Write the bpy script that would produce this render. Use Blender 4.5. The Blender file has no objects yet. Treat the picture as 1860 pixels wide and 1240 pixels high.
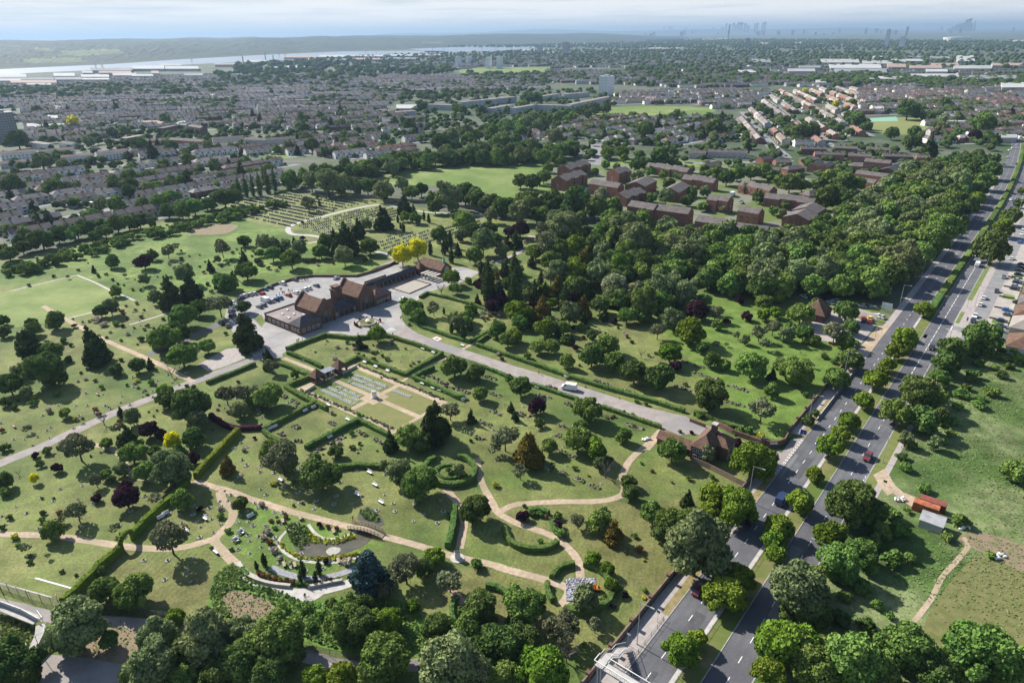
import bpy, bmesh, math, random
import numpy as np
from mathutils import Vector, Matrix
random.seed(7); RNG = np.random.default_rng(11)
sc = bpy.context.scene; C = sc.collection
# ------------------------------------------------------------------ camera
CAM_H, PITCH, ROLL, FOC = 113.0, math.radians(24.3), math.radians(-0.7), 1240.0
_f = np.array([0, math.cos(PITCH), -math.sin(PITCH)]); _u0 = np.array([0, math.sin(PITCH), math.cos(PITCH)]); _r0 = np.array([1., 0, 0])
_r = _r0*math.cos(ROLL)+_u0*math.sin(ROLL); _u = -_r0*math.sin(ROLL)+_u0*math.cos(ROLL)
cd = bpy.data.cameras.new('camera'); cam = bpy.data.objects.new('camera', cd); C.objects.link(cam)
cd.lens = 24.0; cd.sensor_width = 36.0; cd.clip_start = 1.0; cd.clip_end = 120000.0
M4 = Matrix([[_r[0], _u[0], -_f[0], 0], [_r[1], _u[1], -_f[1], 0], [_r[2], _u[2], -_f[2], CAM_H], [0, 0, 0, 1]])
cam.matrix_world = M4; sc.camera = cam
# ------------------------------------------------------------------ light
SUN_AZ, SUN_EL = math.radians(-50), math.radians(36)
w = bpy.data.worlds.new('World'); sc.world = w; w.use_nodes = True
nt = w.node_tree; nt.nodes.clear(); N = nt.nodes.new; Lk = nt.links.new
out = N('ShaderNodeOutputWorld'); bg = N('ShaderNodeBackground'); sky = N('ShaderNodeTexSky')
sky.sky_type = 'NISHITA'; sky.sun_disc = False; sky.sun_elevation = SUN_EL; sky.sun_rotation = SUN_AZ
sky.air_density = 1.0; sky.dust_density = 1.0; sky.ozone_density = 1.5; sky.altitude = 100
tc = N('ShaderNodeTexCoord'); mp = N('ShaderNodeMapping'); mp.inputs['Scale'].default_value = (3.2, 3.2, 62)
nz = N('ShaderNodeTexNoise'); nz.inputs['Scale'].default_value = 1.6; nz.inputs['Detail'].default_value = 9; nz.inputs['Roughness'].default_value = .62
rp = N('ShaderNodeValToRGB'); rp.color_ramp.elements[0].position = .27; rp.color_ramp.elements[1].position = .52
sep = N('ShaderNodeSeparateXYZ'); mr = N('ShaderNodeMapRange'); mr.inputs[1].default_value = .003; mr.inputs[2].default_value = .022
mul = N('ShaderNodeMath'); mul.operation = 'MULTIPLY'
cmx = N('ShaderNodeMix'); cmx.data_type = 'RGBA'; cmx.inputs[7].default_value = (5.9, 6.05, 6.2, 1)
SKYS = .085
Lk(tc.outputs['Generated'], mp.inputs[0]); Lk(mp.outputs[0], nz.inputs['Vector']); Lk(nz.outputs[0], rp.inputs[0])
Lk(tc.outputs['Generated'], sep.inputs[0]); Lk(sep.outputs[2], mr.inputs[0]); Lk(rp.outputs[0], mul.inputs[0]); Lk(mr.outputs[0], mul.inputs[1])
Lk(mul.outputs[0], cmx.inputs[0]); 
low = N('ShaderNodeMapRange'); low.interpolation_type = 'SMOOTHSTEP'; low.inputs[1].default_value = .05; low.inputs[2].default_value = .28; low.inputs[3].default_value = 1.; low.inputs[4].default_value = 0.; Lk(sep.outputs[2], low.inputs[0])
hzn = N('ShaderNodeMix'); hzn.data_type = 'RGBA'; hzn.inputs[7].default_value = (4.0, 4.55, 5.1, 1); Lk(low.outputs[0], hzn.inputs[0]); Lk(sky.outputs[0], hzn.inputs[6]); Lk(hzn.outputs[2], cmx.inputs[6])
fin = N('ShaderNodeMix'); fin.data_type = 'RGBA'; Lk(low.outputs[0], fin.inputs[0]); Lk(sky.outputs[0], fin.inputs[6]); Lk(cmx.outputs[2], fin.inputs[7]); Lk(fin.outputs[2], bg.inputs[0]); bg.inputs[1].default_value = SKYS; Lk(bg.outputs[0], out.inputs[0])
sd = bpy.data.lights.new('sun', 'SUN'); sun = bpy.data.objects.new('sun', sd); C.objects.link(sun)
sd.energy = 5.0; sd.angle = math.radians(.5); sd.color = (1, .95, .87)
_sv = Vector((math.sin(SUN_AZ)*math.cos(SUN_EL), math.cos(SUN_AZ)*math.cos(SUN_EL), math.sin(SUN_EL)))
sun.rotation_euler = _sv.to_track_quat('Z', 'Y').to_euler()
sc.view_settings.view_transform = 'Standard'; sc.view_settings.look = 'None'; sc.view_settings.exposure = 0.92; sc.view_settings.gamma = 1
sc.render.engine = 'CYCLES'
cy = sc.cycles; cy.max_bounces = 4; cy.diffuse_bounces = 2; cy.glossy_bounces = 2; cy.transmission_bounces = 2; cy.volume_bounces = 0; cy.caustics_reflective = False; cy.caustics_refractive = False
cy.use_denoising = True
# ------------------------------------------------------------------ geometry of the place
def G(x, y, z=0.):
    """ground (or height z) point seen at photo pixel x, y"""
    d = _f*FOC+_r*(x-930.)-_u*(y-620.); t = (CAM_H-z)/-d[2]
    return np.array([d[0]*t, d[1]*t])
def ppm(p, z=0.):
    """photo pixels per metre at a point"""
    return FOC/float(np.dot(np.array([p[0], p[1], z-CAM_H]), _f))
def PX(p, z=0.):
    v = np.array([p[0], p[1], z-CAM_H]); k = FOC/float(v@_f); return 930+float(v@_r)*k, 620-float(v@_u)*k
RAZ = math.radians(39.25); RD = np.array([math.sin(RAZ), math.cos(RAZ)]); RN = np.array([math.cos(RAZ), -math.sin(RAZ)])
def bend(s): return 0. if s < 520 else -(s-520)**2/10500.
def R(s, o): return RD*s+RN*(o+bend(s))
AZ0 = math.radians(38.8); CU = np.array([math.sin(AZ0), math.cos(AZ0)]); CV = np.array([-math.cos(AZ0), math.sin(AZ0)])
# ------------------------------------------------------------------ materials
MAT = {}
def new_mat(name):
    m = bpy.data.materials.new(name); m.use_nodes = True; n = m.node_tree; n.nodes.clear(); return m, n, n.nodes.new, n.links.new
def mat(name, a, b=None, scale=1., rough=.9, detail=6, bump=0., spec=.2, metal=0., rnd=0., c=None, cscale=.02, lo=.38, hi=.62, space='Object', stretch=None, band=None, grain=0.):
    """two colours mixed by noise, optional third by a larger noise"""
    if name in MAT: return MAT[name]
    m, n, N, L = new_mat(name); o = N('ShaderNodeOutputMaterial'); p = N('ShaderNodeBsdfPrincipled')
    p.inputs['Roughness'].default_value = rough; p.inputs['Specular IOR Level'].default_value = spec; p.inputs['Metallic'].default_value = metal
    tc = N('ShaderNodeTexCoord'); mp = N('ShaderNodeMapping'); L(tc.outputs[space], mp.inputs[0])
    if stretch: mp.inputs['Scale'].default_value = stretch[:3]; mp.inputs['Rotation'].default_value = (0, 0, stretch[3])
    col = None
    def mix(f, x, y):
        k = N('ShaderNodeMix'); k.data_type = 'RGBA'
        if isinstance(x, tuple): k.inputs[6].default_value = (*x, 1)
        else: L(x, k.inputs[6])
        k.inputs[7].default_value = (*y, 1); L(f, k.inputs[0]); return k.outputs[2]
    def noise(s, lo, hi, d=detail):
        z = N('ShaderNodeTexNoise'); z.inputs['Scale'].default_value = s; z.inputs['Detail'].default_value = d; L(mp.outputs[0], z.inputs['Vector'])
        r = N('ShaderNodeMapRange'); r.inputs[1].default_value = lo; r.inputs[2].default_value = hi; L(z.outputs[0], r.inputs[0]); return r.outputs[0], z.outputs[0]
    if b is not None:
        f, raw = noise(scale, lo, hi); col = mix(f, a, b)
        if bump:
            bn = N('ShaderNodeBump'); bn.inputs['Strength'].default_value = bump; bn.inputs['Distance'].default_value = .2; L(raw, bn.inputs['Height']); L(bn.outputs[0], p.inputs['Normal'])
        if c is not None:
            f2, _ = noise(cscale, .45, .62, 3); col = mix(f2, col, c)
    else: col = a
    if band:   # (wavelength m, rotation, colour): mowing stripes
        mp2 = N('ShaderNodeMapping'); mp2.inputs['Rotation'].default_value = (0, 0, band[1]); L(tc.outputs[space], mp2.inputs[0])
        wv = N('ShaderNodeTexWave'); wv.inputs['Scale'].default_value = .314/band[0]; wv.inputs['Distortion'].default_value = 1.2; wv.inputs['Detail'].default_value = 2; L(mp2.outputs[0], wv.inputs['Vector'])
        q = N('ShaderNodeMath'); q.operation = 'MULTIPLY'; q.inputs[1].default_value = .4; L(wv.outputs['Fac'], q.inputs[0]); col = mix(q.outputs[0], col, band[2])
    if grain:
        for gs, ga in ((1.7, grain), (.24, grain*.8), (.05, grain*.9)):
            gf, _ = noise(gs, .3, .7, 8); gr = N('ShaderNodeMapRange'); gr.inputs[3].default_value = 1-ga; gr.inputs[4].default_value = 1+ga; L(gf, gr.inputs[0]); gh = N('ShaderNodeHueSaturation'); L(gr.outputs[0], gh.inputs['Value']); L(col, gh.inputs['Color']); col = gh.outputs[0]
    if rnd:
        oi = N('ShaderNodeObjectInfo'); hs = N('ShaderNodeHueSaturation'); r = N('ShaderNodeMapRange'); r.inputs[3].default_value = 1-rnd; r.inputs[4].default_value = 1+rnd; L(oi.outputs['Random'], r.inputs[0])
        L(r.outputs[0], hs.inputs['Value'])
        if isinstance(col, tuple): hs.inputs['Color'].default_value = (*col, 1)
        else: L(col, hs.inputs['Color'])
        col = hs.outputs[0]
    if isinstance(col, tuple): p.inputs['Base Color'].default_value = (*col, 1)
    else: L(col, p.inputs['Base Color'])
    L(p.outputs[0], o.inputs[0]); MAT[name] = m; return m
def leaf(name, a, b, trans=.22, rnd=.22, scale=2.5, hue=.02):
    """foliage: two tones in clumps, some light through the leaf, each plant a little different"""
    if name in MAT: return MAT[name]
    m, n, N, L = new_mat(name); o = N('ShaderNodeOutputMaterial'); d = N('ShaderNodeBsdfDiffuse'); t = N('ShaderNodeBsdfTranslucent'); ms = N('ShaderNodeMixShader')
    tc = N('ShaderNodeTexCoord'); z = N('ShaderNodeTexNoise'); z.inputs['Scale'].default_value = scale; z.inputs['Detail'].default_value = 5; z.inputs['Roughness'].default_value = .7; L(tc.outputs['Object'], z.inputs['Vector'])
    r = N('ShaderNodeMapRange'); r.inputs[1].default_value = .35; r.inputs[2].default_value = .65; L(z.outputs[0], r.inputs[0])
    k = N('ShaderNodeMix'); k.data_type = 'RGBA'; k.inputs[6].default_value = (*a, 1); k.inputs[7].default_value = (*b, 1); L(r.outputs[0], k.inputs[0])
    oi = N('ShaderNodeObjectInfo'); hs = N('ShaderNodeHueSaturation'); v = N('ShaderNodeMapRange'); v.inputs[3].default_value = 1-rnd; v.inputs[4].default_value = 1+rnd; L(oi.outputs['Random'], v.inputs[0]); L(v.outputs[0], hs.inputs['Value'])
    wn = N('ShaderNodeTexWhiteNoise'); wn.noise_dimensions = '1D'; L(oi.outputs['Random'], wn.inputs['W']); h = N('ShaderNodeMapRange'); h.inputs[3].default_value = .5-hue; h.inputs[4].default_value = .5+hue; L(wn.outputs[0], h.inputs[0]); L(h.outputs[0], hs.inputs['Hue'])
    L(k.outputs[2], hs.inputs['Color']); L(hs.outputs[0], d.inputs[0]); L(hs.outputs[0], t.inputs[0]); ms.inputs[0].default_value = trans; L(d.outputs[0], ms.inputs[1]); L(t.outputs[0], ms.inputs[2]); L(ms.outputs[0], o.inputs[0])
    MAT[name] = m; return m
# ------------------------------------------------------------------ object helpers
def mesh(name, V, F, mats=(), mi=None, smooth=False):
    me = bpy.data.meshes.new(name)
    V = np.asarray(V, dtype=np.float32).reshape(-1, 3)
    if len(F) and isinstance(F, np.ndarray):
        k = F.shape[1]; me.vertices.add(len(V)); me.vertices.foreach_set('co', V.ravel()); me.loops.add(F.size); me.loops.foreach_set('vertex_index', F.astype(np.int32).ravel())
        me.polygons.add(len(F)); me.polygons.foreach_set('loop_start', np.arange(0, F.size, k, dtype=np.int32)); me.polygons.foreach_set('loop_total', np.full(len(F), k, dtype=np.int32)); me.update(calc_edges=True)
    else: me.from_pydata([tuple(map(float, v)) for v in V], [], F)
    for m in mats: me.materials.append(m)
    if mi is not None: me.polygons.foreach_set('material_index', np.asarray(mi, dtype=np.int32))
    if smooth: me.polygons.foreach_set('use_smooth', np.ones(len(me.polygons), dtype=bool))
    me.update(); return me
def link(name, data, parent=None, loc=(0, 0, 0), rz=0., sc_=1.):
    o = bpy.data.objects.new(name, data); C.objects.link(o)
    if parent is not None: o.parent = parent
    o.location = loc; o.rotation_euler = (0, 0, rz); o.scale = (sc_, sc_, sc_) if not isinstance(sc_, tuple) else sc_
    return o
def tag(o, label=None, cat=None, group=None, kind=None):
    if label: o['label'] = label
    if cat: o['category'] = cat
    if group: o['group'] = group
    if kind: o['kind'] = kind
    return o
def thing(name, label, cat, loc=(0, 0, 0), rz=0., group=None, sc_=1.):
    return tag(link(name, None, None, loc, rz, sc_), label, cat, group)
class MB:
    """collects boxes, prisms, tubes into one mesh, with a material index per face"""
    def __init__(s): s.V = []; s.F = []; s.M = []
    def add(s, V, F, m=0):
        b = len(s.V); s.V += [tuple(v) for v in V]; s.F += [tuple(b+i for i in f) for f in F]; s.M += [m]*len(F); return s
    def box(s, x0, x1, y0, y1, z0, z1, m=0, top=None):
        V = [(x, y, z) for z in (z0, z1) for x, y in ((x0, y0), (x1, y0), (x1, y1), (x0, y1))]
        s.add(V, [(3, 2, 1, 0), (0, 1, 5, 4), (1, 2, 6, 5), (2, 3, 7, 6), (3, 0, 4, 7)], m); b = len(s.V)-8; s.F.append((b+4, b+5, b+6, b+7)); s.M.append(m if top is None else top); return s
    def prism(s, pts, z0, z1, m=0, top=None):
        n = len(pts); V = [(p[0], p[1], z0) for p in pts]+[(p[0], p[1], z1) for p in pts]
        s.add(V, [(i, (i+1) % n, n+(i+1) % n, n+i) for i in range(n)]+[tuple(range(n-1, -1, -1))], m); b = len(s.V)-2*n; s.F.append(tuple(b+n+i for i in range(n))); s.M.append(m if top is None else top); return s
    def gable(s, x0, x1, y0, y1, z, h, ax='x', m=0, ov=.3, th=.15, end=None):
        """roof only, ridge along ax"""
        if ax == 'y':
            t = MB().gable(y0, y1, x0, x1, z, h, 'x', m, ov, th, end); s.add([(v[1], v[0], v[2]) for v in t.V], [f[::-1] for f in t.F], m); s.M[-len(t.M):] = t.M; return s
        a, b, c, d = x0-ov, x1+ov, y0-ov, y1+ov; k = h/((y1-y0)/2)*ov; ym = (y0+y1)/2
        V = [(a, c, z-k), (a, ym, z+h), (a, d, z-k), (a, c, z-k+th), (a, ym, z+h+th), (a, d, z-k+th)]; V += [(b, p[1], p[2]) for p in V]
        s.add(V, [(3, 9, 10, 4), (4, 10, 11, 5), (0, 1, 7, 6), (1, 2, 8, 7), (0, 6, 9, 3), (2, 5, 11, 8), (0, 3, 4, 1), (1, 4, 5, 2), (6, 7, 10, 9), (7, 8, 11, 10)], m)
        return s
    def gwall(s, x0, x1, y0, y1, z0, z, h, ax='x', m=0):
        """walls with gable ends"""
        if ax == 'y':
            t = MB().gwall(y0, y1, x0, x1, z0, z, h, 'x', m); return s.add([(v[1], v[0], v[2]) for v in t.V], [f[::-1] for f in t.F], m)
        ym = (y0+y1)/2; V = [(x0, y0, z0), (x0, y1, z0), (x0, y1, z), (x0, ym, z+h), (x0, y0, z)]; V += [(x1, v[1], v[2]) for v in V]
        return s.add(V, [(4, 3, 2, 1, 0), (5, 6, 7, 8, 9), (0, 5, 9, 4), (1, 2, 7, 6), (2, 3, 8, 7), (3, 4, 9, 8)], m)
    def hip(s, x0, x1, y0, y1, z, h, m=0, ov=.4, run=None):
        a, b, c, d = x0-ov, x1+ov, y0-ov, y1+ov; w = min(b-a, d-c)/2; w = w if run is None else run; zz = z-.05
        if (b-a) >= (d-c): r1, r2 = (a+w, (c+d)/2), (b-w, (c+d)/2)
        else: r1, r2 = ((a+b)/2, c+w), ((a+b)/2, d-w)
        V = [(a, c, zz), (b, c, zz), (b, d, zz), (a, d, zz), (*r1, z+h), (*r2, z+h)]
        F = [(0, 1, 5, 4), (1, 2, 5), (2, 3, 4, 5), (3, 0, 4)] if (b-a) >= (d-c) else [(0, 1, 4), (1, 2, 5, 4), (2, 3, 5), (3, 0, 4, 5)]
        return s.add(V, F+[(3, 2, 1, 0)], m)
    def tube(s, p0, p1, r0, r1=None, n=6, m=0):
        r1 = r0 if r1 is None else r1; a = Vector(p0); b = Vector(p1); d = (b-a).normalized(); q = d.orthogonal().normalized(); e = d.cross(q)
        V = [tuple(a+(q*math.cos(2*math.pi*i/n)+e*math.sin(2*math.pi*i/n))*r0) for i in range(n)]+[tuple(b+(q*math.cos(2*math.pi*i/n)+e*math.sin(2*math.pi*i/n))*r1) for i in range(n)]
        return s.add(V, [(i, (i+1) % n, n+(i+1) % n, n+i) for i in range(n)]+[tuple(range(n-1, -1, -1)), tuple(range(n, 2*n))], m)
    def cyl(s, x, y, z0, z1, r, r1=None, n=12, m=0): return s.tube((x, y, z0), (x, y, z1), r, r1, n, m)
    def bar(s, p0, p1, w, h, m=0):
        """rectangular beam, top centred on the line"""
        a = Vector(p0); b = Vector(p1); d = (b-a); q = Vector((-d.y, d.x, 0)).normalized()*(w/2); u = Vector((0, 0, -h))
        V = [a-q, a+q, a+q+u, a-q+u, b-q, b+q, b+q+u, b-q+u]
        return s.add([tuple(v) for v in V], [(0, 1, 5, 4), (1, 2, 6, 5), (2, 3, 7, 6), (3, 0, 4, 7), (3, 2, 1, 0), (4, 5, 6, 7)], m)
    def blob(s, x, y, z, rx, ry, rz, m=0, jit=.12, sub=1):
        V, F = ico(sub); J = 1+RNG.uniform(-jit, jit, len(V)); V = V*J[:, None]*np.array([rx, ry, rz])+np.array([x, y, z]); return s.add(V, [tuple(f) for f in F], m)
    def mesh(s, name, mats, smooth=False): return mesh(name, s.V, s.F, mats, s.M, smooth)
    def obj(s, name, mats, parent=None, loc=(0, 0, 0), rz=0., smooth=False):
        return link(name, s.mesh(name, mats if isinstance(mats, (list, tuple)) else [mats], smooth), parent, loc, rz)
_ico = {}
def ico(sub):
    if sub not in _ico:
        b = bmesh.new(); bmesh.ops.create_icosphere(b, subdivisions=sub, radius=1.); V = np.array([v.co[:] for v in b.verts]); F = np.array([[v.index for v in f.verts] for f in b.faces]); b.free(); _ico[sub] = (V, F)
    return _ico[sub]
def smooth_line(P, k=6, closed=False):
    P = [np.array(p, float) for p in P]; n = len(P); out = []
    rng = range(n if closed else n-1)
    for i in rng:
        if closed: a, b, c, d = P[i-1], P[i], P[(i+1) % n], P[(i+2) % n]
        else: a, b, c, d = P[max(i-1, 0)], P[i], P[i+1], P[min(i+2, n-1)]
        for j in range(k):
            t = j/k; out.append(.5*((2*b)+(-a+c)*t+(2*a-5*b+4*c-d)*t*t+(-a+3*b-3*c+d)*t**3))
    if not closed: out.append(P[-1])
    return out
def wpts(pts, z=0.): return [G(x, y, z) for x, y in pts]
def patch(name, pts, z, m, smooth=0, world=False, h=0.):
    """flat sheet laid on the ground; pts are photo pixels (or world points)"""
    P = pts if world else wpts(pts, z)
    if smooth: P = smooth_line(P, smooth, True)
    me = mesh(name, [(p[0], p[1], z) for p in P], [tuple(range(len(P)))], [m])
    if me.polygons[0].normal.z < 0: me.flip_normals()
    return tag(link(name, me), kind='structure')
def strip_mesh(P, wl, wr, z0, z1=None):
    """ribbon along world points P (list of np2), left/right widths"""
    P = [np.array(p[:2], float) for p in P]; V = []; F = []
    for i, p in enumerate(P):
        a = P[max(i-1, 0)]; b = P[min(i+1, len(P)-1)]; t = (b-a)/max(np.linalg.norm(b-a), 1e-6); n = np.array([t[1], -t[0]])
        wl_ = wl[i] if hasattr(wl, '__len__') else wl; wr_ = wr[i] if hasattr(wr, '__len__') else wr
        V += [(*(p-n*wl_), z0), (*(p+n*wr_), z0)] if z1 is None else [(*(p-n*wl_), z0), (*(p-n*wl_), z1), (*(p+n*wr_), z1), (*(p+n*wr_), z0)]
    k = 2 if z1 is None else 4
    for i in range(len(P)-1):
        b = i*k
        if k == 2: F.append((b, b+1, b+3, b+2))
        else: F += [(b, b+4, b+5, b+1)[::-1], (b+1, b+5, b+6, b+2)[::-1], (b+2, b+6, b+7, b+3)[::-1]]
    if k == 4: F += [(3, 2, 1, 0), tuple(len(V)-4+i for i in range(4))]
    return V, F
def path(name, pts, width, z, m, sm=5, world=False, kind='structure'):
    P = pts if world else wpts(pts)
    if sm: P = smooth_line(P, sm)
    if sm: wl_ = [width/2*(1+RNG.uniform(-.09, .09)) for _ in P]; wr_ = [width/2*(1+RNG.uniform(-.09, .09)) for _ in P]
    else: wl_ = wr_ = width/2
    V, F = strip_mesh(P, wl_, wr_, z); return tag(link(name, mesh(name, V, F, [m])), kind=kind)
def wallline(name, pts, width, hgt, m, world=False, sm=0, z=0., parent=None, closed=False):
    P = list(pts) if world else wpts(pts)
    if closed: P = P+[P[0]]
    if sm: P = smooth_line(P, sm)
    V, F = strip_mesh(P, width/2, width/2, z-.05 if z == 0 else z, z+hgt); return link(name, mesh(name, V, F, m if isinstance(m, list) else [m]), parent)
def inpoly(p, poly):
    x, y = p; c = False; n = len(poly); j = n-1
    for i in range(n):
        xi, yi = poly[i]; xj, yj = poly[j]
        if (yi > y) != (yj > y) and x < (xj-xi)*(y-yi)/(yj-yi)+xi: c = not c
        j = i
    return c

def ordw(i): return ['', 'first', 'second', 'third', 'fourth', 'fifth', 'sixth', 'seventh', 'eighth', 'ninth', 'tenth'][i] if i <= 10 else f'{i}th' if i < 21 or i % 10 not in (1, 2, 3) else f'{i}{["st", "nd", "rd"][i % 10-1]}'
ordw2 = ordw
# ------------------------------------------------------------------ ground
def gm(name, a, b, **k): return mat(name, a, b, **k)
m_land = mat('land', (.06, .085, .035), (.125, .125, .105), scale=.05, detail=9, c=(.045, .075, .03), cscale=.006, lo=.35, hi=.65)
m_grass = mat('mown_grass', (.11, .14, .035), (.165, .17, .06), grain=.3, scale=.09, detail=9, c=(.075, .115, .026), cscale=.03, bump=.3, lo=.3, hi=.7)
m_lush = mat('lush_grass', (.1, .165, .03), (.15, .195, .05), grain=.3, scale=.12, detail=9, c=(.07, .12, .02), cscale=.03, bump=.3)
m_field = mat('field_grass', (.135, .19, .045), (.18, .215, .07), grain=.14, scale=.05, detail=8, c=(.11, .165, .035), cscale=.012)
m_dry = mat('dry_grass', (.15, .17, .055), (.12, .15, .04), grain=.3, scale=.25, detail=7, bump=.2, band=(1.6, -AZ0+math.pi/2, (.18, .19, .07)))
m_mown = mat('striped_grass', (.12, .13, .036), (.155, .15, .055), grain=.3, scale=.2, detail=7, c=(.09, .12, .03), cscale=.05, bump=.2, band=(1.5, .3, (.17, .165, .065)))
m_rough = mat('rough_grass', (.1, .145, .045), (.165, .185, .085), grain=.35, scale=.35, detail=10, c=(.055, .1, .022), cscale=.035, bump=1., lo=.36, hi=.62)
m_brown = mat('bare_earth', (.22, .165, .11), (.13, .135, .06), scale=.5, detail=8, bump=.4, lo=.45, hi=.7)
m_asph = mat('asphalt', (.105, .107, .117), (.135, .136, .142), scale=.2, detail=9, rough=.85, c=(.09, .09, .1), cscale=.035, band=(1.83, RAZ, (.085, .086, .095)), grain=.1)
m_drive = mat('worn_tarmac', (.26, .225, .205), (.31, .275, .255), grain=.08, scale=.3, detail=8, c=(.21, .2, .195), cscale=.05)
m_plaza = mat('old_asphalt', (.24, .235, .235), (.29, .28, .27), grain=.08, scale=.25, detail=8, c=(.33, .31, .29), cscale=.06)
m_path = mat('gravel', (.34, .26, .185), (.42, .33, .24), scale=.8, detail=6, bump=.2, c=(.3, .24, .16), cscale=.12, grain=.12)
m_conc = mat('concrete', (.36, .34, .31), (.44, .42, .39), scale=.6, detail=7)
m_foot = mat('pavement_slabs', (.30, .265, .245), (.36, .32, .30), scale=.7, detail=7)
m_white = mat('white_paint', (.75, .75, .73), (.6, .6, .58), scale=2.)
m_kerb = mat('kerb_stone', (.36, .35, .33), (.27, .26, .25), scale=1.)
g = tag(link('ground', mesh('ground', [(-80000, -3000, 0), (80000, -3000, 0), (80000, 80000, 0), (-80000, 80000, 0)], [(0, 1, 2, 3)], [m_land])), kind='structure')
cem = [(-90, 470), (0, 474), (60, 462), (150, 440), (250, 411), (345, 392), (400, 374), (520, 352), (640, 353), (690, 362), (780, 380), (860, 395), (950, 400), (1050, 420), (1130, 460), (1250, 500), (1350, 520), (1450, 530), (1570, 545), (1620, 575)]
patch('cemetery_lawn', wpts(cem)+[R(285, -48), R(205, -48), R(195, -48), R(170, -48), R(60, -48), np.array([20, 60]), np.array([-160, 60]), np.array([-260, 150])], .02, m_grass, world=True)
patch('upper_lawn', [(-90, 480), (0, 478), (120, 455), (250, 418), (345, 397), (395, 380), (440, 400), (510, 415), (560, 440), (600, 470), (640, 478), (720, 478), (690, 495), (540, 505), (440, 512), (400, 545), (330, 560), (250, 540), (145, 500), (60, 510), (-90, 530)], .035, m_lush, 3)
patch('square_lawn', [(-90, 560), (22, 527), (145, 502), (200, 522), (245, 545), (125, 578), (60, 590), (-90, 610)], .045, m_field)
patch('meadow_lawn', [(1265, 540), (1330, 545), (1420, 560), (1560, 590), (1555, 640), (1500, 710), (1460, 760), (1440, 790), (1400, 795), (1330, 740), (1240, 640), (1200, 590), (1225, 560)], .035, mat('bright_meadow', (.1, .175, .028), (.145, .2, .045), grain=.3, scale=.15, detail=9, c=(.08, .13, .022), cscale=.05, bump=.5), 3)
patch('bank_lawn', [(400, 560), (410, 530), (470, 500), (570, 497), (640, 497), (680, 487), (716, 476), (725, 480), (706, 484), (648, 503), (570, 503), (540, 506), (500, 518), (430, 545)], .05, m_lush, 2)
patch('headstone_lawn', [(388, 379), (470, 358), (530, 351), (640, 358), (700, 364), (700, 368), (545, 418), (520, 420), (440, 398)], .04, m_dry)
patch('headstone_lawn', [(535, 412), (545, 404), (690, 375), (720, 378), (830, 400), (880, 396), (880, 415), (780, 455), (720, 462), (690, 450), (660, 432), (605, 432)], .048, m_dry)
patch('bare_patch', [(340, 421), (375, 409), (425, 408), (430, 414), (405, 425), (345, 426)], .055, m_brown, 4)
patch('striped_lawn', [(870, 940), (1060, 905), (1190, 920), (1260, 890), (1265, 960), (1180, 1100), (1020, 1180), (860, 1120), (780, 1060), (840, 1030), (930, 1030)], .035, m_mown, 3)
patch('striped_lawn', [(230, 1000), (370, 990), (385, 1060), (380, 1120), (250, 1090), (190, 1060)], .035, m_mown, 3)
patch('rose_lawn', [(390, 905), (470, 920), (640, 975), (700, 990), (640, 1010), (560, 1050), (480, 1030), (405, 975), (425, 935)], .035, m_lush, 3)
# fields and suburb open spaces
patch('playing_field', [(670, 331), (735, 308), (800, 299), (900, 296), (1000, 295), (1010, 320), (1060, 350), (1080, 362), (930, 362), (880, 350), (790, 338), (720, 336)], .03, m_field, 4)
patch('sports_field', [(1065, 207), (1120, 194), (1230, 194), (1296, 197), (1290, 206), (1240, 212), (1150, 214), (1090, 213)], .03, m_field, 3)
patch('school_field', [(1580, 218), (1620, 213), (1690, 218), (1680, 236), (1640, 245), (1590, 240)], .03, mat('school_grass', (.2, .21, .075), (.16, .19, .06), scale=.02), 3)
patch('tennis_court', [(1580, 215), (1628, 212), (1632, 220), (1582, 221)], .06, mat('green_court', (.2, .36, .27), (.22, .38, .28), scale=.05))
patch('park_field', [(833, 128), (870, 124), (1000, 123), (1000, 130), (900, 137), (850, 135)], .05, m_field, 3)
patch('park_field', [(1672, 162), (1780, 162), (1778, 167), (1680, 166)], .05, m_field)
patch('park_field', [(432, 141), (520, 142), (530, 150), (440, 149)], .05, m_field)
patch('park_field', [(620, 140), (660, 138), (660, 145), (620, 146)], .05, m_field)
for P in ([(1105, 292), (1150, 290), (1145, 300), (1108, 300)], [(1210, 290), (1262, 293), (1272, 303), (1225, 302)], [(380, 266), (470, 272), (560, 284), (520, 288), (400, 276)], [(0, 236), (60, 231), (90, 240), (40, 247)]):
    patch('verge_lawn', P, .05, m_field)
for P in ([(60, 88), (95, 89), (93, 94), (62, 93)], [(110, 93), (210, 90), (220, 97), (150, 103), (105, 101)], [(40, 108), (140, 105), (150, 113), (45, 116)], [(760, 77), (800, 76), (800, 80), (765, 80)]):
    HILLF = globals().get('HILLF', [])+[P]
# rough meadow beyond the right-hand carriageway
patch('rough_meadow', [R(312, -13), R(285, -17), R(268, -18.5), R(207, -19), R(182, -19.9), R(170, -22.8), R(60, -22.8), np.array([120, 30]), np.array([330, 130]), np.array([330, 260]), np.array([300, 300]), R(332, 60), R(316, 20)], .02, m_rough, world=True)
patch('trodden_ground', [(1740, 975), (1770, 965), (1800, 970), (1880, 1000), (1900, 1040), (1850, 1035), (1790, 1005), (1755, 990)], .04, m_brown, 3)
patch('olive_meadow', [(1700, 1180), (1680, 1130), (1740, 1040), (1790, 1010), (1880, 1050), (1900, 1180), (1800, 1200)], .035, mat('olive_grass', (.16, .155, .062), (.115, .125, .04), scale=.5, detail=9, bump=.8), 4)
path('dirt_track', [(1600, 1168), (1650, 1137), (1690, 1090), (1710, 1050), (1745, 1010), (1758, 990), (1750, 975)], 1.1, .05, m_path)
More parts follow.
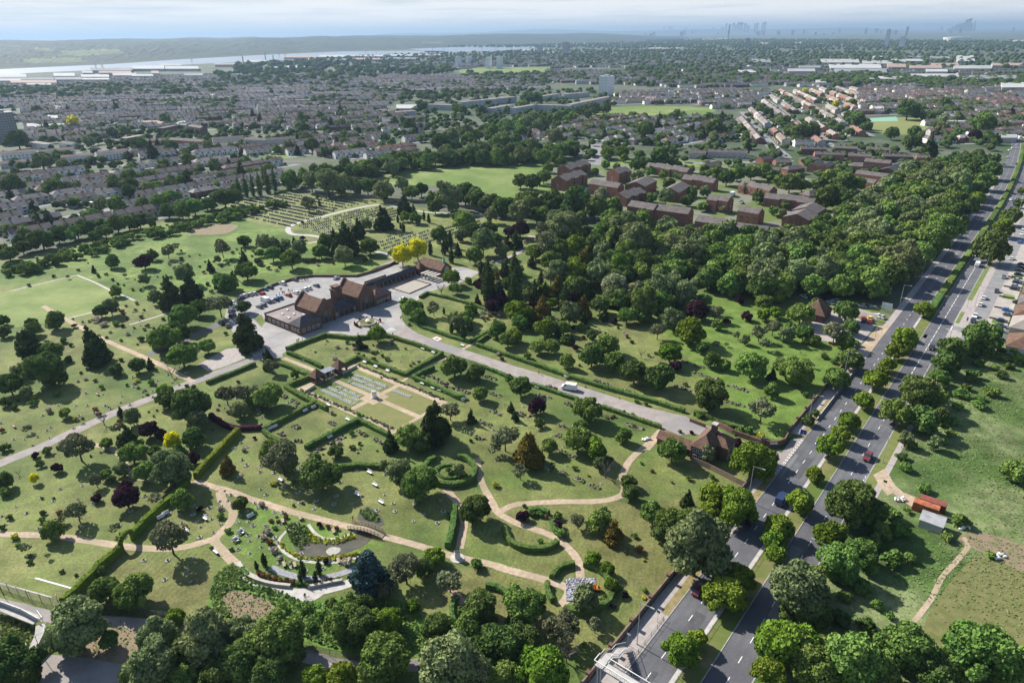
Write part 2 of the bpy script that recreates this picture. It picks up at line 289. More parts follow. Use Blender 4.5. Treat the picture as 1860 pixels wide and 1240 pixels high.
# left corner: earth bank, green bank by the pond
patch('tall_grass_bank', [(380, 1075), (395, 1040), (425, 1020), (450, 1040), (490, 1065), (560, 1090), (640, 1080), (680, 1075), (760, 1110), (780, 1190), (600, 1180), (450, 1120), (385, 1120)], .05, mat('tall_grass', (.055, .13, .02), (.11, .19, .03), scale=.6, detail=8, bump=1.), 3)
patch('cleared_ground', [(405, 1075), (430, 1072), (478, 1085), (500, 1110), (455, 1125), (420, 1115), (400, 1095)], .07, m_brown, 4)
patch('earth_bank', [(180, 1125), (225, 1127), (300, 1140), (260, 1200), (250, 1240), (140, 1240), (150, 1190)], .04, m_brown, 3)
patch('earth_bank', [(-60, 1105), (20, 1118), (75, 1140), (80, 1170), (60, 1200), (-60, 1190)], .04, mat('weedy_earth', (.2, .155, .1), (.07, .1, .03), scale=.7, detail=8), 3)
patch('yard', [(60, 1215), (90, 1188), (150, 1193), (235, 1208), (260, 1240), (200, 1300), (40, 1290)], .06, m_drive)
# water
m_water = mat('pond_water', (.075, .068, .045), (.10, .09, .06), scale=.4, rough=.12, spec=.6)
patch('pond', [(530, 968), (545, 960), (560, 978), (590, 985), (615, 978), (650, 966), (664, 965), (676, 973), (668, 985), (640, 1000), (590, 1012), (550, 1008), (535, 995)], .06, m_water, 4)
patch('pond', [(650, 935), (668, 920), (690, 935), (698, 950), (685, 956), (655, 948)], .06, m_water, 4)
patch('pond_scum', [(592, 1001), (602, 993), (618, 995), (615, 1003), (600, 1008)], .075, mat('pale_scum', (.4, .39, .34), (.3, .29, .25), scale=2.), 3)
m_river = mat('river_water', (.12, .15, .18), (.1, .13, .16), scale=.002, rough=.3, spec=1., stretch=(1, 3, 1, 0))
patch('river', [(-60, 129), (0, 126), (200, 117), (333, 108), (480, 100), (620, 94), (740, 92.6), (800, 93), (830, 97.5), (700, 100), (620, 103), (500, 110), (333, 118), (167, 128), (53, 133), (0, 137.5), (-60, 141)], .5, m_river)
patch('river', [(743, 89), (830, 86), (920, 82.5), (1053, 78.5), (1153, 77.3), (1160, 79), (1053, 81.5), (987, 86.5), (920, 92), (830, 95), (773, 95.5), (770, 93)], .5, m_river)
# ------------------------------------------------------------------ roads, pavements, paths
def rs(s0, s1, o0, o1, z, name, m, step=20.):
    n = max(2, int((s1-s0)/step)+1); S = np.linspace(s0, s1, n); V = []
    for s in S: V += [(*R(s, o0), z), (*R(s, o1), z)]
    return tag(link(name, mesh(name, V, [(2*i, 2*i+1, 2*i+3, 2*i+2) for i in range(n-1)], [m])), kind='structure')
def kerb(s0, s1, o0, o1, name='kerb', h=.13, m=None):
    n = max(2, int((s1-s0)/20.)+1); P = [R(s, (o0+o1)/2) for s in np.linspace(s0, s1, n)]
    V, F = strip_mesh(P, abs(o1-o0)/2, abs(o1-o0)/2, 0, h); return tag(link(name, mesh(name, V, F, [m or m_kerb])), kind='structure')
rs(40, 1150, -42.9, -35.5, .05, 'road', m_asph); rs(40, 1150, -30.6, -23.2, .05, 'road', m_asph)
rs(40, 1150, -35.4, -30.7, .08, 'median_verge', mat('verge_grass', (.12, .14, .035), (.2, .16, .085), scale=.35, detail=8, c=(.085, .13, .025), cscale=.05))
kerb(40, 330, -35.5, -34.6, h=.14, m=m_conc); kerb(330, 1150, -35.5, -35.2); kerb(40, 1150, -30.8, -30.6)
rs(40, 171, -47.4, -43., .06, 'pavement', m_foot); rs(193, 276, -47.4, -43.0, .06, 'pavement', m_foot); rs(300, 700, -45.5, -43.0, .06, 'pavement', m_foot)
kerb(40, 171, -43.1, -42.9); kerb(195, 275, -43.1, -42.9); kerb(300, 1150, -43.1, -42.9)
for a, b in ((104, 135), (150, 168), (193, 222)): rs(a, b, -44.9, -43.1, .075, 'verge', mat('scorched_verge', (.26, .2, .11), (.16, .15, .05), scale=.6))
rs(40, 1150, -23.2, -22.9, .07, 'kerb', m_kerb)
rs(160, 262, -22.9, -20.2, .05, 'verge', mat('roadside_grass', (.16, .17, .055), (.12, .15, .04), scale=.4)); rs(170, 262, -20.2, -18.6, .06, 'pavement', m_foot)
rs(300, 312, -22.9, -18.2, .06, 'pavement', m_foot); rs(318, 356, -22.9, -18.2, .06, 'pavement', m_foot)
rs(356, 640, -22.9, -20.9, .06, 'verge', mat('verge_green', (.1, .16, .03), (.16, .18, .06), scale=.3)); rs(322, 338, -22.6, -21.2, .075, 'verge', MAT['verge_green']); rs(356, 640, -20.9, -18.2, .06, 'pavement', m_foot)
m_serv = mat('pale_asphalt', (.19, .19, .19), (.235, .23, .225), scale=.3, detail=7)
rs(300, 900, -18.2, -12.5, .055, 'service_road', m_serv); rs(312, 318, -23.2, -18.1, .065, 'service_road', m_serv)
rs(300, 900, -12.5, -5.2, .05, 'forecourt', mat('forecourt_paving', (.3, .28, .25), (.38, .35, .31), scale=.25, detail=7))
for s in (331, 368, 402): rs(s, s+7, -10.8, -6.4, .07, 'front_lawn', m_lush)
# link to the gates
patch('gate_road', wpts([(1262, 787), (1296, 800), (1333, 803), (1352, 815), (1378, 823), (1400, 832)])+[R(168, -44.5), R(165.5, -42.95), R(193, -42.95), R(189, -46)]+wpts([(1420, 822), (1408, 818), (1372, 808), (1331, 795), (1300, 778), (1262, 766)]), .07, m_drive, world=True)
patch('main_drive', [(715, 609), (765, 625), (815, 641), (865, 657), (927, 680), (962, 694), (1050, 724), (1095, 737), (1150, 756), (1205, 778), (1235, 790), (1262, 787), (1262, 766), (1247, 756), (1180, 741), (1100, 716), (1000, 684), (930, 663), (860, 640), (800, 621), (760, 606), (735, 590)], .055, m_drive)
patch('forecourt', [(482, 586), (465, 605), (478, 650), (510, 645), (522, 636), (560, 618), (592, 606), (620, 605), (650, 613), (695, 608), (715, 609), (765, 625), (760, 606), (738, 592), (728, 575), (735, 558), (765, 541), (778, 530), (800, 524), (830, 515), (850, 508), (872, 494), (840, 485), (822, 486), (800, 500), (760, 500), (720, 470), (700, 478), (648, 503), (570, 503), (500, 518), (435, 545), (408, 575), (420, 588), (455, 575), (475, 571)], .05, m_plaza)
patch('courtyard_paving', [(415, 588), (435, 625), (470, 655), (515, 648), (480, 600), (460, 578)], .045, m_plaza)
patch('car_park', [(408, 575), (412, 560), (435, 540), (500, 517), (570, 503), (645, 503), (600, 530), (530, 548), (474, 569), (440, 588)], .06, mat('car_park_asphalt', (.25, .245, .24), (.30, .29, .28), scale=.3, detail=8))
patch('stone_terrace', [(711, 524), (743, 534), (783, 517), (751, 508)], .07, mat('terrace_stone', (.3, .27, .23), (.35, .32, .27), scale=1.))
path('driveway', [(-60, 862), (0, 841), (70, 813), (140, 781), (200, 753), (275, 723), (350, 694), (420, 668), (485, 643)], 4.4, .05, m_drive)
path('path', [(352, 693), (275, 655), (207, 625), (160, 602), (120, 580), (78, 556)], 2.2, .06, m_path)
for pts in ([(22, 528), (80, 514), (140, 500)], [(140, 500), (170, 512), (200, 527), (245, 546)], [(125, 578), (172, 566), (205, 553)], [(235, 590), (285, 575), (330, 560)]): path('stone_edging', pts, 1.1, .06, m_conc)
path('service_track', [(268, 643), (310, 632), (337, 617), (375, 600), (412, 580)], 4., .055, m_asph)
patch('paved_court', [(361, 661), (378, 675), (412, 664), (446, 650), (436, 630), (410, 634)], .065, m_foot)
path('path', [(727, 375), (690, 372), (640, 380), (577, 396), (542, 405), (524, 414), (530, 425), (565, 428), (605, 435)], 3.4, .06, m_conc, 6)
path('path', [(700, 372), (727, 377), (777, 386), (827, 388), (880, 392)], 2.6, .062, m_conc)
path('path', [(683, 457), (705, 463), (718, 470)], 3, .06, m_conc); path('path', [(560, 442), (590, 436)], 2, .058, m_conc)
path('path', [(785, 532), (860, 551), (925, 573), (960, 590)], 1.9, .06, m_path); path('path', [(900, 478), (932, 464), (960, 450), (983, 436), (960, 428)], 3., .06, m_foot)
path('path', [(840, 634), (886, 611)], 1.5, .058, m_path); path('path', [(812, 650), (772, 667), (727, 695)], 1.3, .062, m_path); path('path', [(515, 650), (580, 676)], 2., .062, m_path)
path('path', [(1172, 811), (1147, 832), (1136, 850), (1131, 866), (1134, 885), (1128, 900), (1088, 910), (1015, 911), (958, 914), (930, 918), (905, 931)], 2., .06, m_path)
path('path', [(866, 832), (870, 860), (879, 885), (897, 918), (905, 931), (930, 946), (958, 957), (1000, 972), (1034, 997), (1051, 1023), (1054, 1049)], 2., .063, m_path)
path('path', [(806, 884), (822, 902), (835, 921), (843, 950), (835, 996)], 2., .066, m_path)
path('path', [(352, 874), (410, 890), (465, 909), (521, 927), (584, 943), (636, 957)], 2.1, .063, m_path); path('path', [(696, 974), (747, 987), (790, 1000), (832, 1012), (888, 1024), (928, 1036), (1000, 1056), (1030, 1068), (1032, 1082), (1018, 1100)], 2.1, .069, m_path)
path('path', [(400, 892), (404, 908), (423, 927), (418, 949), (395, 973), (391, 985), (407, 1003), (428, 1025)], 2.3, .066, m_path)
path('concrete_path', [(426, 1023), (440, 1040), (465, 1055), (493, 1064), (535, 1076), (578, 1073), (620, 1063), (660, 1050)], 2.6, .07, m_conc)
patch('concrete_path', [(525, 1074), (545, 1090), (570, 1090), (590, 1072)], .074, m_conc, 3)
path('path', [(-60, 968), (0, 970), (76, 972), (127, 977), (198, 988), (254, 995), (310, 996), (353, 989), (392, 977)], 2.1, .06, m_path)
path('path', [(170, 807), (207, 817), (225, 838), (237, 862), (275, 872), (350, 878)], 1.8, .058, m_path)
path('path', [(815, 1065), (843, 1096)], 1.6, .06, mat('red_gravel', (.3, .2, .15), (.36, .25, .18), scale=1.))
path('perimeter_path', [(-60, 1085), (0, 1096), (76, 1116), (103, 1122), (180, 1127), (268, 1133), (330, 1138), (561, 1193), (646, 1210), (760, 1207)], 2.8, .062, m_drive)
patch('drain_lid', [(1144, 1162), (1149, 1165), (1152, 1161), (1147, 1158)], .075, m_conc)
patch('loading_pad', [(1163, 812), (1180, 818), (1210, 782), (1197, 778)], .068, m_path)
patch('forecourt', [R(273, -47.3), R(299, -47.3), R(303, -43), R(268, -43)], .064, m_path, world=True)
patch('sales_yard', [R(270, -48), R(300, -48), R(306, -66), R(292, -78), R(270, -66)], .05, m_foot, world=True)
patch('access_strip', [(1586, 862), (1600, 885), (1612, 900), (1622, 895), (1655, 920), (1668, 905), (1640, 893), (1625, 880), (1608, 850)], .066, m_path)
# painted markings: one object
mk = MB()
def dash(s, o, l, wd, z=.058): a, b = R(s, o-wd/2), R(s, o+wd/2); c, d = R(s+l, o+wd/2), R(s+l, o-wd/2); mk.add([(*a, z), (*b, z), (*c, z), (*d, z)], [(0, 1, 2, 3)])
for k in range(170):
    s = 44.5+6.1*k; dash(s, -39.2, 2., .16)
    if s < 242 or s > 420: dash(s+2.4, -26.9, 2., .16)
for k in range(34): dash(242+5.2*k, -26.9, 4., .2)
for k in range(15):
    dash(167+1.75*k*.95, -43.05, .9, .2, .076); dash(167+1.75*k*.95, -43.55, .9, .2, .076)
for k in range(13): dash(160+2*k, -23.5, 1.2, .14)
dash(312.6, -22.8, 5., .35, .07); dash(312.2, -22.4, .3, 4, .07)
tag(mk.obj('road_markings', m_white), kind='structure')
patch('lane_marking', [(694, 603), (712, 594), (720, 599)], .07, m_conc)

m_rep = mat('asphalt_repair', (.07, .071, .076), (.09, .09, .095), scale=.8); m_old = mat('worn_asphalt', (.15, .15, .15), (.175, .172, .17), scale=.8); qr = random.Random(9)
for i in range(26):
    s = qr.uniform(70, 560); o = qr.choice((-42.4, -39.1, -30.2, -26.8)); rs(s, s+qr.uniform(2, 16), o, o+qr.uniform(.8, 3.), .0525, 'road_patch', qr.choice((m_rep, m_old)), 4.)
# ------------------------------------------------------------------ plants: prototypes
L_B = leaf('dark_leaf', (0.055, 0.095, 0.025), (0.139, 0.196, 0.054)); L_M = leaf('green_leaf', (0.087, 0.157, 0.034), (0.200, 0.283, 0.068)); L_G = leaf('grey_leaf', (0.122, 0.167, 0.066), (0.240, 0.279, 0.121))
L_L = leaf('lime_leaf', (0.105, 0.170, 0.020), (0.175, 0.250, 0.035)); L_O = leaf('olive_leaf', (0.111, 0.133, 0.065), (0.193, 0.202, 0.112)); L_C = leaf('conifer_leaf', (0.028, 0.047, 0.017), (0.072, 0.095, 0.032), trans=.08)
L_P = leaf('purple_leaf', (0.030, 0.014, 0.022), (0.068, 0.027, 0.041)); L_A = leaf('gold_leaf', (0.600, 0.570, 0.020), (0.720, 0.660, 0.030), rnd=.03, hue=.003, trans=.35); L_W = leaf('blossom', (0.400, 0.380, 0.260), (0.100, 0.160, 0.040), scale=5.)
L_U = leaf('blue_needle', (0.047, 0.095, 0.095), (0.108, 0.169, 0.162), trans=.08); L_E = leaf('cream_plume', (0.420, 0.360, 0.270), (0.550, 0.480, 0.380), scale=6.); L_R = leaf('russet_leaf', (0.240, 0.090, 0.045), (0.150, 0.120, 0.045), scale=5.)
L_Y = leaf('yellow_leaf', (0.450, 0.420, 0.045), (0.330, 0.375, 0.045)); L_H = leaf('hedge_leaf', (0.065, 0.120, 0.033), (0.133, 0.203, 0.059), rnd=.08, scale=1.2); L_HG = leaf('gold_hedge_leaf', (0.110, 0.155, 0.022), (0.165, 0.205, 0.035), rnd=.05, scale=1.2)
L_CG = leaf('olive_gold_needle', (0.081, 0.081, 0.020), (0.176, 0.135, 0.027), trans=.08); L_D2 = leaf('bramble_leaf', (0.097, 0.157, 0.039), (0.222, 0.277, 0.085), scale=1.)
m_bark = mat('bark', (.07, .05, .035), (.13, .1, .075), scale=3., detail=5); m_grey_bark = mat('grey_bark', (.16, .14, .12), (.1, .085, .07), scale=3., detail=5)
def quads(C_, Nn, size, flat=.62):
    """square leaf clumps at C_ facing roughly Nn"""
    n = len(C_); Nn = Nn+RNG.normal(0, flat, (n, 3)); Nn /= np.linalg.norm(Nn, axis=1)[:, None]+1e-9
    a = np.cross(Nn, RNG.normal(0, 1, (n, 3))); a /= np.linalg.norm(a, axis=1)[:, None]+1e-9; b = np.cross(Nn, a); s = size*RNG.uniform(.6, 1.35, (n, 1))
    V = np.stack([C_-a*s-b*s*.7, C_+a*s-b*s*.8, C_+a*s*.8+b*s*.9, C_-a*s*.9+b*s*.75], 1).reshape(-1, 3); return V, np.arange(4*n).reshape(-1, 4)
def lobes_cloud(L, n, inner=.0):
    """points on the outside of a set of lobes (cx,cy,cz,rx,ry,rz)"""
    L = np.array(L); A = L[:, 3]*L[:, 4]; A = A/A.sum(); k = RNG.choice(len(L), n*3, p=A); d = RNG.normal(0, 1, (n*3, 3)); d /= np.linalg.norm(d, axis=1)[:, None]
    rr = RNG.uniform(.84, 1.16, (n*3, 1)); P = L[k, :3]+d*L[k, 3:]*rr; Nn = d/L[k, 3:]; Nn /= np.linalg.norm(Nn, axis=1)[:, None]
    keep = np.ones(len(P), bool)
    for j in range(len(L)):
        q = ((P-L[j, :3])/L[j, 3:]); keep &= ~((np.einsum('ij,ij->i', q, q) < .68) & (k != j))
    keep &= (d[:, 2] > -.75); P, Nn = P[keep][:n], Nn[keep][:n]; return P, Nn
def join(parts, name, mats, mi=None):
    V = []; F = []; b = 0
    for v, f in parts:
        F += [tuple(int(i)+b for i in q) for q in f]; V.append(v); b += len(v)
    return mesh(name, np.concatenate(V), F, mats)
def core(L, sub, k=.86, jit=.1):
    V0, F0 = ico(sub); P = []
    for l in L:
        J = 1+RNG.uniform(-jit, jit, (len(V0), 1)); P.append((V0*J*np.array(l[3:])*k+np.array(l[:3]), F0))
    return P
def L_round(n, rz=.42, zc=.62, lump=.23, rad=.5):
    L = [(0, 0, zc, rad*.62, rad*.62, rz*.7)]; sk_ = RNG.uniform(.8, 1.12, 8)
    for i in range(n):
        d = RNG.normal(0, 1, 3); d[2] = abs(d[2])*1.15-.62; d /= np.linalg.norm(d); r = RNG.uniform(.6, 1.35)*lump
        q = sk_[int((math.atan2(d[1], d[0])+math.pi)/6.2832*7.99)]*RNG.uniform(.86, 1.1); L.append((d[0]*(rad-r*.8)*q, d[1]*(rad-r*.8)*q, zc+d[2]*(rz-r*.7)*q, r, r, r*RNG.uniform(.7, 1.)))
    return L
def L_cone(n, H, base=.12, power=.9, w=.5):
    L = []
    for i in range(n):
        t = (i+.5)/n; z = base+(H-base)*t; r = w*(1-t)**power+.05; m = max(2, int(6*(1-t)))
        for j in range(m):
            a = RNG.uniform(0, 6.28); q = r*.52; L.append((math.cos(a)*r*.48, math.sin(a)*r*.48, z, q, q, max(.1, (H/n)*.95)))
    return L
def L_col(H, w=.5):
    L = []
    for i in range(7):
        t = i/6; r = w*(.55+.45*math.sin(math.pi*min(1, t*.8+.18)))*(1-.55*max(0, t-.6)/.4); L.append((RNG.uniform(-.06, .06), RNG.uniform(-.06, .06), .15+H*.13*i+.1*H*.5, r, r, H*.13))
    return L
def limbs(n, z0, z1, r, spread, thin=.4, twigs=0):
    m = MB(); m.tube((0, 0, -.02), (0, 0, z0), r*1.25, r*.8, 7)
    for i in range(n):
        a = 6.28*i/n+RNG.uniform(-.4, .4); s = spread*RNG.uniform(.6, 1.); z = z1*RNG.uniform(.75, 1.05); mid = (math.cos(a)*s*.45, math.sin(a)*s*.45, z0+(z-z0)*.5); e = (math.cos(a)*s, math.sin(a)*s, z)
        m.tube((0, 0, z0*.92), mid, r*.55, r*.36, 5); m.tube(mid, e, r*.36, r*.12, 4)
        for k in range(twigs):
            b = RNG.uniform(-1, 1, 3); st = np.array(mid)+(np.array(e)-np.array(mid))*RNG.uniform(0, 1); en = st+np.array((b[0]*.16, b[1]*.16, abs(b[2])*.16+.03)); m.tube(tuple(st), tuple(en), r*.14, r*.05, 3)
    return m
PROTO = {}
NLEAF = {0: 4200, 1: 1300, 2: 330}; LSZ = {0: .027, 1: .044, 2: .075}
def crown_mesh(shape, lod, v):
    key = (shape, lod, v)
    if key in PROTO: return PROTO[key]
    n = NLEAF[lod]; sz = LSZ[lod]
    if shape == 'round': L = L_round(26, RNG.uniform(.44, .5), .48, .17)
    elif shape == 'tall': L = L_round(28, .6, .62, .165)
    elif shape == 'sparse': L = L_round(12, .4, .66, .17); n = int(n*.5)
    elif shape == 'cone': L = L_cone(8, 1.5)
    elif shape == 'bigcone': L = L_cone(7, 1.25, .12, .62, .5)
    elif shape == 'column': L = L_col(2.6, .42)
    elif shape == 'poplar': L = L_col(3.6, .4)
    elif shape == 'ball': L = L_round(7, .36, .38, .2); n = n//3; sz *= 1.4
    elif shape == 'cedar':
        L = []
        for i in range(46):
            t = i/46; a = RNG.uniform(0, 6.28); r = (1-t)**.75*.42*RNG.uniform(.35, 1.)**.5; q = .16*(1.15-t*.55); L.append((math.cos(a)*r, math.sin(a)*r, .12+t*.98, q, q, .085))
    if shape == 'sparse': parts = []
    else: parts = core(L, 1 if lod else 2, .78 if shape != 'cedar' else .6)
    P, Nn = lobes_cloud(L, n); parts.append(quads(P, Nn, sz)); me = join(parts, shape+'_crown', [L_B]); PROTO[key] = me; return me
def trunk_mesh(shape, v):
    key = ('trunk', shape, v)
    if key in PROTO: return PROTO[key]
    if shape in ('round',): m = limbs(5, .28, .62, .03, .28)
    elif shape == 'tall': m = limbs(5, .3, .8, .028, .25)
    elif shape == 'sparse': m = limbs(7, .34, .82, .026, .38, twigs=5)
    elif shape == 'bare': m = limbs(9, .25, .8, .03, .48, twigs=14)
    elif shape in ('cone', 'bigcone', 'cedar'): m = MB(); m.tube((0, 0, -.02), (0, 0, .95), .04, .012, 7)
    elif shape == 'poplar': m = MB(); m.tube((0, 0, -.02), (0, 0, 2.2), .06, .02, 7)
    else: m = MB(); m.tube((0, 0, -.02), (0, 0, .5), .04, .03, 6)
    me = m.mesh('trunk', [m_bark]); PROTO[key] = me; return me
#        shape, material, crown centre height (x width), look, noun, name, category
KIND = {'B': ('round', L_B, .47, 'dark green round-crowned', 'tree', 'broadleaf_tree'), 'M': ('round', L_M, .47, 'mid green leafy', 'tree', 'leafy_tree'), 'G': ('tall', L_G, .61, 'grey-green feathery', 'tree', 'willow_tree'),
 'L': ('round', L_L, .48, 'bright lime green', 'tree', 'chestnut_tree'), 'O': ('sparse', L_O, .7, 'thin-leaved open-branched', 'tree', 'thin_leaved_tree'), 'C': ('cone', L_C, .68, 'dark cone-shaped conifer', 'tree', 'conifer_tree'),
 'D': ('bigcone', L_C, .58, 'broad very dark evergreen', 'tree', 'yew_tree'), 'Y': ('column', L_C, 1.2, 'narrow dark columnar cypress', 'tree', 'cypress_tree'), 'T': ('poplar', L_B, 1.6, 'tall slender upright poplar', 'tree', 'poplar_tree'),
 'P': ('round', L_P, .47, 'dark purple copper-leaved', 'tree', 'copper_beech_tree'), 'g': ('tall', L_A, .62, 'brilliant golden yellow', 'tree', 'golden_tree'), 'W': ('round', L_W, .47, 'cream-blossomed', 'tree', 'blossom_tree'),
 'b': ('cedar', L_U, .6, 'blue-grey spreading cedar', 'tree', 'cedar_tree'), 'd': ('bare', None, .55, 'leafless grey-branched', 'tree', 'bare_tree'), 'q': ('bigcone', L_CG, .58, 'olive-gold bushy conifer', 'tree', 'golden_conifer_tree'),
 's': ('ball', L_B, .38, 'small dark green', 'shrub', 'dark_shrub'), 'm': ('ball', L_M, .38, 'small mid green', 'shrub', 'green_shrub'), 'w': ('ball', L_E, .38, 'pale cream plumed', 'shrub', 'pampas_shrub'),
 'r': ('ball', L_R, .38, 'russet red-brown', 'shrub', 'russet_shrub'), 'y': ('ball', L_Y, .38, 'yellow-leaved', 'shrub', 'yellow_shrub'), 'p': ('ball', L_P, .38, 'dark purple', 'shrub', 'purple_shrub')}
PLANTS = []; SCALE_FIX = {}
def set_mat(o, m):
    if m is None: return
    o.material_slots[0].link = 'OBJECT'; o.material_slots[0].material = m
def plant(p, width, code, zone, hs=1., seen=None):
    """p world np2, width in metres"""
    shape, lm, zc, look, noun, name = KIND[code]; width = width*(1.04 if noun == 'tree' else 1.); px = ppm(p)*width*.55
    lod = 0 if px > 30 else 1 if px > 13 else 2; v = int(RNG.integers(0, 3)); rz = float(RNG.uniform(0, 6.28)); s = (width, width, width*hs*float(RNG.uniform(.92, 1.1)))
    loc = (float(p[0]), float(p[1]), 0.)
    if shape == 'bare': o = link(name, trunk_mesh(shape, v), None, loc, rz, s); set_mat(o, m_grey_bark)
    elif noun == 'shrub' or lod == 2 or shape == 'column': o = link(name, crown_mesh(shape, lod if noun != 'shrub' else (1 if px > 12 else 2), v), None, loc, rz, s); set_mat(o, lm)
    else:
        o = link(name, None, None, loc, rz, s); c = link('crown', crown_mesh(shape, lod, v), o); set_mat(c, lm); t = link('trunk', trunk_mesh(shape, v), o)
    PLANTS.append((o, code, zone, p, width)); return o
def at_crown(x, y, w, code, hs=1.):
    """ground point and true width of a plant whose crown centre shows at photo pixel x, y, w pixels wide"""
    zc = KIND[code][2]; W = 1.; p = G(x, y, 0)
    for _ in range(6): W = w/ppm(p, zc*W*hs); p = G(x, y, zc*W*hs)
    return p, W
def batch(ox, oy, k, zone, text, hs=1.):
    for it in text.split():
        a = it.split(','); x, y, w = float(a[0]), float(a[1]), float(a[2]); code = a[3]
        p, W = at_crown(ox+x/k, oy+y/k, w/k, code); plant(p, W, code, zone, hs)
# ------------------------------------------------------------------ plants: where each stands (crop origin and scale, then x,y,width,kind)
batch(0, 280, 4, 'in the belt behind the upper lawn', '''60,720,120,B 160,680,110,B 300,620,160,B 420,600,110,B 500,600,90,M 560,570,100,M 640,550,110,B 760,560,110,B 850,520,110,B 930,500,110,M 1010,490,110,B 1090,470,100,G 1160,360,130,M
 1250,330,130,M 1220,420,110,B 1320,420,120,M 1410,390,120,M 1500,360,100,M 730,370,90,G 850,375,110,M 655,435,90,M 180,590,90,G 90,570,90,G 40,550,70,G 470,540,70,G 1018,330,55,C 350,650,80,M 230,660,90,B 690,590,80,M 10,700,90,B 130,640,80,B 1540,370,70,M 970,520,70,B 800,500,70,M 590,520,70,G 1370,360,80,M''')
batch(0, 280, 4, 'at the corner of the headstone field', '1630,320,150,B 1700,325,115,B')
batch(0, 280, 4, 'in the line beside the headstone field', '1730,245,48,T 1782,240,46,T 1832,235,46,T'); batch(465, 280, 4, 'in the line beside the headstone field', '20,225,50,T 80,205,52,T 130,195,46,T 55,170,44,T')
batch(0, 280, 4, 'among the left-hand houses', '95,240,140,B 385,250,130,B 650,150,70,M 840,250,110,B 940,170,110,M 945,235,110,B 1235,200,90,B 1175,110,70,G 300,55,110,G 10,240,70,B 1060,240,80,G 730,90,50,B 820,80,60,B 1450,100,60,G 1580,240,70,M 1700,20,50,B')
batch(0, 280, 4, 'on the upper lawn', '''820,785,95,B 1045,785,110,P 985,785,50,P 1110,735,80,B 1215,700,95,O 1275,670,60,O 1610,680,110,O 1775,630,90,B 1580,765,50,G 1045,910,80,G 905,880,30,O 840,1000,85,M 680,840,35,C 1525,820,60,C 1765,760,75,C 1600,920,110,M''')
batch(0, 280, 4, 'in the grove beside the car park', '''1235,1030,165,D 1380,985,160,D 1345,880,120,G 1590,1080,160,O 1330,1180,190,M 1440,1120,120,B 1130,1040,90,G 1690,880,45,C 1790,850,150,B 1645,940,120,M 1585,965,60,B 1770,1110,100,B 1700,950,70,M''')
batch(0, 280, 4, 'round the square lawn', '800,1110,110,G 730,1140,100,B 400,1215,130,B 230,1230,90,B 20,1210,80,B 490,890,28,O')
batch(0, 280, 4, 'dotted over the upper lawn', '''130,775,20,s 207,795,24,s 62,825,26,s 12,845,18,s 322,770,26,s 355,740,20,s 385,750,16,s 485,690,30,s 540,665,30,s 590,690,34,r 625,680,22,s 670,695,18,s 720,670,22,s 765,650,40,m 858,615,26,s 958,595,24,s 880,595,20,s 905,570,20,s 985,520,16,s 1110,515,20,s 1165,525,16,s
 1215,515,20,s 1325,497,28,w 1425,480,18,s 1385,480,16,s 390,885,28,s 210,950,28,s 485,815,16,s 568,840,24,s 772,870,26,s 818,910,26,s 713,885,30,s 858,940,26,s 898,950,20,s 960,980,30,y 1027,985,28,s 1170,940,18,s 1240,893,24,s 1225,795,28,w 1262,820,30,w 1313,790,30,w 1320,755,36,s 1375,740,16,s 1450,730,16,s
 1480,855,28,r 1315,700,18,s 1490,780,18,s 1450,815,20,s 1605,810,26,s 1655,795,28,s 1680,770,24,s 1470,975,22,m 1690,715,28,s 1720,690,16,s 1835,700,24,y 1510,940,36,s 1535,995,34,s 265,755,30,w 270,778,18,s 640,790,14,s 1130,850,14,s 1090,890,16,s 1145,890,14,s 980,910,14,s 1180,980,16,s 1550,780,16,s 1740,720,16,s 1780,700,16,s 1830,740,18,s''')
batch(0, 280, 4, 'in the garden below the square lawn', '990,1080,30,w 985,1130,26,s 915,1100,20,s 1045,1130,20,s 1080,1055,28,s 1025,1180,30,s 925,1190,22,s 695,1200,58,w 755,1228,48,w 840,1225,45,m 885,1140,36,r 1185,1195,30,s 600,1215,20,w 895,1160,26,r 530,1195,16,s')
batch(465, 280, 4, 'in the belt behind the cemetery wall', '''250,200,120,M 400,200,130,G 520,200,170,G 610,220,140,G 720,230,110,G 810,240,120,M 920,260,140,G 1060,215,95,G 1130,285,110,M 1200,265,100,B 1395,300,190,G 1520,300,150,B 1600,330,150,B 1680,370,120,B 1780,400,130,B 1850,390,110,B 1270,330,90,B 330,190,100,B 870,230,90,B 1730,340,110,B
 500,130,122,M 600,140,114,B 700,140,114,B 830,110,114,B 950,70,114,M 1060,50,114,B 1180,40,106,B 1300,30,114,M 1420,20,106,B 1540,20,114,B 1650,30,114,B 1780,30,98,B 760,90,90,M 890,60,90,M 650,90,90,G 1120,20,90,M 1240,10,82,M 1480,0,82,B 1600,-5,82,M 1720,0,90,B 1850,10,90,B 420,110,73,B 340,140,73,M 1000,20,73,B''')
batch(465, 280, 4, 'among the headstone rows', '''378,350,100,O 378,345,80,P 460,355,22,Y 450,310,36,s 338,495,28,s 565,405,14,s 920,470,140,D 1075,380,110,D 1300,390,100,B 1080,460,70,M 1160,465,90,M 1255,465,30,Y 1220,450,25,Y 1030,470,24,Y 1050,520,20,Y 1070,530,30,Y 1145,405,30,Y 800,510,70,G 740,545,110,D 840,440,16,s 690,460,12,s 690,800,0.1,s''')
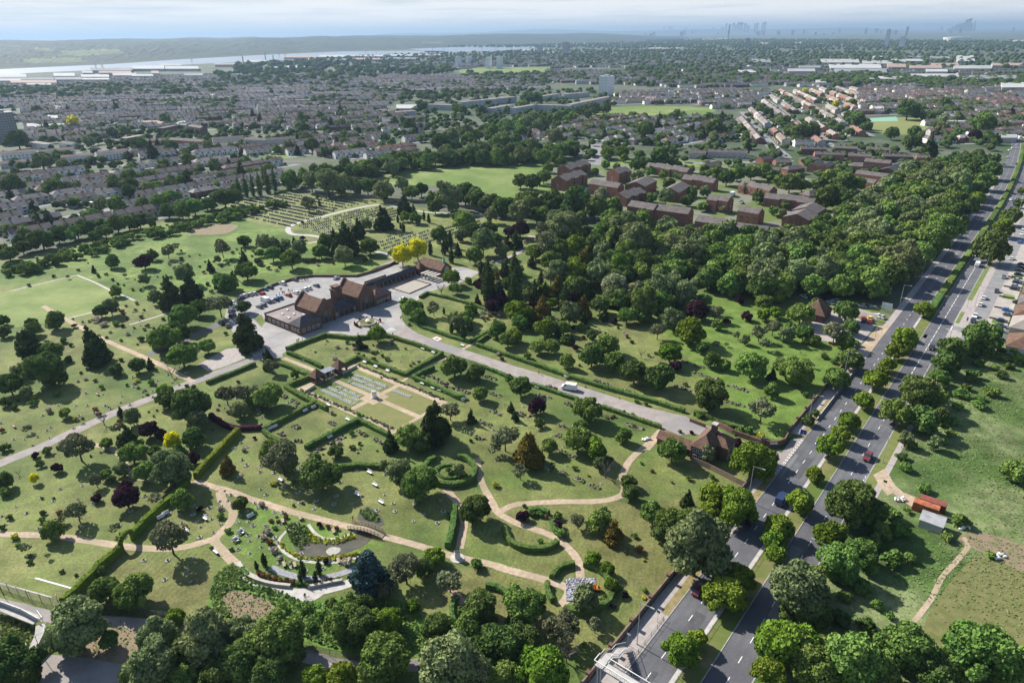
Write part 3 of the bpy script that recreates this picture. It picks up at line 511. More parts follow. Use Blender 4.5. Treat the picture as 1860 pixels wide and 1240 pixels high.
batch(465, 280, 4, 'behind the car park', '''640,640,190,D 600,690,110,D 500,660,120,B 470,710,110,M 640,740,120,G 825,670,130,B 790,770,45,s 975,715,45,m 1265,690,40,Y 1385,660,40,Y 1420,740,45,Y 1465,700,60,C 1410,620,50,Y 1365,680,45,Y 255,770,140,M 120,730,110,M 320,700,100,G 210,660,80,G 130,660,80,G 60,650,90,G 20,630,50,C 275,630,35,C
 420,768,40,s 90,825,35,s 25,720,60,M 30,800,40,s 700,640,90,D 560,600,60,D 170,700,80,B 15,780,50,B''')
batch(465, 280, 4, 'beside the small chapel', '1062,735,136,g 1172,685,142,g')
batch(465, 280, 4, 'behind the small chapel', '''1335,590,110,B 1510,500,150,M 1570,560,110,B 1690,540,120,B 1710,450,90,G 1650,650,150,G 1590,740,120,M 1830,640,70,C 1790,700,100,G 1840,560,80,P 1635,830,50,Y 1665,860,40,Y 1720,860,90,G 1815,830,100,C 1490,580,90,G 1740,620,90,B 1460,450,80,B 1620,590,90,M''')
batch(465, 280, 4, 'beside the roundabout lawn', '1635,950,105,P 1740,970,110,G 1840,950,120,B 1540,920,60,m 1420,900,115,L 1450,980,90,M 1610,1060,55,C 1140,1120,150,M 1180,1180,110,M 1090,1090,90,M 1290,1120,95,O 1345,980,85,d 1365,1140,22,Y 1560,1120,90,M 1530,1180,100,M 1440,1200,90,G 1700,1050,80,B')
batch(465, 280, 4, 'on the slope above the car park', '340,610,45,p 135,627,36,w 160,640,20,s 145,800,22,s 370,780,28,r 450,800,28,w 455,770,24,s 340,760,20,s 500,780,22,r 560,790,24,r 570,760,20,w 150,840,28,w 170,820,26,s 40,780,24,s 210,640,26,s')
batch(465, 280, 4, 'in the rock garden', '1665,1120,34,w 1705,1110,32,w 1650,1145,32,w 1690,1150,30,w 1720,1140,30,w 1765,1170,34,w 1735,1205,28,r 1680,1190,30,r 1640,1180,30,w 1750,1140,26,s 1720,780,26,w 1700,1170,26,r 1660,1205,24,s 1600,1150,28,s')
batch(930, 280, 4, 'in the rock garden', '180,1175,30,w 300,1180,30,w 330,1195,30,w 480,1095,36,w 510,1100,22,r 250,1190,28,r 130,1180,24,w 90,635,32,w 150,632,26,m 220,1200,26,r 370,1200,26,w 400,1190,24,w 150,1210,26,r 110,1200,26,s 450,1210,26,w 430,1165,24,r 60,1220,24,w 530,1160,26,m')
batch(930, 280, 4, 'between the brick flats', '''60,200,110,B 150,210,120,B 260,100,80,M 350,50,80,M 365,120,60,M 230,170,100,M 600,130,60,B 680,80,60,M 760,90,50,M 900,80,90,B 690,20,60,M 910,170,90,G 1010,130,70,M 1100,150,70,M 1140,220,90,B 1190,160,40,M 650,310,100,W 720,250,80,B 1015,315,80,M 1120,310,100,G 1270,340,90,B 1310,270,70,G 1400,270,70,G 1385,380,80,M
 1110,440,80,G 820,340,50,M 740,390,120,M 1300,110,60,M 1400,110,70,M 1480,130,90,M 1560,180,110,B 1640,150,100,M 1740,140,110,M 1830,120,100,M 1700,250,60,G 1790,320,90,B 1530,390,60,O 1290,530,60,m 1160,480,70,M 960,60,90,B 1030,50,80,B 820,30,60,L 700,0,60,L''')
batch(1395, 280, 4, 'between the brick flats', '''40,160,90,B 160,220,140,B 250,230,100,B 330,230,80,M 470,180,150,M 560,210,150,B 640,220,120,M 110,100,60,G 300,60,60,M 600,110,40,G 740,150,60,B 430,330,160,B 550,330,170,B 700,310,70,M 790,300,70,M 380,520,130,M 100,450,80,G 40,410,70,M 130,370,70,B 150,540,70,M 510,110,60,G 90,200,90,M 390,220,80,B 520,270,90,B 230,170,70,M''')
batch(930, 280, 4, 'on the wooded side of the chapel lawn', '''120,350,200,B 300,350,200,B 470,370,200,B 600,400,180,B 60,420,150,G 380,530,220,G 310,490,130,G 550,600,90,C 330,700,190,B 440,650,130,C 170,710,130,M 140,780,70,C 60,550,130,P 30,620,90,C 640,590,150,M 830,560,240,G 950,520,180,M 900,640,220,G 740,780,160,B 870,790,170,B 530,800,160,q 430,790,50,P 600,890,130,q
 330,990,130,q 380,900,90,C 280,880,110,O 210,900,45,Y 50,920,110,B 40,840,90,M 755,970,190,W 1180,840,180,M 1050,900,110,G 880,910,30,s 790,1060,170,B 890,1060,140,B 1010,1000,180,M 1130,1010,150,M 640,1100,130,B 670,1165,70,C 835,1175,130,M 1280,1000,70,P 1345,1140,145,P 1395,1060,110,M 1480,1140,110,O 1160,1190,150,G 940,1190,90,M
 1040,1090,130,M 1655,1060,62,P 1710,1175,80,P 1560,1215,50,P 1490,960,60,G 1620,980,130,B 1830,1080,120,M 1830,1170,90,L 520,1190,60,C 240,1000,50,Y 140,1030,60,C 200,1010,40,Y 80,1040,90,G 55,1150,180,L 130,1110,70,P 290,1080,80,L 370,1090,70,q 740,1210,50,P 230,450,120,B 180,440,130,B 400,420,130,B 720,470,150,M 820,480,150,M 700,540,120,B
 500,480,110,B 420,580,80,B 480,700,80,Y 510,750,70,C 580,700,100,M 620,750,100,G 660,700,130,B 700,850,100,G 1050,660,170,B 1120,720,150,B 980,740,150,B 1010,820,150,B 1080,780,120,M 460,980,90,C 490,930,80,C 560,1000,90,C 700,1060,100,B 950,860,90,M''')
batch(1395, 280, 4, 'beside the car sales yard', '570,1150,160,B 60,1040,110,L 240,1160,180,M 340,1110,110,M 50,1150,90,L')
batch(1395, 280, 4, 'on the left verge of the dual carriageway', '1510,70,50,B 1640,40,90,B 1620,120,140,B 1580,200,140,M 1520,260,130,M 1400,380,230,B 1510,340,110,Y-'.replace('Y-', 'L')+' 1410,490,90,L 1290,540,240,M 1190,640,220,M 1070,720,230,M 1000,810,200,M 940,880,160,M 1330,440,150,B 1480,290,90,L')
batch(1395, 280, 4, 'beside the service road', '1840,270,50,M 1820,360,70,B 1760,460,130,B 1710,540,135,L 1620,700,210,B')
batch(0, 580, 4, 'on the sloping lawn above the long drive', '''30,90,90,B 240,70,100,B 220,190,190,D 150,160,90,D 370,240,150,M 330,380,240,B 420,430,130,B 130,380,90,G 70,480,160,B 35,600,75,B 700,220,190,D 640,120,90,C 840,360,90,B 1000,340,110,B 1090,320,60,C 190,530,80,G 470,680,80,M 190,790,60,O 875,680,60,C 745,720,100,d 1240,380,90,d''')
batch(0, 580, 4, 'dotted along the long drive', '''465,150,55,m 518,185,32,s 110,635,50,s 190,490,50,s 880,290,36,s 495,290,60,s 590,385,26,s 925,475,25,s 740,490,40,m 690,440,32,s 565,445,22,w 620,428,30,w 1100,455,52,m 995,440,36,y 975,460,26,w 1000,490,28,w 1050,512,22,w 1070,545,22,s 410,540,60,m 245,565,38,y 230,605,55,m 350,660,52,w 550,720,40,y
 690,648,36,r 600,718,24,s 15,805,38,r 30,930,72,s 420,930,32,s 335,950,72,m 485,980,32,s 260,985,55,p 290,1050,62,s 1410,490,44,s 1355,480,28,s 880,150,24,s 450,190,30,s 340,160,30,s 770,290,30,r 660,360,30,s 130,590,28,s''')
batch(0, 580, 4, 'in the garden below the square lawn', '1210,140,210,M 1130,150,110,M 1290,110,150,B 1320,260,190,M 540,45,40,p 750,35,45,w 845,28,45,m 890,45,34,s 1070,45,34,s 925,100,34,w 1025,140,46,s 1115,65,28,s 1050,70,28,s 800,90,24,w 1535,155,26,s 1640,100,32,s 1505,200,110,M 775,130,24,p 650,10,26,w 975,60,20,s 1000,180,18,s')
batch(0, 580, 4, 'below the long drive', '''415,1080,75,P 555,900,220,O 960,710,110,G 850,780,90,O 1080,800,125,P 1170,830,80,P 1250,890,110,g 1215,580,150,B 1200,530,110,L 1390,640,260,B 1430,740,130,G 1410,870,150,B 1395,1010,100,P 920,860,150,D 960,980,170,M 770,900,80,M 1050,1110,140,M 1240,1080,240,G 880,1090,90,G 770,1130,80,M 810,1160,60,B 910,1215,90,P
 690,1160,100,O 250,1160,58,g 130,1110,50,d 30,1180,110,B 1640,540,140,O 1760,530,140,O 1740,650,110,G 1825,600,80,M 1650,1065,110,q 1850,510,80,O 1290,960,90,M 1330,1150,110,M 1120,960,90,B 1010,900,70,M''')
batch(0, 580, 4, 'beside the courtyard', '1790,110,200,D')
batch(0, 580, 4, 'dotted below the long drive', '1770,945,38,w 1140,660,18,s 1080,670,18,s 1115,700,20,r 730,960,20,w 1580,650,26,w 1730,450,28,p 1590,620,20,r 1850,860,30,p 870,740,40,r 720,690,36,r 660,990,20,s 550,950,36,s 1545,800,22,s')
batch(465, 580, 4, 'beside the courtyard', '80,260,72,C 75,330,60,C')
batch(465, 580, 4, 'on the hedged lawn near the crematorium', '750,165,72,C 880,110,130,L')
batch(465, 580, 4, 'on the hedged lawn near the crematorium', '580,290,52,w 665,165,32,m 710,185,30,p 800,200,36,p 710,212,26,w 785,265,30,s 850,240,32,s 880,235,26,s 745,250,30,s 915,260,32,m 950,283,40,m 858,287,48,s 590,195,32,w 655,205,22,w 515,155,18,s 430,235,16,s 1140,310,30,w 1120,330,26,y 1085,210,20,s 990,180,20,s 1240,200,20,y 1180,300,26,w 985,145,24,w 850,185,18,s 1030,215,16,s')
batch(465, 580, 4, 'round the memorial garden', '280,400,60,B 110,330,110,O 90,560,190,M 30,590,110,M 745,690,32,m 430,545,22,m 505,585,16,m 1010,435,26,s 910,420,18,m 1440,340,185,B 1590,390,130,B 1630,545,110,M 1565,710,72,C 1300,770,230,D 1110,850,190,M 1200,910,130,B 1410,650,140,O 975,890,110,C 1210,415,24,w 1290,555,20,s 550,670,42,w 680,650,20,s 475,640,18,w')
batch(465, 580, 4, 'between the memorial garden and the pond', '''580,960,100,B 470,1130,270,B 180,980,260,O 100,960,150,M 240,1060,100,M 1030,1100,170,G 1190,1200,250,M 1470,1100,90,G 1730,930,90,O 1810,850,180,O 1850,640,60,C 930,1060,60,G''')
batch(465, 580, 4, 'between the memorial garden and the pond', '700,925,46,s 755,900,32,s 695,825,46,m 600,890,42,w 755,935,18,y 485,975,20,y 880,950,18,m 735,960,22,w 1240,1085,36,m 1270,1060,30,m 1410,1090,70,m 1390,1090,24,r 1520,1120,36,m 1740,1200,52,y 120,1190,40,y 210,1200,36,w 280,1175,42,m 155,1185,30,w 1560,880,30,s 1600,860,22,m 1160,440,24,m')
batch(465, 580, 4, 'in the hedged quarter by the roundabout', '1420,60,36,Y 1505,90,55,Y 1560,50,36,Y 1750,80,120,M 1830,150,120,M 1460,20,100,G 1530,20,90,M 1760,250,30,w 1785,285,36,r 1110,30,30,m 1840,100,16,y')
batch(930, 580, 4, 'below the rock garden', '290,60,95,G 20,120,100,L 190,200,110,M 285,200,120,M 430,150,60,C 460,205,46,P 400,310,100,M 110,260,55,M 575,120,80,B 700,190,150,M 340,100,50,C 60,20,120,M 240,30,70,C 380,150,60,M 500,60,60,M')
batch(930, 580, 4, 'below the rock garden', '25,165,40,m 560,60,30,r 520,130,34,p 440,60,36,p 640,120,30,y 350,60,26,w 130,30,26,w 180,40,24,r 90,60,24,w 230,90,26,s 820,100,26,w 835,125,26,r 870,160,32,s 1045,245,26,s 180,60,24,s 680,100,24,s 770,60,24,s')
batch(930, 580, 4, 'in the row above the main drive', '580,270,175,B 740,310,155,M 890,385,185,B 1070,420,205,B 1445,555,235,B')
batch(930, 580, 4, 'on the grass above the main drive', '1150,240,160,L 1190,335,88,P 940,245,70,d 1385,210,90,B 1450,300,110,M 1540,330,90,M 1300,90,200,L 1260,60,100,L 1060,70,120,O 1740,340,210,M 1630,110,60,O 1560,180,32,O 1820,640,180,O 1800,90,110,O 1840,170,90,O 1700,150,60,G 1480,180,60,O 1490,40,80,M')
batch(930, 580, 4, 'along the edge of the main drive', '905,590,40,m 975,610,38,m 812,665,28,m 878,690,32,m 275,480,28,w 315,503,32,r 250,483,16,r 395,410,42,w 535,490,14,r 1220,810,32,m 1305,820,30,p 1355,690,62,m 490,330,24,s 410,400,40,s 1260,470,36,s 615,450,20,r 780,570,12,r')
batch(930, 580, 4, 'on the lawn below the main drive', '60,490,150,B 180,640,120,P 550,660,200,M 810,850,110,M 605,950,150,L 480,880,190,M 270,930,110,M 120,950,215,q 270,1070,90,O 20,700,60,C 680,1080,150,d 850,1180,110,B 640,1050,100,B -20,430,70,M 500,790,110,M 60,1100,110,O')
batch(930, 580, 4, 'on the lawn below the main drive', '200,755,85,s 455,1075,42,m 555,1130,24,y 710,1020,54,s 1015,1095,32,r 1285,1150,46,m 940,1040,28,m 740,700,30,r 690,710,26,m 425,625,24,m 1160,1180,24,r')
batch(930, 580, 4, 'beside the gate lodge', '1165,955,190,M 1415,970,120,G 1640,905,70,P 1740,1040,280,L 1850,1000,150,L')
batch(930, 580, 4, 'beside the gate lodge', '1580,780,54,m 1650,800,50,m 1720,800,60,m 1810,850,60,y 1450,1140,50,m 1620,830,30,m')
batch(1395, 580, 4, 'on the bright meadow beside the dual carriageway', '40,50,110,O 130,110,110,G 260,100,130,M 490,80,170,O 560,170,110,M 600,60,110,B 200,380,220,M 240,240,30,d 30,520,110,M 30,400,70,C 100,330,120,M 160,50,70,M 330,150,90,M 410,240,60,d 320,330,40,O 140,340,70,M')
batch(1395, 580, 4, 'on the bright meadow beside the dual carriageway', '410,265,56,s 480,300,56,s 50,830,30,s 270,545,46,m 640,170,60,m')
batch(1395, 580, 4, 'on the left pavement of the dual carriageway', '600,290,180,B 500,430,170,M 295,730,90,B 345,680,50,B')
batch(1395, 580, 4, 'in the row along the central reservation', '990,160,160,L 1010,110,90,L 925,240,120,L 870,335,110,L 830,380,90,L 775,440,150,L 695,590,140,L 590,740,140,L 525,840,130,L 450,930,180,L 340,1130,115,L')
batch(1395, 280, 4, 'in the row along the central reservation', '1140,1130,130,L')
batch(1395, 580, 4, 'on the verge right of the dual carriageway', '1340,220,190,B 1550,140,240,B 1290,330,170,B 1090,550,240,B 930,680,210,M 1120,740,200,B 1200,500,130,O 1000,870,100,G 1250,420,130,M 1230,580,130,M 1240,700,120,B 1380,200,130,M 1160,640,140,B')
batch(1395, 580, 4, 'on the rough meadow', '1790,1110,160,M 1850,1060,90,M 1220,900,90,G 1610,260,70,m 1700,270,80,m 1800,280,90,m 1480,240,80,m 1850,290,70,m')
K = 3.542
batch(0, 890, K, 'on the lower lawn', '''400,180,56,O 490,130,130,O 165,370,60,O 340,265,125,M 735,240,66,O 620,50,60,P 810,50,150,P 990,50,80,O 1175,70,125,M 1085,290,220,O 1545,90,95,B 310,420,36,O 690,660,0.1,B 30,10,60,M 400,520,30,s''')
batch(0, 890, K, 'on the lower lawn', '60,170,42,s 15,240,42,s 275,145,42,s 378,142,36,r 270,190,46,m 95,297,48,y 118,350,40,m 190,425,30,s 1468,258,40,m 1490,378,28,s 1285,120,46,p 1415,110,38,w 1415,160,50,m 1190,232,32,r 490,545,24,s 190,460,36,s 345,50,20,s 270,50,20,s 775,185,22,s 1360,370,26,s 985,140,30,w')
batch(0, 890, K, 'beside the dark mesh fence', '670,660,180,M 850,660,220,M 640,520,60,M')
batch(0, 890, K, 'along the bottom path', '500,900,300,G 410,960,170,G 80,1110,300,B 1120,840,130,L 1010,960,230,G 1130,1010,180,M 970,1130,280,G 1330,970,300,G 1540,1130,260,B 700,970,110,M 1560,930,200,G 1640,1000,200,G 150,1200,200,B 1200,1170,200,M 1400,1180,220,B 850,1180,140,M')
batch(465, 890, K, 'round the pond', '''35,90,46,w 70,265,50,w 45,300,44,w 120,382,58,w 150,432,44,w 90,330,48,r 95,195,30,r 140,198,26,r 190,170,36,r 410,220,42,p 463,232,34,r 515,243,36,r 453,455,42,p 590,455,62,w 220,462,30,w 240,95,22,m 300,80,22,s 120,240,32,m 185,150,22,s 130,165,20,w''')
batch(465, 890, K, 'at the pond terrace', '50,450,42,Y 300,510,50,Y 285,560,36,Y 405,500,46,Y 380,550,36,Y 2,485,30,Y')
batch(465, 890, K, 'in the clipped row on the terrace wall', '20,530,38,r 45,545,38,r 82,553,38,r 118,565,38,r 157,575,38,r 195,580,38,r 235,587,38,r 275,595,42,m 400,590,38,r 443,582,40,r 485,575,40,r 530,570,38,m')
batch(465, 890, K, 'between the pond and the round sculpture', '720,510,270,b 960,490,210,O 1150,425,130,L 1085,510,120,B 1245,570,160,O 1420,470,75,M 1010,745,90,L 830,640,120,O')
batch(465, 890, K, 'on the lawn below the round sculpture', '1410,140,190,B 1160,890,190,B 1460,770,220,B 1320,770,60,m 1370,920,220,M 1240,160,50,m')
batch(465, 890, K, 'along the bottom path', '''560,860,220,M 690,880,220,B 840,840,190,L 830,1090,320,M 1230,1130,350,G 1540,1000,300,B 130,950,330,M 60,1190,230,B 550,1200,180,L 690,1200,140,M 1600,1180,240,M 20,1050,200,B 380,1200,150,L 1400,1200,220,G 700,740,120,B 620,780,120,B 1370,1060,180,G 240,1060,150,B''')
batch(465, 890, K, 'at the foot of the green bank', '170,760,70,m 330,760,60,m 420,800,70,m 600,700,90,m 690,720,90,m 480,720,70,m 260,830,70,m 360,880,80,m 80,640,40,m 210,920,60,m')
batch(930, 890, K, 'on the striped lawn', '''760,20,100,B 905,150,150,M 1010,210,190,M 1130,60,90,C 1140,150,90,M 1190,370,380,G 1120,330,160,G 555,200,150,M 425,190,100,O 655,280,120,q 520,440,100,L 615,510,85,L 640,610,90,L 470,700,150,G 535,870,90,O 350,1040,170,d 90,740,250,M 320,870,200,O 60,980,220,B 190,1160,320,L 30,870,150,B 960,280,120,B''')
batch(930, 890, K, 'on the striped lawn', '597,120,40,s 787,293,40,s 822,378,56,r 848,447,22,y 65,165,95,p 130,150,50,s 215,165,34,r 290,160,60,m 290,220,70,p 310,270,70,m 185,325,46,m 175,150,50,m 730,675,46,p 650,745,38,p 855,640,36,m 465,990,36,m 690,620,50,m 80,100,30,m 600,700,70,m 850,690,30,y')
batch(930, 890, K, 'on the roadside below the lodge', '1300,40,170,L 1440,110,240,L 1270,130,120,L 1370,60,120,L')
batch(930, 890, K, 'in the row along the central reservation', '1360,660,250,L 1450,580,210,L 1090,1030,220,L 1190,960,125,L')
batch(1395, 890, K, 'in the row along the central reservation', '70,240,170,L 35,320,150,L 205,80,150,L 50,420,120,L')
batch(1395, 890, K, 'on the verge right of the dual carriageway', '540,110,300,B 650,150,200,B 390,300,190,L 590,410,190,M 440,480,240,M 200,640,330,G 280,600,200,M 300,800,200,B 520,560,110,M 190,780,200,B')
batch(1395, 890, K, 'in the wood at the bottom right corner', '90,1010,330,L 550,1090,360,M 900,1030,330,M 1350,1040,380,M 1150,1140,220,M 300,1120,300,M 1550,1180,240,M 720,1180,220,B 1640,1090,180,M 240,960,160,L 400,1000,160,M 1080,1200,260,B 0,1180,200,L')
batch(1395, 890, K, 'on the rough meadow', '1250,190,110,m 1150,300,70,m 650,460,90,m 1430,410,60,m 560,600,80,m 780,800,60,m 700,730,80,m 900,130,50,m')
# woodland between the flats and the dual carriageway, filled crown by crown
def fill(poly, zone, codes, dmin, wlo, whi, hs=1., nmax=400, wpoly=None, avoid=None):
    P = wpoly or [tuple(G(x, y, 8.)) for x, y in poly]; xs = [p[0] for p in P]; ys = [p[1] for p in P]; pts = []; t = 0
    while t < nmax*30 and len(pts) < nmax:
        t += 1; p = (RNG.uniform(min(xs), max(xs)), RNG.uniform(min(ys), max(ys)))
        if inpoly(p, P) and all((p[0]-q[0])**2+(p[1]-q[1])**2 > dmin*dmin for q in pts) and not (avoid and avoid(p)): pts.append(p)
    for p in pts:
        o = plant(np.array(p), float(RNG.uniform(wlo, whi)), codes[int(RNG.integers(0, len(codes)))], zone, hs)
        if zone.startswith('in the wood'): o.name = 'woodland_tree'
    return pts
WOOD = 'in the wood between the brick flats and the dual carriageway'
fill([(1115, 395), (1190, 412), (1255, 422), (1330, 428), (1420, 428), (1470, 420), (1520, 395), (1550, 365), (1600, 345), (1630, 320), (1670, 300), (1750, 305), (1755, 340), (1735, 385), (1700, 410), (1670, 440), (1640, 490), (1600, 520), (1540, 515), (1440, 512), (1370, 522), (1290, 505), (1220, 480), (1150, 450), (1100, 420)], WOOD, 'BBMMMGG', 7.6, 9.5, 14.5, 1., 230)
fill([(1690, 300), (1745, 275), (1790, 278), (1775, 315), (1740, 345)], WOOD, 'BBM', 8.5, 9, 13, 1., 25)
# scrub on the rough meadow edge and the boundary belts (low)
fill(None, 'in the bramble belt beside the dual carriageway', 'mmmsm', 4.2, 3., 5.5, .8, 50, wpoly=[tuple(R(s, o)) for s, o in ((120, -20.5), (180, -19), (210, -17.8), (255, -17.5), (300, -15), (305, 8), (270, 0), (230, -6), (200, -9), (160, -7), (120, -8))], avoid=lambda p: 170 < p[0]*RD[0]+p[1]*RD[1] < 182 and -13 < p[0]*RN[0]+p[1]*RN[1] < 0)
fill([(0, 487), (60, 468), (150, 445), (250, 417), (345, 398), (395, 378), (395, 372), (340, 388), (240, 408), (140, 432), (60, 455), (0, 465)], 'in the belt behind the upper lawn', 'mms', 3.4, 4, 7, 1., 60)
fill([(400, 385), (470, 365), (520, 355), (520, 350), (460, 360), (395, 378)], 'in the line beside the headstone field', 'msM', 4, 5, 8, .8, 16)

fill([(985, 400), (1090, 420), (1150, 465), (1240, 500), (1245, 535), (1180, 555), (1120, 530), (1040, 520), (1000, 500), (985, 440)], 'on the wooded side of the chapel lawn', 'BMMGLCO', 7.5, 7, 12, 1.1, 42)
fill([(880, 480), (980, 500), (1060, 530), (1100, 570), (1000, 585), (900, 560), (870, 520)], 'in the rock garden', 'CYGMPLq', 5.8, 4, 8, 1.1, 28)
# ------------------------------------------------------------------ hedges
def hedge(label, pts, wd, h, m=None, world=False, sm=2, closed=False, name='hedge', z0=0.):
    P = list(pts) if world else wpts(pts)
    if closed: P.append(P[0])
    P = smooth_line(P, sm) if sm > 1 else P; Q = [P[0]]
    for a, b in zip(P[:-1], P[1:]):
        n = max(1, int(np.linalg.norm(np.array(b)-a)/.7)); Q += [np.array(a)+(np.array(b)-a)*(i+1)/n for i in range(n)]
    prof = [(-.5, 0), (-.52, .55), (-.44, .97), (0, 1.02), (.44, .97), (.52, .55), (.5, 0)]; V = []; F = []
    for i, p in enumerate(Q):
        a = Q[max(i-1, 0)]; b = Q[min(i+1, len(Q)-1)]; t = (b-a)/max(np.linalg.norm(b-a), 1e-6); nn = np.array([t[1], -t[0]])
        for x, z in prof: q = p+nn*(x*wd+RNG.normal(0, .06)); V.append((q[0], q[1], z0+max(0, z*h*(1+.07*math.sin(i*.31)+.04*math.sin(i*.83+1))+(RNG.normal(0, .05) if z > .1 else -.02))))
    k = len(prof)
    for i in range(len(Q)-1): F += [(i*k+j, i*k+j+1, (i+1)*k+j+1, (i+1)*k+j) for j in range(k-1)]
    F += [tuple(range(k-1, -1, -1)), tuple((len(Q)-1)*k+j for j in range(k))]
    V = np.array(V); n = min(9000, int(len(Q)*14)); ii = RNG.integers(0, max(1, len(Q)-1), n); jj = RNG.integers(1, k-2, n); f = RNG.uniform(0, 1, (n, 1)); g_ = RNG.uniform(0, 1, (n, 1))
    A = V[ii*k+jj]*(1-f)+V[ii*k+jj+1]*f; B = V[(ii+1)*k+jj]*(1-f)+V[(ii+1)*k+jj+1]*f; Cc = A*(1-g_)+B*g_; Nn = np.tile([0, 0, 1.], (n, 1)); lv, lf = quads(Cc, Nn, .14, .8)
    me = join([(V, np.array(0))], name, [m or L_H]) if 0 else mesh(name, np.concatenate([V, lv]), F+[tuple(int(q)+len(V) for q in r) for r in lf], [m or L_H])
    return tag(link(name, me), label, 'hedge', 'clipped hedges')
hedge('clipped green hedge framing the lawn in front of the crematorium roundabout', [(521, 637), (556, 623), (590, 611), (645, 617), (700, 611), (747, 625), (803, 645), (770, 664), (737, 683), (690, 666), (650, 651), (622, 666)], 1.5, 1.5, sm=1)
hedge('short clipped hedge with benches left of the two pavilions', [(523, 643), (560, 657), (586, 670)], 1.3, 1.4, sm=1)
hedge('clipped hedge closing the left corner of the memorial garden', [(564, 687), (519, 705), (547, 722), (568, 732), (594, 745)], 1.5, 1.5, sm=1)
hedge('low hedge beside the gravel path left of the pavilions', [(506, 661), (535, 672), (562, 684)], 1.4, 1.2, sm=1)
hedge('long clipped hedge with benches along the upper side of the striped rectangle lawn', [(574, 734), (525, 759), (482, 782)], 1.4, 1.6, sm=1); hedge('short hedge at the left end of the rectangle lawn', [(480, 786), (494, 799), (512, 806)], 1.4, 1.5, sm=1)
hedge('clipped hedge along the lower side of the striped rectangle lawn', [(650, 767), (600, 792), (556, 817)], 1.5, 1.6, sm=1); hedge('clipped hedge between the memorial garden and the flower bed lawn', [(648, 763), (675, 777), (705, 792)], 1.5, 1.4, sm=1)
hedge('clipped hedge with four benches right of the memorial garden', [(788, 670), (750, 687), (778, 700), (807, 712), (831, 724), (845, 724)], 1.4, 1.5, sm=1)
hedge('clipped hedge round the quarter nearest the parked white car', [(763, 542), (776, 534), (812, 542), (860, 555), (888, 567)], 1.4, 1.3, sm=1); hedge('long clipped hedge round the quarter right of the roundabout', [(748, 583), (765, 595), (815, 612), (852, 623), (889, 604), (898, 597)], 1.4, 1.3, sm=1)
hedge('very long clipped hedge along the upper side of the main drive', [(865, 628), (930, 650), (980, 667), (1040, 688), (1105, 708), (1155, 722), (1205, 737), (1243, 749)], 1.4, 1.4, sm=1)
hedge('short return hedge beside the gravel path by the main drive', [(864, 626), (876, 618), (888, 610)], 1.3, 1.3, sm=1)
hedge('clipped hedge beside the lower edge of the upper main drive', [(876, 667), (925, 686)], 1.3, 1.1, sm=1); hedge('long clipped hedge along the lower edge of the main drive opposite the white van', [(965, 700), (1000, 711), (1050, 728)], 1.3, 1.2, sm=1); hedge('clipped hedge along the drive ending at the lodge paving', [(1094, 741), (1150, 760), (1200, 778)], 1.3, 1.2, sm=1)
hedge('overgrown yellow-topped hedge opposite the gate lodge', [(1260, 753), (1281, 757), (1305, 767), (1330, 776), (1350, 781)], 1.6, 1.5, sm=1)
hedge('tall golden clipped hedge beside the long lower lawn', [(434, 787), (410, 811), (382, 841), (357, 870)], 1.5, 2.2, L_HG, sm=1); hedge('tall golden hedge running down to the clipped arch', [(343, 880), (327, 898), (285, 933), (243, 977)], 1.5, 2.2, L_HG, sm=1)
hedge('tall golden hedge from the arch down to the mesh fence', [(222, 1002), (181, 1036), (150, 1068), (117, 1101)], 1.5, 2.2, L_HG, sm=1)
a_, b_ = G(243, 979), G(222, 1002)
ar = MB()
for i in range(9):
    t0, t1 = i/9*math.pi, (i+1)/9*math.pi; f = lambda t: tuple(a_+(b_-a_)*(1-math.cos(t))/2)+(1.7+1.9*math.sin(t),)
    p0, p1 = f(t0), f(t1); ar.tube(p0, p1, .62, .62, 8)
for p in (a_, b_): ar.tube((*p, 0), (*p, 1.9), .7, .62, 8)
tag(ar.obj('hedge_arch', L_HG), 'golden hedge clipped into an arch over the gravel path', 'hedge')
hedge('clipped hedge along the top of the long drive', [(376, 698), (420, 681), (464, 663)], 1.4, 1.3, sm=1)
hedge('dark purple hedge below the courtyard', [(383, 757), (410, 775), (435, 781), (475, 779)], 1.6, 1.4, L_P, sm=2)
hedge('dark hedge crossing the lawn above the pond memorials', [(612, 852), (655, 848), (697, 850)], 1.6, 1.4, sm=2)
def ring(cx, cy, rx, ry, a0=0, a1=360, n=20): return [(cx+rx*math.cos(math.radians(a0+(a1-a0)*i/n)), cy+ry*math.sin(math.radians(a0+(a1-a0)*i/n))) for i in range(n+1)]
hedge('round hedge enclosing the circular garden', ring(817, 857, 46, 27, -70, 235), 1.5, 1.6, sm=2); hedge('small inner ring hedge of the circular garden', ring(817, 857, 24, 12, 0, 330), .8, .5, sm=2)
hedge('curved dark hedge below the flower bed right of the gravel paths', [(916, 962), (925, 985), (945, 997), (968, 1000), (995, 998), (1013, 987)], 1.4, 1.5, sm=3); hedge('curved hedge behind the small round bed on the striped lawn', [(961, 931), (980, 928), (997, 935)], 1.2, 1.2, sm=3)
hedge('dark hedge right of the small round bed on the striped lawn', [(1003, 950), (1010, 968), (1024, 976)], 1.4, 1.5, sm=2)
hedge('curved hedge behind the upper left corner of the striped tarpaulin', [(1044, 1027), (1025, 1030), (1010, 1040), (1002, 1052)], 1.2, 1.3, sm=3); hedge('curved hedge left of the tarpaulin', [(994, 1061), (996, 1080), (1004, 1094)], 1.2, 1.3, sm=3)
hedge('curved hedge behind the orange digger', [(1060, 1027), (1080, 1033), (1100, 1047), (1110, 1062)], 1.3, 1.4, sm=3); hedge('curved hedge in front of the tarpaulin', [(1113, 1078), (1104, 1096), (1083, 1108), (1050, 1114), (1025, 1107)], 1.3, 1.4, sm=3)
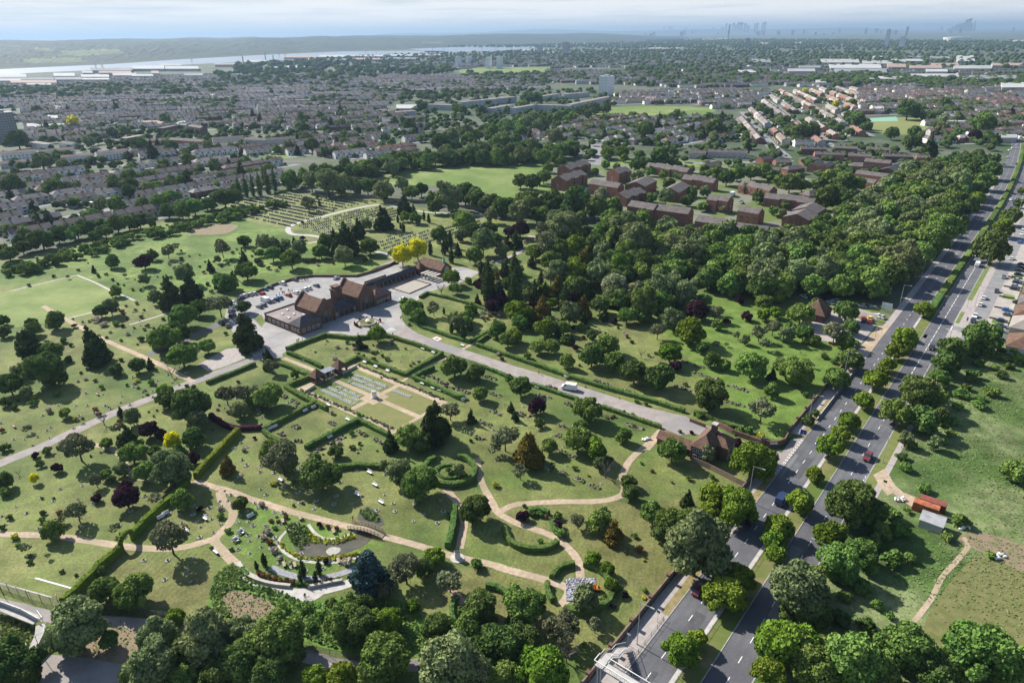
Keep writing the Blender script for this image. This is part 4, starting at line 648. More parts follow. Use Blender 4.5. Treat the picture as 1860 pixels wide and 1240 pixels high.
hedge('narrow curved hedge on the lawn below the round sculpture', [(832, 1088), (823, 1100), (821, 1115), (824, 1133)], 1., 1.3, sm=3); hedge('curved hedge right of the lawn below the round sculpture', [(883, 1066), (900, 1069), (916, 1078), (930, 1092)], 1.2, 1.3, sm=3)
hedge('tall dark hedge beside the gravel path above the round sculpture', [(826, 925), (825, 948), (820, 975), (814, 996)], 1.6, 2., sm=2); hedge('low clipped hedge in front of the tunnel of trees behind the headstones', [(500, 353), (528, 345)], 2.5, 1.6, L_HG, sm=1)
hedge('hedge between the brick flats and the playing field', [(980, 339), (1020, 344), (1050, 352), (1078, 362)], 2., 1.8, sm=1)
MEDH = []
for i, s in enumerate(np.arange(322, 900, 34)):
    hedge(f'bushy hedge section on the central reservation, {["nearest", "second", "third", "fourth", "fifth", "sixth", "seventh", "eighth", "ninth", "tenth", "eleventh", "twelfth", "thirteenth", "fourteenth", "fifteenth", "sixteenth", "seventeenth", "eighteenth"][i]} along it', [R(t, -33.1+.25*math.sin(t)) for t in np.arange(s, s+33.5, 3.3)], 2.8, 1.7, L_D2 if i % 2 else L_H, True, 1)
hedge('low hedge beside the memorial path at the circular terrace', [(440, 1033), (452, 1048)], 1., .8)
# ------------------------------------------------------------------ building materials and parts
b_brick = mat('brown_brick', (.115, .068, .052), (.165, .1, .078), scale=.8, detail=8, bump=.2); b_red = mat('red_brick', (.27, .12, .08), (.34, .17, .115), scale=.5, detail=8, bump=.2)
r_tile = mat('clay_tiles', (.1, .06, .043), (.15, .09, .062), scale=.6, detail=8, bump=.5); r_slate = mat('dark_slate', (.045, .045, .055), (.075, .07, .08), scale=.7, detail=8, bump=.4); r_grey = mat('grey_tiles', (.105, .092, .088), (.15, .13, .122), scale=.4, detail=8, bump=.3)
r_flat = mat('flat_roof_felt', (.24, .2, .185), (.3, .255, .24), scale=.25, detail=8, c=(.19, .165, .16), cscale=.12)
w_white = mat('white_render', (.76, .75, .72), (.64, .63, .6), scale=.4); w_cream = mat('cream_render', (.45, .41, .34), (.38, .34, .28), scale=.4); glass = mat('window_glass', (.035, .045, .055), rough=.12, spec=.7); frame = mat('white_frame', (.55, .55, .53)); stone = mat('pale_stone', (.42, .39, .34), (.33, .3, .26), scale=1.2); darkm = mat('dark_metal', (.03, .032, .035), rough=.5); shade = mat('dark_timber', (.05, .035, .028), (.08, .055, .04), scale=2.)
galv = mat('galvanised_steel', (.42, .43, .44), (.35, .36, .37), scale=3., rough=.45, metal=.3); w_grey = mat('grey_render', (.36, .35, .335), (.43, .42, .4), scale=.3)
def placed(name, label, cat, O, az, group=None): return thing(name, label, cat, (float(O[0]), float(O[1]), 0), math.pi/2-az, group)
frame_b = mat('brown_frame', (.2, .15, .12))
def window(par, x, y, z, w, h, d, name='window', fm=None):
    """d: outward direction 'x-','x+','y-','y+'; frame stands proud of the wall, the pane sits in it"""
    m = MB(); e = .04
    def bx(a0, a1, z0, z1, p, k):
        s = 1 if d[1] == '+' else -1; q = sorted([0, s*p])
        if d[0] == 'x': m.box(x+q[0], x+q[1], y+a0, y+a1, z0, z1, k)
        else: m.box(x+a0, x+a1, y+q[0], y+q[1], z0, z1, k)
    bx(-w/2, w/2, z, z+h, e, 1)
    for a0, a1, z0, z1 in ((-w/2-.08, -w/2+.06, z-.08, z+h+.08), (w/2-.06, w/2+.08, z-.08, z+h+.08), (-w/2, w/2, z-.08, z+.05), (-w/2, w/2, z+h-.05, z+h+.08), (-.04, .04, z, z+h)): bx(a0, a1, z0, z1, e+.05, 0)
    return m.obj(name, [fm or frame, glass], par)
def arch(par, x, y, w, h, d=-1, name='doorway', m_=None):
    P = [(-w/2, 0), (w/2, 0)]+[(w/2*math.cos(t), h-w/2+w/2*math.sin(t)) for t in np.linspace(0, math.pi, 9)]; m = MB()
    V = [(x+p[0], y+d*.05, p[1]+.02) for p in P]; m.add(V, [tuple(range(len(P)))], 0)
    Q = [((w/2+.3)*math.cos(t), h-w/2+(w/2+.3)*math.sin(t)) for t in np.linspace(0, math.pi, 9)]; q = [(w/2*math.cos(t), h-w/2+w/2*math.sin(t)) for t in np.linspace(0, math.pi, 9)]
    V = [(x+a, y+d*.09, b) for a, b in Q]+[(x+a, y+d*.09, b) for a, b in q]; m.add(V, [(i, i+1, 10+i, 9+i) for i in range(8)], 1)
    return m.obj(name, [m_ or darkm, b_brick], par)
# ------------------------------------------------------------------ crematorium
OC = G(547, 610); cr = placed('crematorium', 'brown brick crematorium with two tiled gabled halls, arcade and square chimney tower', 'crematorium', OC, AZ0)
m = MB(); m.box(0, 10.8, 0, 7.2, 0, 4, 0); m.obj('front_wing', b_brick, cr); MB().hip(0, 10.8, 0, 7.2, 4, 2.7, 0).obj('front_wing_roof', r_slate, cr)
m = MB(); m.box(0, 10.9, 7.25, 25.4, 0, 3.6, 0, 1); m.box(10.9, 21, 18.6, 25.4, 0, 3.6, 0, 1); m.box(-.15, 11, 25.2, 25.5, 3.6, 4.1, 0); m.box(11, 21.1, 25.2, 25.5, 3.6, 4.1, 0); fl = m.obj('office_wing', [b_brick, r_flat], cr)
for x, y in ((3, 12), (4, 18), (7, 14), (8.2, 20.5), (9, 10)): MB().box(x, x+.9, y, y+1.4, 3.6, 4.0).obj('rooflight', frame, fl)
for i in range(5): window(cr, 0, 9.5+i*3.1, 1.2, 1.5, 1.1, 'x-')
for y in (1.6, 3.7, 5.6): window(cr, 0, y, 1.3, 1., 1.2, 'x-')
for x in (1.8, 4.2, 6.6, 8.8): window(cr, x, 0, 1.3, 1.1, 1.2, 'y-')
def hall(u0, u1, v0, v1, ez, rh):
    h = MB().gwall(u0, u1, v0, v1, 0, ez, rh, 'y', 0)
    for v in (v0-.35, v1-.25):    # raised gable parapet
        mid = (u0+u1)/2; h.add([(u0-.3, v, 0), (u1+.3, v, 0), (u1+.3, v, ez+.7), (mid+.5, v, ez+rh+.9), (mid-.5, v, ez+rh+.9), (u0-.3, v, ez+.7)]+[(u0-.3, v+.6, 0), (u1+.3, v+.6, 0), (u1+.3, v+.6, ez+.7), (mid+.5, v+.6, ez+rh+.9), (mid-.5, v+.6, ez+rh+.9), (u0-.3, v+.6, ez+.7)], [(0, 1, 2, 3, 4, 5), (11, 10, 9, 8, 7, 6), (1, 7, 8, 2), (2, 8, 9, 3), (3, 9, 10, 4), (4, 10, 11, 5), (5, 11, 6, 0)], 0)
    for x in (u0-.2, u1-.6): h.box(x, x+.8, v0-1.1, v0-.3, 0, ez-.8, 0)
    h.obj('hall_walls', b_brick, cr); MB().gable(u0, u1, v0+.25, v1-.25, ez, rh, 'y', 0, .25, .2).obj('hall_roof', r_tile, cr)
    mid = (u0+u1)/2; arch(cr, mid, v0-.36, 1.5, 5.6, -1, 'tall_window', glass)
    for dx in (-2.1, 2.1): arch(cr, mid+dx, v0-.36, .9, 4.2, -1, 'tall_window', glass)
hall(11.1, 19.8, 3.4, 18.3, 6, 4.2); hall(32.6, 41., 1.9, 16., 6.4, 4.6)
MB().box(19.8, 32.6, 3.6, 9.4, 0, 3.1).obj('arcade', b_brick, cr); MB().gable(20.1, 32.3, 3.6, 9.4, 3.1, 3.1, 'x', 0, 0.02).obj('arcade_roof', r_slate, cr)
for x in (23.9, 26.7, 29.5): arch(cr, x, 3.55, 2., 2.7)  # flat dark faces on the solid wall paint the shade of the arch recesses
for x in (21.5, 31.4): window(cr, x, 3.6, 1.1, .9, 1.1, 'y-')
ct = MB().box(26.3, 30., 9.6, 13.2, 0, 9.6); ct.box(26.0, 30.3, 9.3, 13.5, 9.6, 10.1); ct.box(26.7, 29.6, 10, 12.8, 10.1, 11.2); ct.box(26.3, 30, 9.6, 13.2, 11.2, 11.6); ct.obj('chimney_tower', b_brick, cr)
m = MB(); m.box(41.3, 51.2, 1.2, 7.2, 0, 3.9); m.box(43, 50, 7.2, 14, 0, 3.4); m.obj('chapel_porch', b_brick, cr); MB().hip(41.5, 51.2, 1.2, 7.2, 3.95, 2.7).obj('porch_roof', mat('reddish_tiles', (.17, .09, .08), (.22, .13, .115), scale=.6, bump=.4), cr); MB().gable(43, 50, 7.3, 14, 3.4, 2.2, 'x').obj('rear_roof', r_tile, cr)
for x in (43, 45, 47, 49.3): window(cr, x, 1.2, 1.1, 1.1, 1.2, 'y-')
m = MB(); m.box(20.2, 32.4, 9.6, 9.8, 0, 3.2, 0); m.box(20.2, 26, 12.5, 16, 0, 3., 0, 1); m.box(30.3, 32.2, 9.9, 15, 0, 3.4, 0, 1); m.box(21.2, 32.4, 20.1, 20.4, 0, 2.6, 0); m.obj('service_yard', [b_brick, r_flat], cr)
def wall(label, pts, wd, h, m_=None, world=False, name='wall', sm=0, closed=False, cat='wall'): return tag(wallline(name, pts, wd, h, m_ or b_brick, world, sm, closed=closed), label, cat)
def cuv(u, v): return OC+CU*u+CV*v
# cloister, hip-roofed lodge and small chapel
cl = placed('cloister', 'open brick cloister walk with a dark slate roof linking to the small chapel', 'cloister', OC, AZ0)
MB().gable(52.5, 84, 17.3, 20.7, 3., 1.3, 'x', 0, .35).obj('roof', r_slate, cl); MB().box(52.5, 84, 20.4, 20.7, 0, 3.).obj('back_wall', b_brick, cl)
for i in range(11): MB().box(55+i*2.7, 55.55+i*2.7, 17.3, 17.9, 0, 3.).obj('column', b_red, cl)
ho = placed('gatehouse', 'small square brick tower with a pyramid tiled roof at the end of the cloister', 'gatehouse', OC, AZ0); MB().box(84.1, 88, 16, 20.5, 0, 3.6).obj('wall', b_brick, ho); MB().hip(84.1, 88, 16, 20.5, 3.6, 2.8).obj('roof', r_tile, ho)
ch = placed('chapel', 'small brick chapel with a tiled roof, stone arched window and green spirelet', 'chapel', OC, AZ0)
MB().gwall(88.1, 95.6, 4.4, 21, 0, 3.9, 3.2, 'y').obj('wall', b_brick, ch); MB().gable(88.1, 95.6, 4.7, 20.8, 3.9, 3.2, 'y', 0, .3).obj('roof', r_tile, ch); arch(ch, 91.8, 4.36, 3.4, 5.2, -1, 'arched_window', stone)
m = MB(); m.cyl(91.8, 6, 6.8, 8., .7, .6, 8); m.cyl(91.8, 6, 8., 12.2, .55, .03, 8); m.obj('spirelet', mat('verdigris_copper', (.12, .38, .3), (.18, .45, .36), scale=3.), ch)
for y in (7, 10, 13, 16): window(ch, 88.1, y, 1.3, 1., 1.6, 'x-')
pg = placed('stone_pergola', 'pale stone canopy with columns beside the small chapel', 'pergola', OC, AZ0)
for i in range(4): MB().box(80.5+i*.2, 86.6, 3.2+i*2.6, 4.8+i*2.6, 2.6, 2.85).obj('canopy_slab', stone, pg); MB().box(81., 81.5, 3.7+i*2.6, 4.2+i*2.6, 0, 2.6).obj('column', stone, pg)
fr = placed('flower_court', 'low flat-roofed brick shelter with benches behind the cloister', 'shelter', OC, AZ0); MB().box(56, 71, 21.2, 25, 0, 1.9, 0, 1).obj('shelter_roof', [b_brick, r_flat], fr); MB().box(56, 70, 25.8, 26.2, 0, 2.4).obj('screen_wall', b_brick, fr)
wall('low dark kerb wall round the paved terrace', [(711, 524), (743, 534), (783, 517), (751, 508)], .35, .45, b_brick, closed=True)
wall('dark retaining wall behind the car park and chapel drive', [(412, 560), (435, 545), (500, 518), (540, 506), (570, 503), (648, 503), (680, 494), (706, 484), (718, 477)], .5, 1.2)
wall('brick wall between the car park and the flat roofed wing', [tuple(cuv(-.2, 25.6)), tuple(cuv(21, 25.9))], .3, 1.4, world=True)
wall('stone boundary wall between the headstones and the tree belt', [(572, 350), (640, 354), (690, 362), (777, 368), (850, 378), (915, 390)], .45, 1.6, mat('old_wall', (.28, .25, .2), (.2, .18, .15), scale=1.))
wall('curved low brick wall in the hedge opposite the lodge', [(1253, 765), (1268, 771), (1281, 776)], .5, 1.2); wall('brick garden wall beside the gates', [(1300, 771), (1330, 788), (1360, 799), (1384, 808)], .4, 1.7)
gw = wall('curved brick entrance wall with a white name board', [(1384, 808), (1396, 811), (1410, 811), (1424, 806), (1430, 795)], .4, 2.)
a_ = G(1397, 811); b_ = G(1411, 811); nb = MB(); nb.add([(*(a_-RN*.0+np.array([0, -.24])), 1.0), (*(b_+np.array([0, -.24])), 1.0), (*(b_+np.array([0, -.24])), 1.75), (*(a_+np.array([0, -.24])), 1.75)], [(0, 1, 2, 3)]); nb.obj('name_board', m_white, gw)
for x, y, l in ((1374, 817, 'brick gate pier beside the lodge'), (1385, 810, 'brick gate pier at the entrance wall')):
    p = G(x, y); t = thing('gate_pier', l, 'gate pier', (p[0], p[1], 0), math.pi/2-RAZ); MB().box(-.5, .5, -.5, .5, 0, 2.6).obj('shaft', b_brick, t); MB().box(-.6, .6, -.6, .6, 2.6, 2.85).obj('cap', darkm, t)
wall('brick boundary wall with piers along the near dual carriageway', [R(s, -47.9) for s in np.arange(58, 167, 12)]+[R(166.5, -48.5), R(168, -50)], .35, 1.5, mat('old_brick_wall', (.16, .11, .085), (.21, .16, .125), scale=.8), True)
wall('brick boundary wall along the meadow side of the pavement', [R(s, -47.9) for s in np.arange(190, 272, 12)]+[R(270, -48)], .35, 1.5, MAT['old_brick_wall'], True)
pn = 0
for s in list(np.arange(64, 164, 8.2))+list(np.arange(192, 268, 8.2)):
    p = R(s, -47.9); t = thing('wall_pier', f'square brick pier in the roadside cemetery wall', 'pier', (p[0], p[1], 0), math.pi/2-RAZ, 'brick piers of the roadside wall'); pn += 1
    MB().box(-.36, .36, -.36, .36, 0, 2.).obj('shaft', MAT['old_brick_wall'], t); MB().box(-.44, .44, -.44, .44, 2., 2.18).obj('cap', b_brick, t)
wall('low concrete wall beside the left carriageway above the gates', [R(s, -43.4) for s in np.arange(205, 265, 10)], .3, .9, m_conc, True)
wall('timber fence behind the lodge garden', [(1255, 838), (1290, 853), (1337, 877), (1352, 884)], .12, 1.8, mat('weathered_timber', (.2, .15, .11), (.26, .2, .15), scale=2.), name='fence', cat='fence')
# ------------------------------------------------------------------ gate lodge
OL = G(1287, 846); lo = placed('lodge', 'two-storey brick gate lodge with hipped tiled roofs and a tall chimney', 'house', OL, AZ0)
MB().box(0, 10.5, 0, 5.8, 0, 4.9).obj('wall', b_brick, lo); MB().hip(0, 10.5, 0, 5.8, 4.9, 3.1).obj('roof', r_tile, lo); MB().box(4.6, 10.3, -3.2, -.01, 0, 4.8).obj('bay_wall', b_brick, lo); MB().hip(4.6, 10.3, -3.2, 2.6, 4.8, 2.7).obj('bay_roof', r_tile, lo)
m = MB(); m.box(6.6, 8.2, 1.6, 3., 5.5, 9.4, 0); m.box(6.45, 8.35, 1.45, 3.15, 9.4, 9.7, 1); m.obj('chimney', [b_brick, stone], lo)
for y, z in ((4.5, 3.), (2.9, 3.), (1.2, 3.), (4.4, .8), (2.6, .8)): window(lo, 0, y, z, 1.1, 1.2, 'x-')
for y, z in ((-1.6, 3.), (-1.6, .8)): window(lo, 10.3, y, z, 1.4, 1.2, 'x+')
for x, z in ((5.8, 3.), (9., 3.), (9., .8), (5.8, .8)): window(lo, x, -3.2, z, 1.3, 1.2, 'y-')
ga = placed('lodge_annexe', 'single-storey brick range with a tiled roof joined to the lodge', 'outbuilding', OL, AZ0); MB().gwall(1.2, 5.6, 5.95, 17, 0, 2.4, 1.5, 'y').obj('wall', b_brick, ga); MB().gable(1.2, 5.6, 6.1, 17, 2.4, 1.5, 'y').obj('roof', r_tile, ga); MB().box(1.14, 1.2, 6.6, 8.4, 0, 2.1).obj('door', darkm, ga)
# ------------------------------------------------------------------ memorial garden
gc = G(680, 722); GA = math.radians(38.4); U = np.array([math.sin(GA), math.cos(GA)]); Vv = np.array([-math.cos(GA), math.sin(GA)])
def g_uv(x, y): d = G(x, y)-gc; return float(d@U), float(d@Vv)
def gp(u, v): return gc+U*u+Vv*v
NE = g_uv(723, 700)[0]; SWu = g_uv(635, 745)[0]; NWv = g_uv(595, 688)[1]; SEv = g_uv(762, 757)[1]
patch('garden_paving', [gp(SWu-1.6, NWv+2.4), gp(SWu-1.6, SEv-1), gp(NE+1.8, SEv-1), gp(NE+1.8, NWv+2.4)], .075, m_path, world=True)
for i, (u0, u1, v0, v1) in enumerate(((1., NE-.3, 1., NWv-.6), (SWu+.3, -1., 1., NWv-.6), (1., NE-.3, SEv+.6, -1.), (SWu+.3, -1., SEv+.6, -1.))):
    c = 2.6; su = 1 if u0 > 0 else -1; sv = 1 if v0 > 0 else -1; a, b = (u0, u1) if su > 0 else (u1, u0); e, f = (v0, v1) if sv > 0 else (v1, v0)
    patch('garden_lawn', [gp(a+su*c, e), gp(b, e), gp(b, f), gp(a, f), gp(a, e+sv*c), gp(a+su*c, e+sv*c)], .09, mat('garden_grass', (.13, .15, .045), (.17, .165, .06), scale=.3, band=(1.4, GA, (.2, .19, .08))) if sv < 0 else m_grass, world=True)
m = MB(); m.cyl(0, 0, 0, .35, 1.3, 1.2, 8, 1); m.cyl(0, 0, .35, 2.4, .85, .85, 8); m.cyl(0, 0, 2.4, 2.6, .95, .95, 8, 1)
t = thing('memorial_drum', 'pale octagonal stone drum at the crossing of the memorial garden paths', 'monument', (*gc, 0), math.pi/2-GA); MB().cyl(0, 0, 0, .35, 1.3, 1.2, 8).obj('base', stone, t); MB().cyl(0, 0, .35, 2.3, .85, .85, 8).obj('shaft', w_white, t); MB().cyl(0, 0, 2.3, 2.55, .98, .9, 8).obj('cap', stone, t)
pv = G(576, 699); pq = G(617, 682)
for p, l in ((pv, 'square brick pavilion with a pyramid roof at the left of the garden shelter'), (pq, 'square brick pavilion with a pyramid roof at the right of the garden shelter')):
    t = thing('pavilion', l, 'pavilion', (p[0], p[1], 0), math.pi/2-GA, 'garden pavilions'); m = MB()
    for x, y in ((-.2, 0), (3.2, 0), (-.2, 3.4), (3.2, 3.4)): m.box(x, x+.5, y, y+.5, 0, 2.7)
    m.box(-.2, 3.7, 3.6, 3.9, 0, 2.7); m.box(-.2, 0.1, .5, 3.4, 0, 1.1); m.obj('wall', b_brick, t); MB().hip(-.2, 3.7, 0, 3.9, 2.7, 2.6, 0, .35).obj('roof', r_tile, t)
t = thing('garden_shelter', 'flat blue-grey roofed shelter with columns between the two pavilions', 'shelter', (pv[0], pv[1], 0), math.pi/2-GA); ln = float(np.linalg.norm(pq-pv)); MB().box(4.1, ln-.6, .6, 3.9, 2.6, 2.8).obj('roof', mat('lead_roof', (.17, .19, .22), (.22, .24, .27), scale=1.), t); MB().box(3.9, ln-.4, 3.9, 4.1, 0, 2.5).obj('back_wall', b_brick, t)
for i in range(3): MB().box(4.6+i*(ln-6)/2, 4.95+i*(ln-6)/2, .8, 1.1, 0, 2.6).obj('column', stone, t)
for a, l in (([(556, 713), (572, 703)], 'stone wall left of the pavilions'), ([(622, 680), (648, 667)], 'stone wall right of the pavilions')): wall(l+' in the memorial garden', a, .5, 1.1, stone)
# ------------------------------------------------------------------ brick flats and stepped terraces
def block(kind, label, a, b, h, depth, sec, m_w, m_r, rh=2.6, group=None, wins=2, fo=(980, 260, 4.43), step=.5, roof='gable', nwin=None, chim=False, flip=False):
    A = G(fo[0]+a[0]/fo[2], fo[1]+a[1]/fo[2], h); B = G(fo[0]+b[0]/fo[2], fo[1]+b[1]/fo[2], h); d = B-A; L = float(np.linalg.norm(d)); az = math.atan2(d[0], d[1]); t = placed(kind, label, 'building', A, az, group)
    # local x along the front, local y to the back (left of travel)
    n = sec; w_ = L/n; mw = MB(); mr = MB(); mc = MB(); y0, y1 = (0, depth) if not flip else (-depth, 0)
    for i in range(n):
        dz = (step if i % 2 else 0) if n > 1 else 0; dy = (.9 if i % 2 else 0) if step else 0
        if roof == 'gable': mw.gwall(i*w_, (i+1)*w_, y0+dy, y1+dy, 0, h+dz, rh, 'x'); mr.gable(i*w_+.02, (i+1)*w_-.02, y0+dy, y1+dy, h+dz, rh, 'x', 0, .02 if step else .0)
        else: mw.box(i*w_, (i+1)*w_, y0, y1, 0, h+dz)
        if chim and i < n-1: MB().box((i+1)*w_-.45, (i+1)*w_+.45, (y0+y1)/2-.4, (y0+y1)/2+.4, h+rh*.6, h+rh+1.3).obj('chimney', b_brick, t)
    if roof == 'hip': mr.hip(0, L, y0, y1, h, rh)
    elif roof == 'flat': mr.box(-.2, L+.2, y0-.2, y1+.2, h, h+.3)
    mw.obj('wall', m_w, t); mr.obj('roof', m_r, t)
    nw = nwin if nwin is not None else max(1, int(L/4.5))
    if nw:
        for r in range(max(1, int(h/2.7))):
            for i in range(nw):
                x = (i+.5)*L/nw; dy = (.9 if int(x/w_) % 2 and step and n > 1 else 0); window(t, x, y0+dy, .9+r*2.7, 1.25, 1.15, 'y-', fm=frame_b if m_w is b_est else None)
    for r in range(max(1, int(h/2.7))):
        if wins: window(t, L, (y0+y1)/2+1.3, .9+r*2.7, .8, 1., 'x+'); window(t, 0, (y0+y1)/2+.5, .9+r*2.7, .8, 1., 'x-')
    return t
GF = 'brick flats beside the wood'; b_est = mat('estate_brick', (.17, .08, .055), (.23, .115, .08), scale=.5, detail=8)
for lab, a, b, h, dp, n in (('long three-storey brick flats at the edge of the wood, left half', (705, 507), (915, 541), 8, 10, 1), ('long three-storey brick flats with the tree in front', (925, 538), (1195, 574), 8, 10, 1), ('low brick flats on the wood edge right of the long pair', (1250, 627), (1478, 665), 6, 10, 1), ('low brick flats with the longest plain roof on the wood edge', (1480, 682), (1825, 728), 6, 10, 1),
  ('three-storey brick flats by the field hedge with gable to the right', (395, 328), (628, 364), 8, 9, 1), ('stepped brick flats nearest the playing field', (215, 306), (388, 252), 8, 14, 5), ('stepped brick flats behind the row by the playing field', (248, 216), (415, 168), 8, 13, 5), ('three-stepped brick flats beside the estate road', (640, 248), (742, 226), 8, 13, 3), ('pale gabled brick flats in the middle of the estate', (850, 352), (945, 303), 7.5, 16, 1),
  ('low stepped row behind the long flats', (700, 447), (866, 398), 6, 14, 5), ('stepped brick row on the far side of the estate green', (850, 190), (1185, 237), 6, 9, 5), ('brick row of three sections right of the estate green', (1140, 290), (1398, 324), 6.5, 9, 3), ('stepped brick row beside the right-hand car court', (1600, 337), (1850, 388), 6, 9, 5), ('two-part brick flats beside the white lorry', (1343, 455), (1508, 481), 7.5, 9, 2), ('brick flats with timber bays right of the white lorry', (1592, 546), (1762, 574), 7, 9, 1),
  ('tall gabled brick flats half hidden behind trees', (1120, 402), (1216, 347), 7, 14, 1)):
    block('brick_flats', lab, a, b, h, dp, n, b_est, r_grey, 3., GF)
F3 = (1240, 180, 4.227)
block('brick_flats', 'brick flats with a long plain roof in the trees beside the wood', (620, 760), (1003, 806), 6, 9, 3, b_est, r_grey, 2.8, GF, fo=F3); block('brick_flats', 'isolated brick flats with a stepped roof and red car beside', (300, 485), (432, 402), 8, 16, 2, b_est, r_grey, 3., GF, fo=(1395, 280, 4)); block('brick_flats', 'hipped brick house half hidden in the trees', (300, 305), (450, 285), 5.5, 9, 1, b_est, r_grey, 2.8, GF, fo=(1395, 280, 4), roof='hip')
GR = 'brick rows beyond the estate'
for i, (a, b, h, dp, n, mw_, mr_, rf, lab) in enumerate((((1160, 376), (1342, 386), 5.2, 8, 4, b_brick, r_grey, 'gable', 'brown brick terrace at the end of the pale street'), ((1405, 386), (1590, 396), 5.2, 8, 4, b_brick, r_grey, 'gable', 'brown brick terrace left of the dark trees'), ((1015, 426), (1245, 432), 5.2, 8, 5, b_red, r_grey, 'gable', 'red brick terrace behind the little gabled houses'), ((1268, 436), (1450, 446), 5.2, 8, 4, b_red, r_grey, 'gable', 'red brick terrace left of the three-storey flats'), ((1540, 440), (1760, 447), 5.2, 8, 5, b_brick, r_grey, 'gable', 'brown brick terrace behind the black shed'),
  ((1795, 450), (1900, 455), 5.2, 8, 3, b_red, r_grey, 'gable', 'small red brick terrace at the end of the row'), ((1390, 480), (1592, 498), 8, 9, 3, b_red, r_grey, 'gable', 'three-storey red brick flats with white end panels'), ((1275, 512), (1452, 522), 3.6, 12, 1, b_red, r_grey, 'hip', 'low hip-roofed brick hall'), ((1320, 572), (1552, 602), 5, 9, 2, b_est, r_grey, 'gable', 'brick range with a brown roof behind the wood'), ((1552, 602), (1735, 622), 5, 9, 2, b_est, r_grey, 'gable', 'brick range with a brown roof beside the garden fence'),
  ((1480, 655), (1660, 682), 5.2, 8, 1, b_est, r_grey, 'gable', 'brick houses with a white door at the wood edge'), ((1330, 628), (1470, 650), 5, 8, 1, b_est, r_grey, 'gable', 'brick houses partly behind a dark bush'), ((1640, 560), (1780, 500), 4.5, 14, 1, shade, r_slate, 'gable', 'long black-roofed hall at an angle'), ((500, 540), (745, 552), 5.2, 9, 3, b_red, r_grey, 'gable', 'red brick houses behind the tree belt'), ((190, 407), (500, 418), 5.2, 8, 6, w_grey, r_grey, 'gable', 'long pale terrace with small front gardens by the grass square'),
  ((50, 416), (180, 420), 5.2, 8, 2, w_grey, r_grey, 'gable', 'short pale terrace by the grass square'), ((1030, 520), (1090, 490), 5, 8, 2, b_red, r_grey, 'gable', 'little red gabled houses left'), ((1110, 530), (1170, 500), 5, 8, 2, b_red, r_grey, 'gable', 'little red gabled houses right'), ((810, 545), (940, 530), 5, 9, 2, b_est, r_grey, 'hip', 'brick house with a wide hipped roof'), ((720, 490), (840, 488), 5, 9, 2, b_est, r_grey, 'gable', 'brick houses with twin gables by the street end'),
  ((940, 470), (1070, 462), 5, 9, 3, b_est, r_grey, 'hip', 'hip-roofed brick houses by the little gabled row'), ((620, 470), (700, 455), 5, 8, 1, b_red, r_grey, 'gable', 'single red brick gabled house'), ((910, 385), (1105, 388), 5.2, 8, 4, b_brick, r_grey, 'gable', 'dark roofed terrace behind the white gabled row'), ((865, 330), (1015, 330), 5, 8, 3, w_white, r_grey, 'gable', 'white walled terrace beyond the street corner'), ((210, 520), (300, 500), 5, 9, 2, b_red, r_grey, 'gable', 'red brick houses at the corner of the grass square'))):
    block('brick_row', lab, a, b, h, dp, n, mw_, mr_, 2.4, GR, fo=F3, step=0, roof=rf, chim=(rf == 'gable' and n > 2), wins=1)
FL = (0, 180, 4.043); GS = 'long white maisonette slabs'
for i, (a, b, h, lab) in enumerate((((0, 405), (265, 385), 7, 'long white maisonette block with brown roof at the far left'), ((285, 392), (545, 366), 7, 'long white maisonette block left of the brown roofed slab'), ((445, 432), (680, 415), 7, 'nearest white maisonette block, left part'), ((715, 405), (945, 378), 7, 'nearest white maisonette block, right part'), ((0, 480), (260, 455), 5, 'low grey block in front of the maisonettes'))):
    block('maisonette_block', lab, a, b, h, 9, 1, w_white if i < 4 else w_grey, mat('brown_roof', (.14, .1, .09), (.18, .13, .12), scale=.1), 1.8, GS, fo=FL, step=0, nwin=9, wins=0)
for i, (a, b, h, mw_, lab) in enumerate((((930, 290), (1065, 265), 8, b_brick, 'flat-roofed brown block of flats among the terraces'), ((1560, 300), (1780, 285), 8, w_grey, 'grey three-storey flats with white balconies, left'), ((1785, 300), (1950, 305), 8, w_grey, 'grey three-storey flats with white balconies, middle'), ((1955, 305), (2170, 290), 8, w_grey, 'grey three-storey flats with white balconies, right'), ((1060, 310), (1210, 305), 8, b_red, 'brick flats with white balconies, left'), ((1230, 300), (1480, 315), 8, b_red, 'brick flats with white balconies, right'), ((205, 318), (330, 335), 6, w_white, 'white flat-roofed house beside the tower block'), ((430, 325), (530, 335), 5, w_white, 'white rendered hall with small windows'), ((1200, 215), (1300, 195), 8, b_brick, 'brown flats in the shopping parade'), ((1375, 200), (1470, 215), 9, b_brick, 'tall brick flats in the shopping parade'))):
    block('block_of_flats', lab, a, b, h, 9, 1, mw_, r_flat if i == 0 or i == 6 else r_grey, 2., 'blocks of flats in the left suburb', fo=FL, step=0, roof='flat' if i in (0, 6, 8) else 'gable', nwin=7, wins=0)
F2 = (620, 0, 3.)
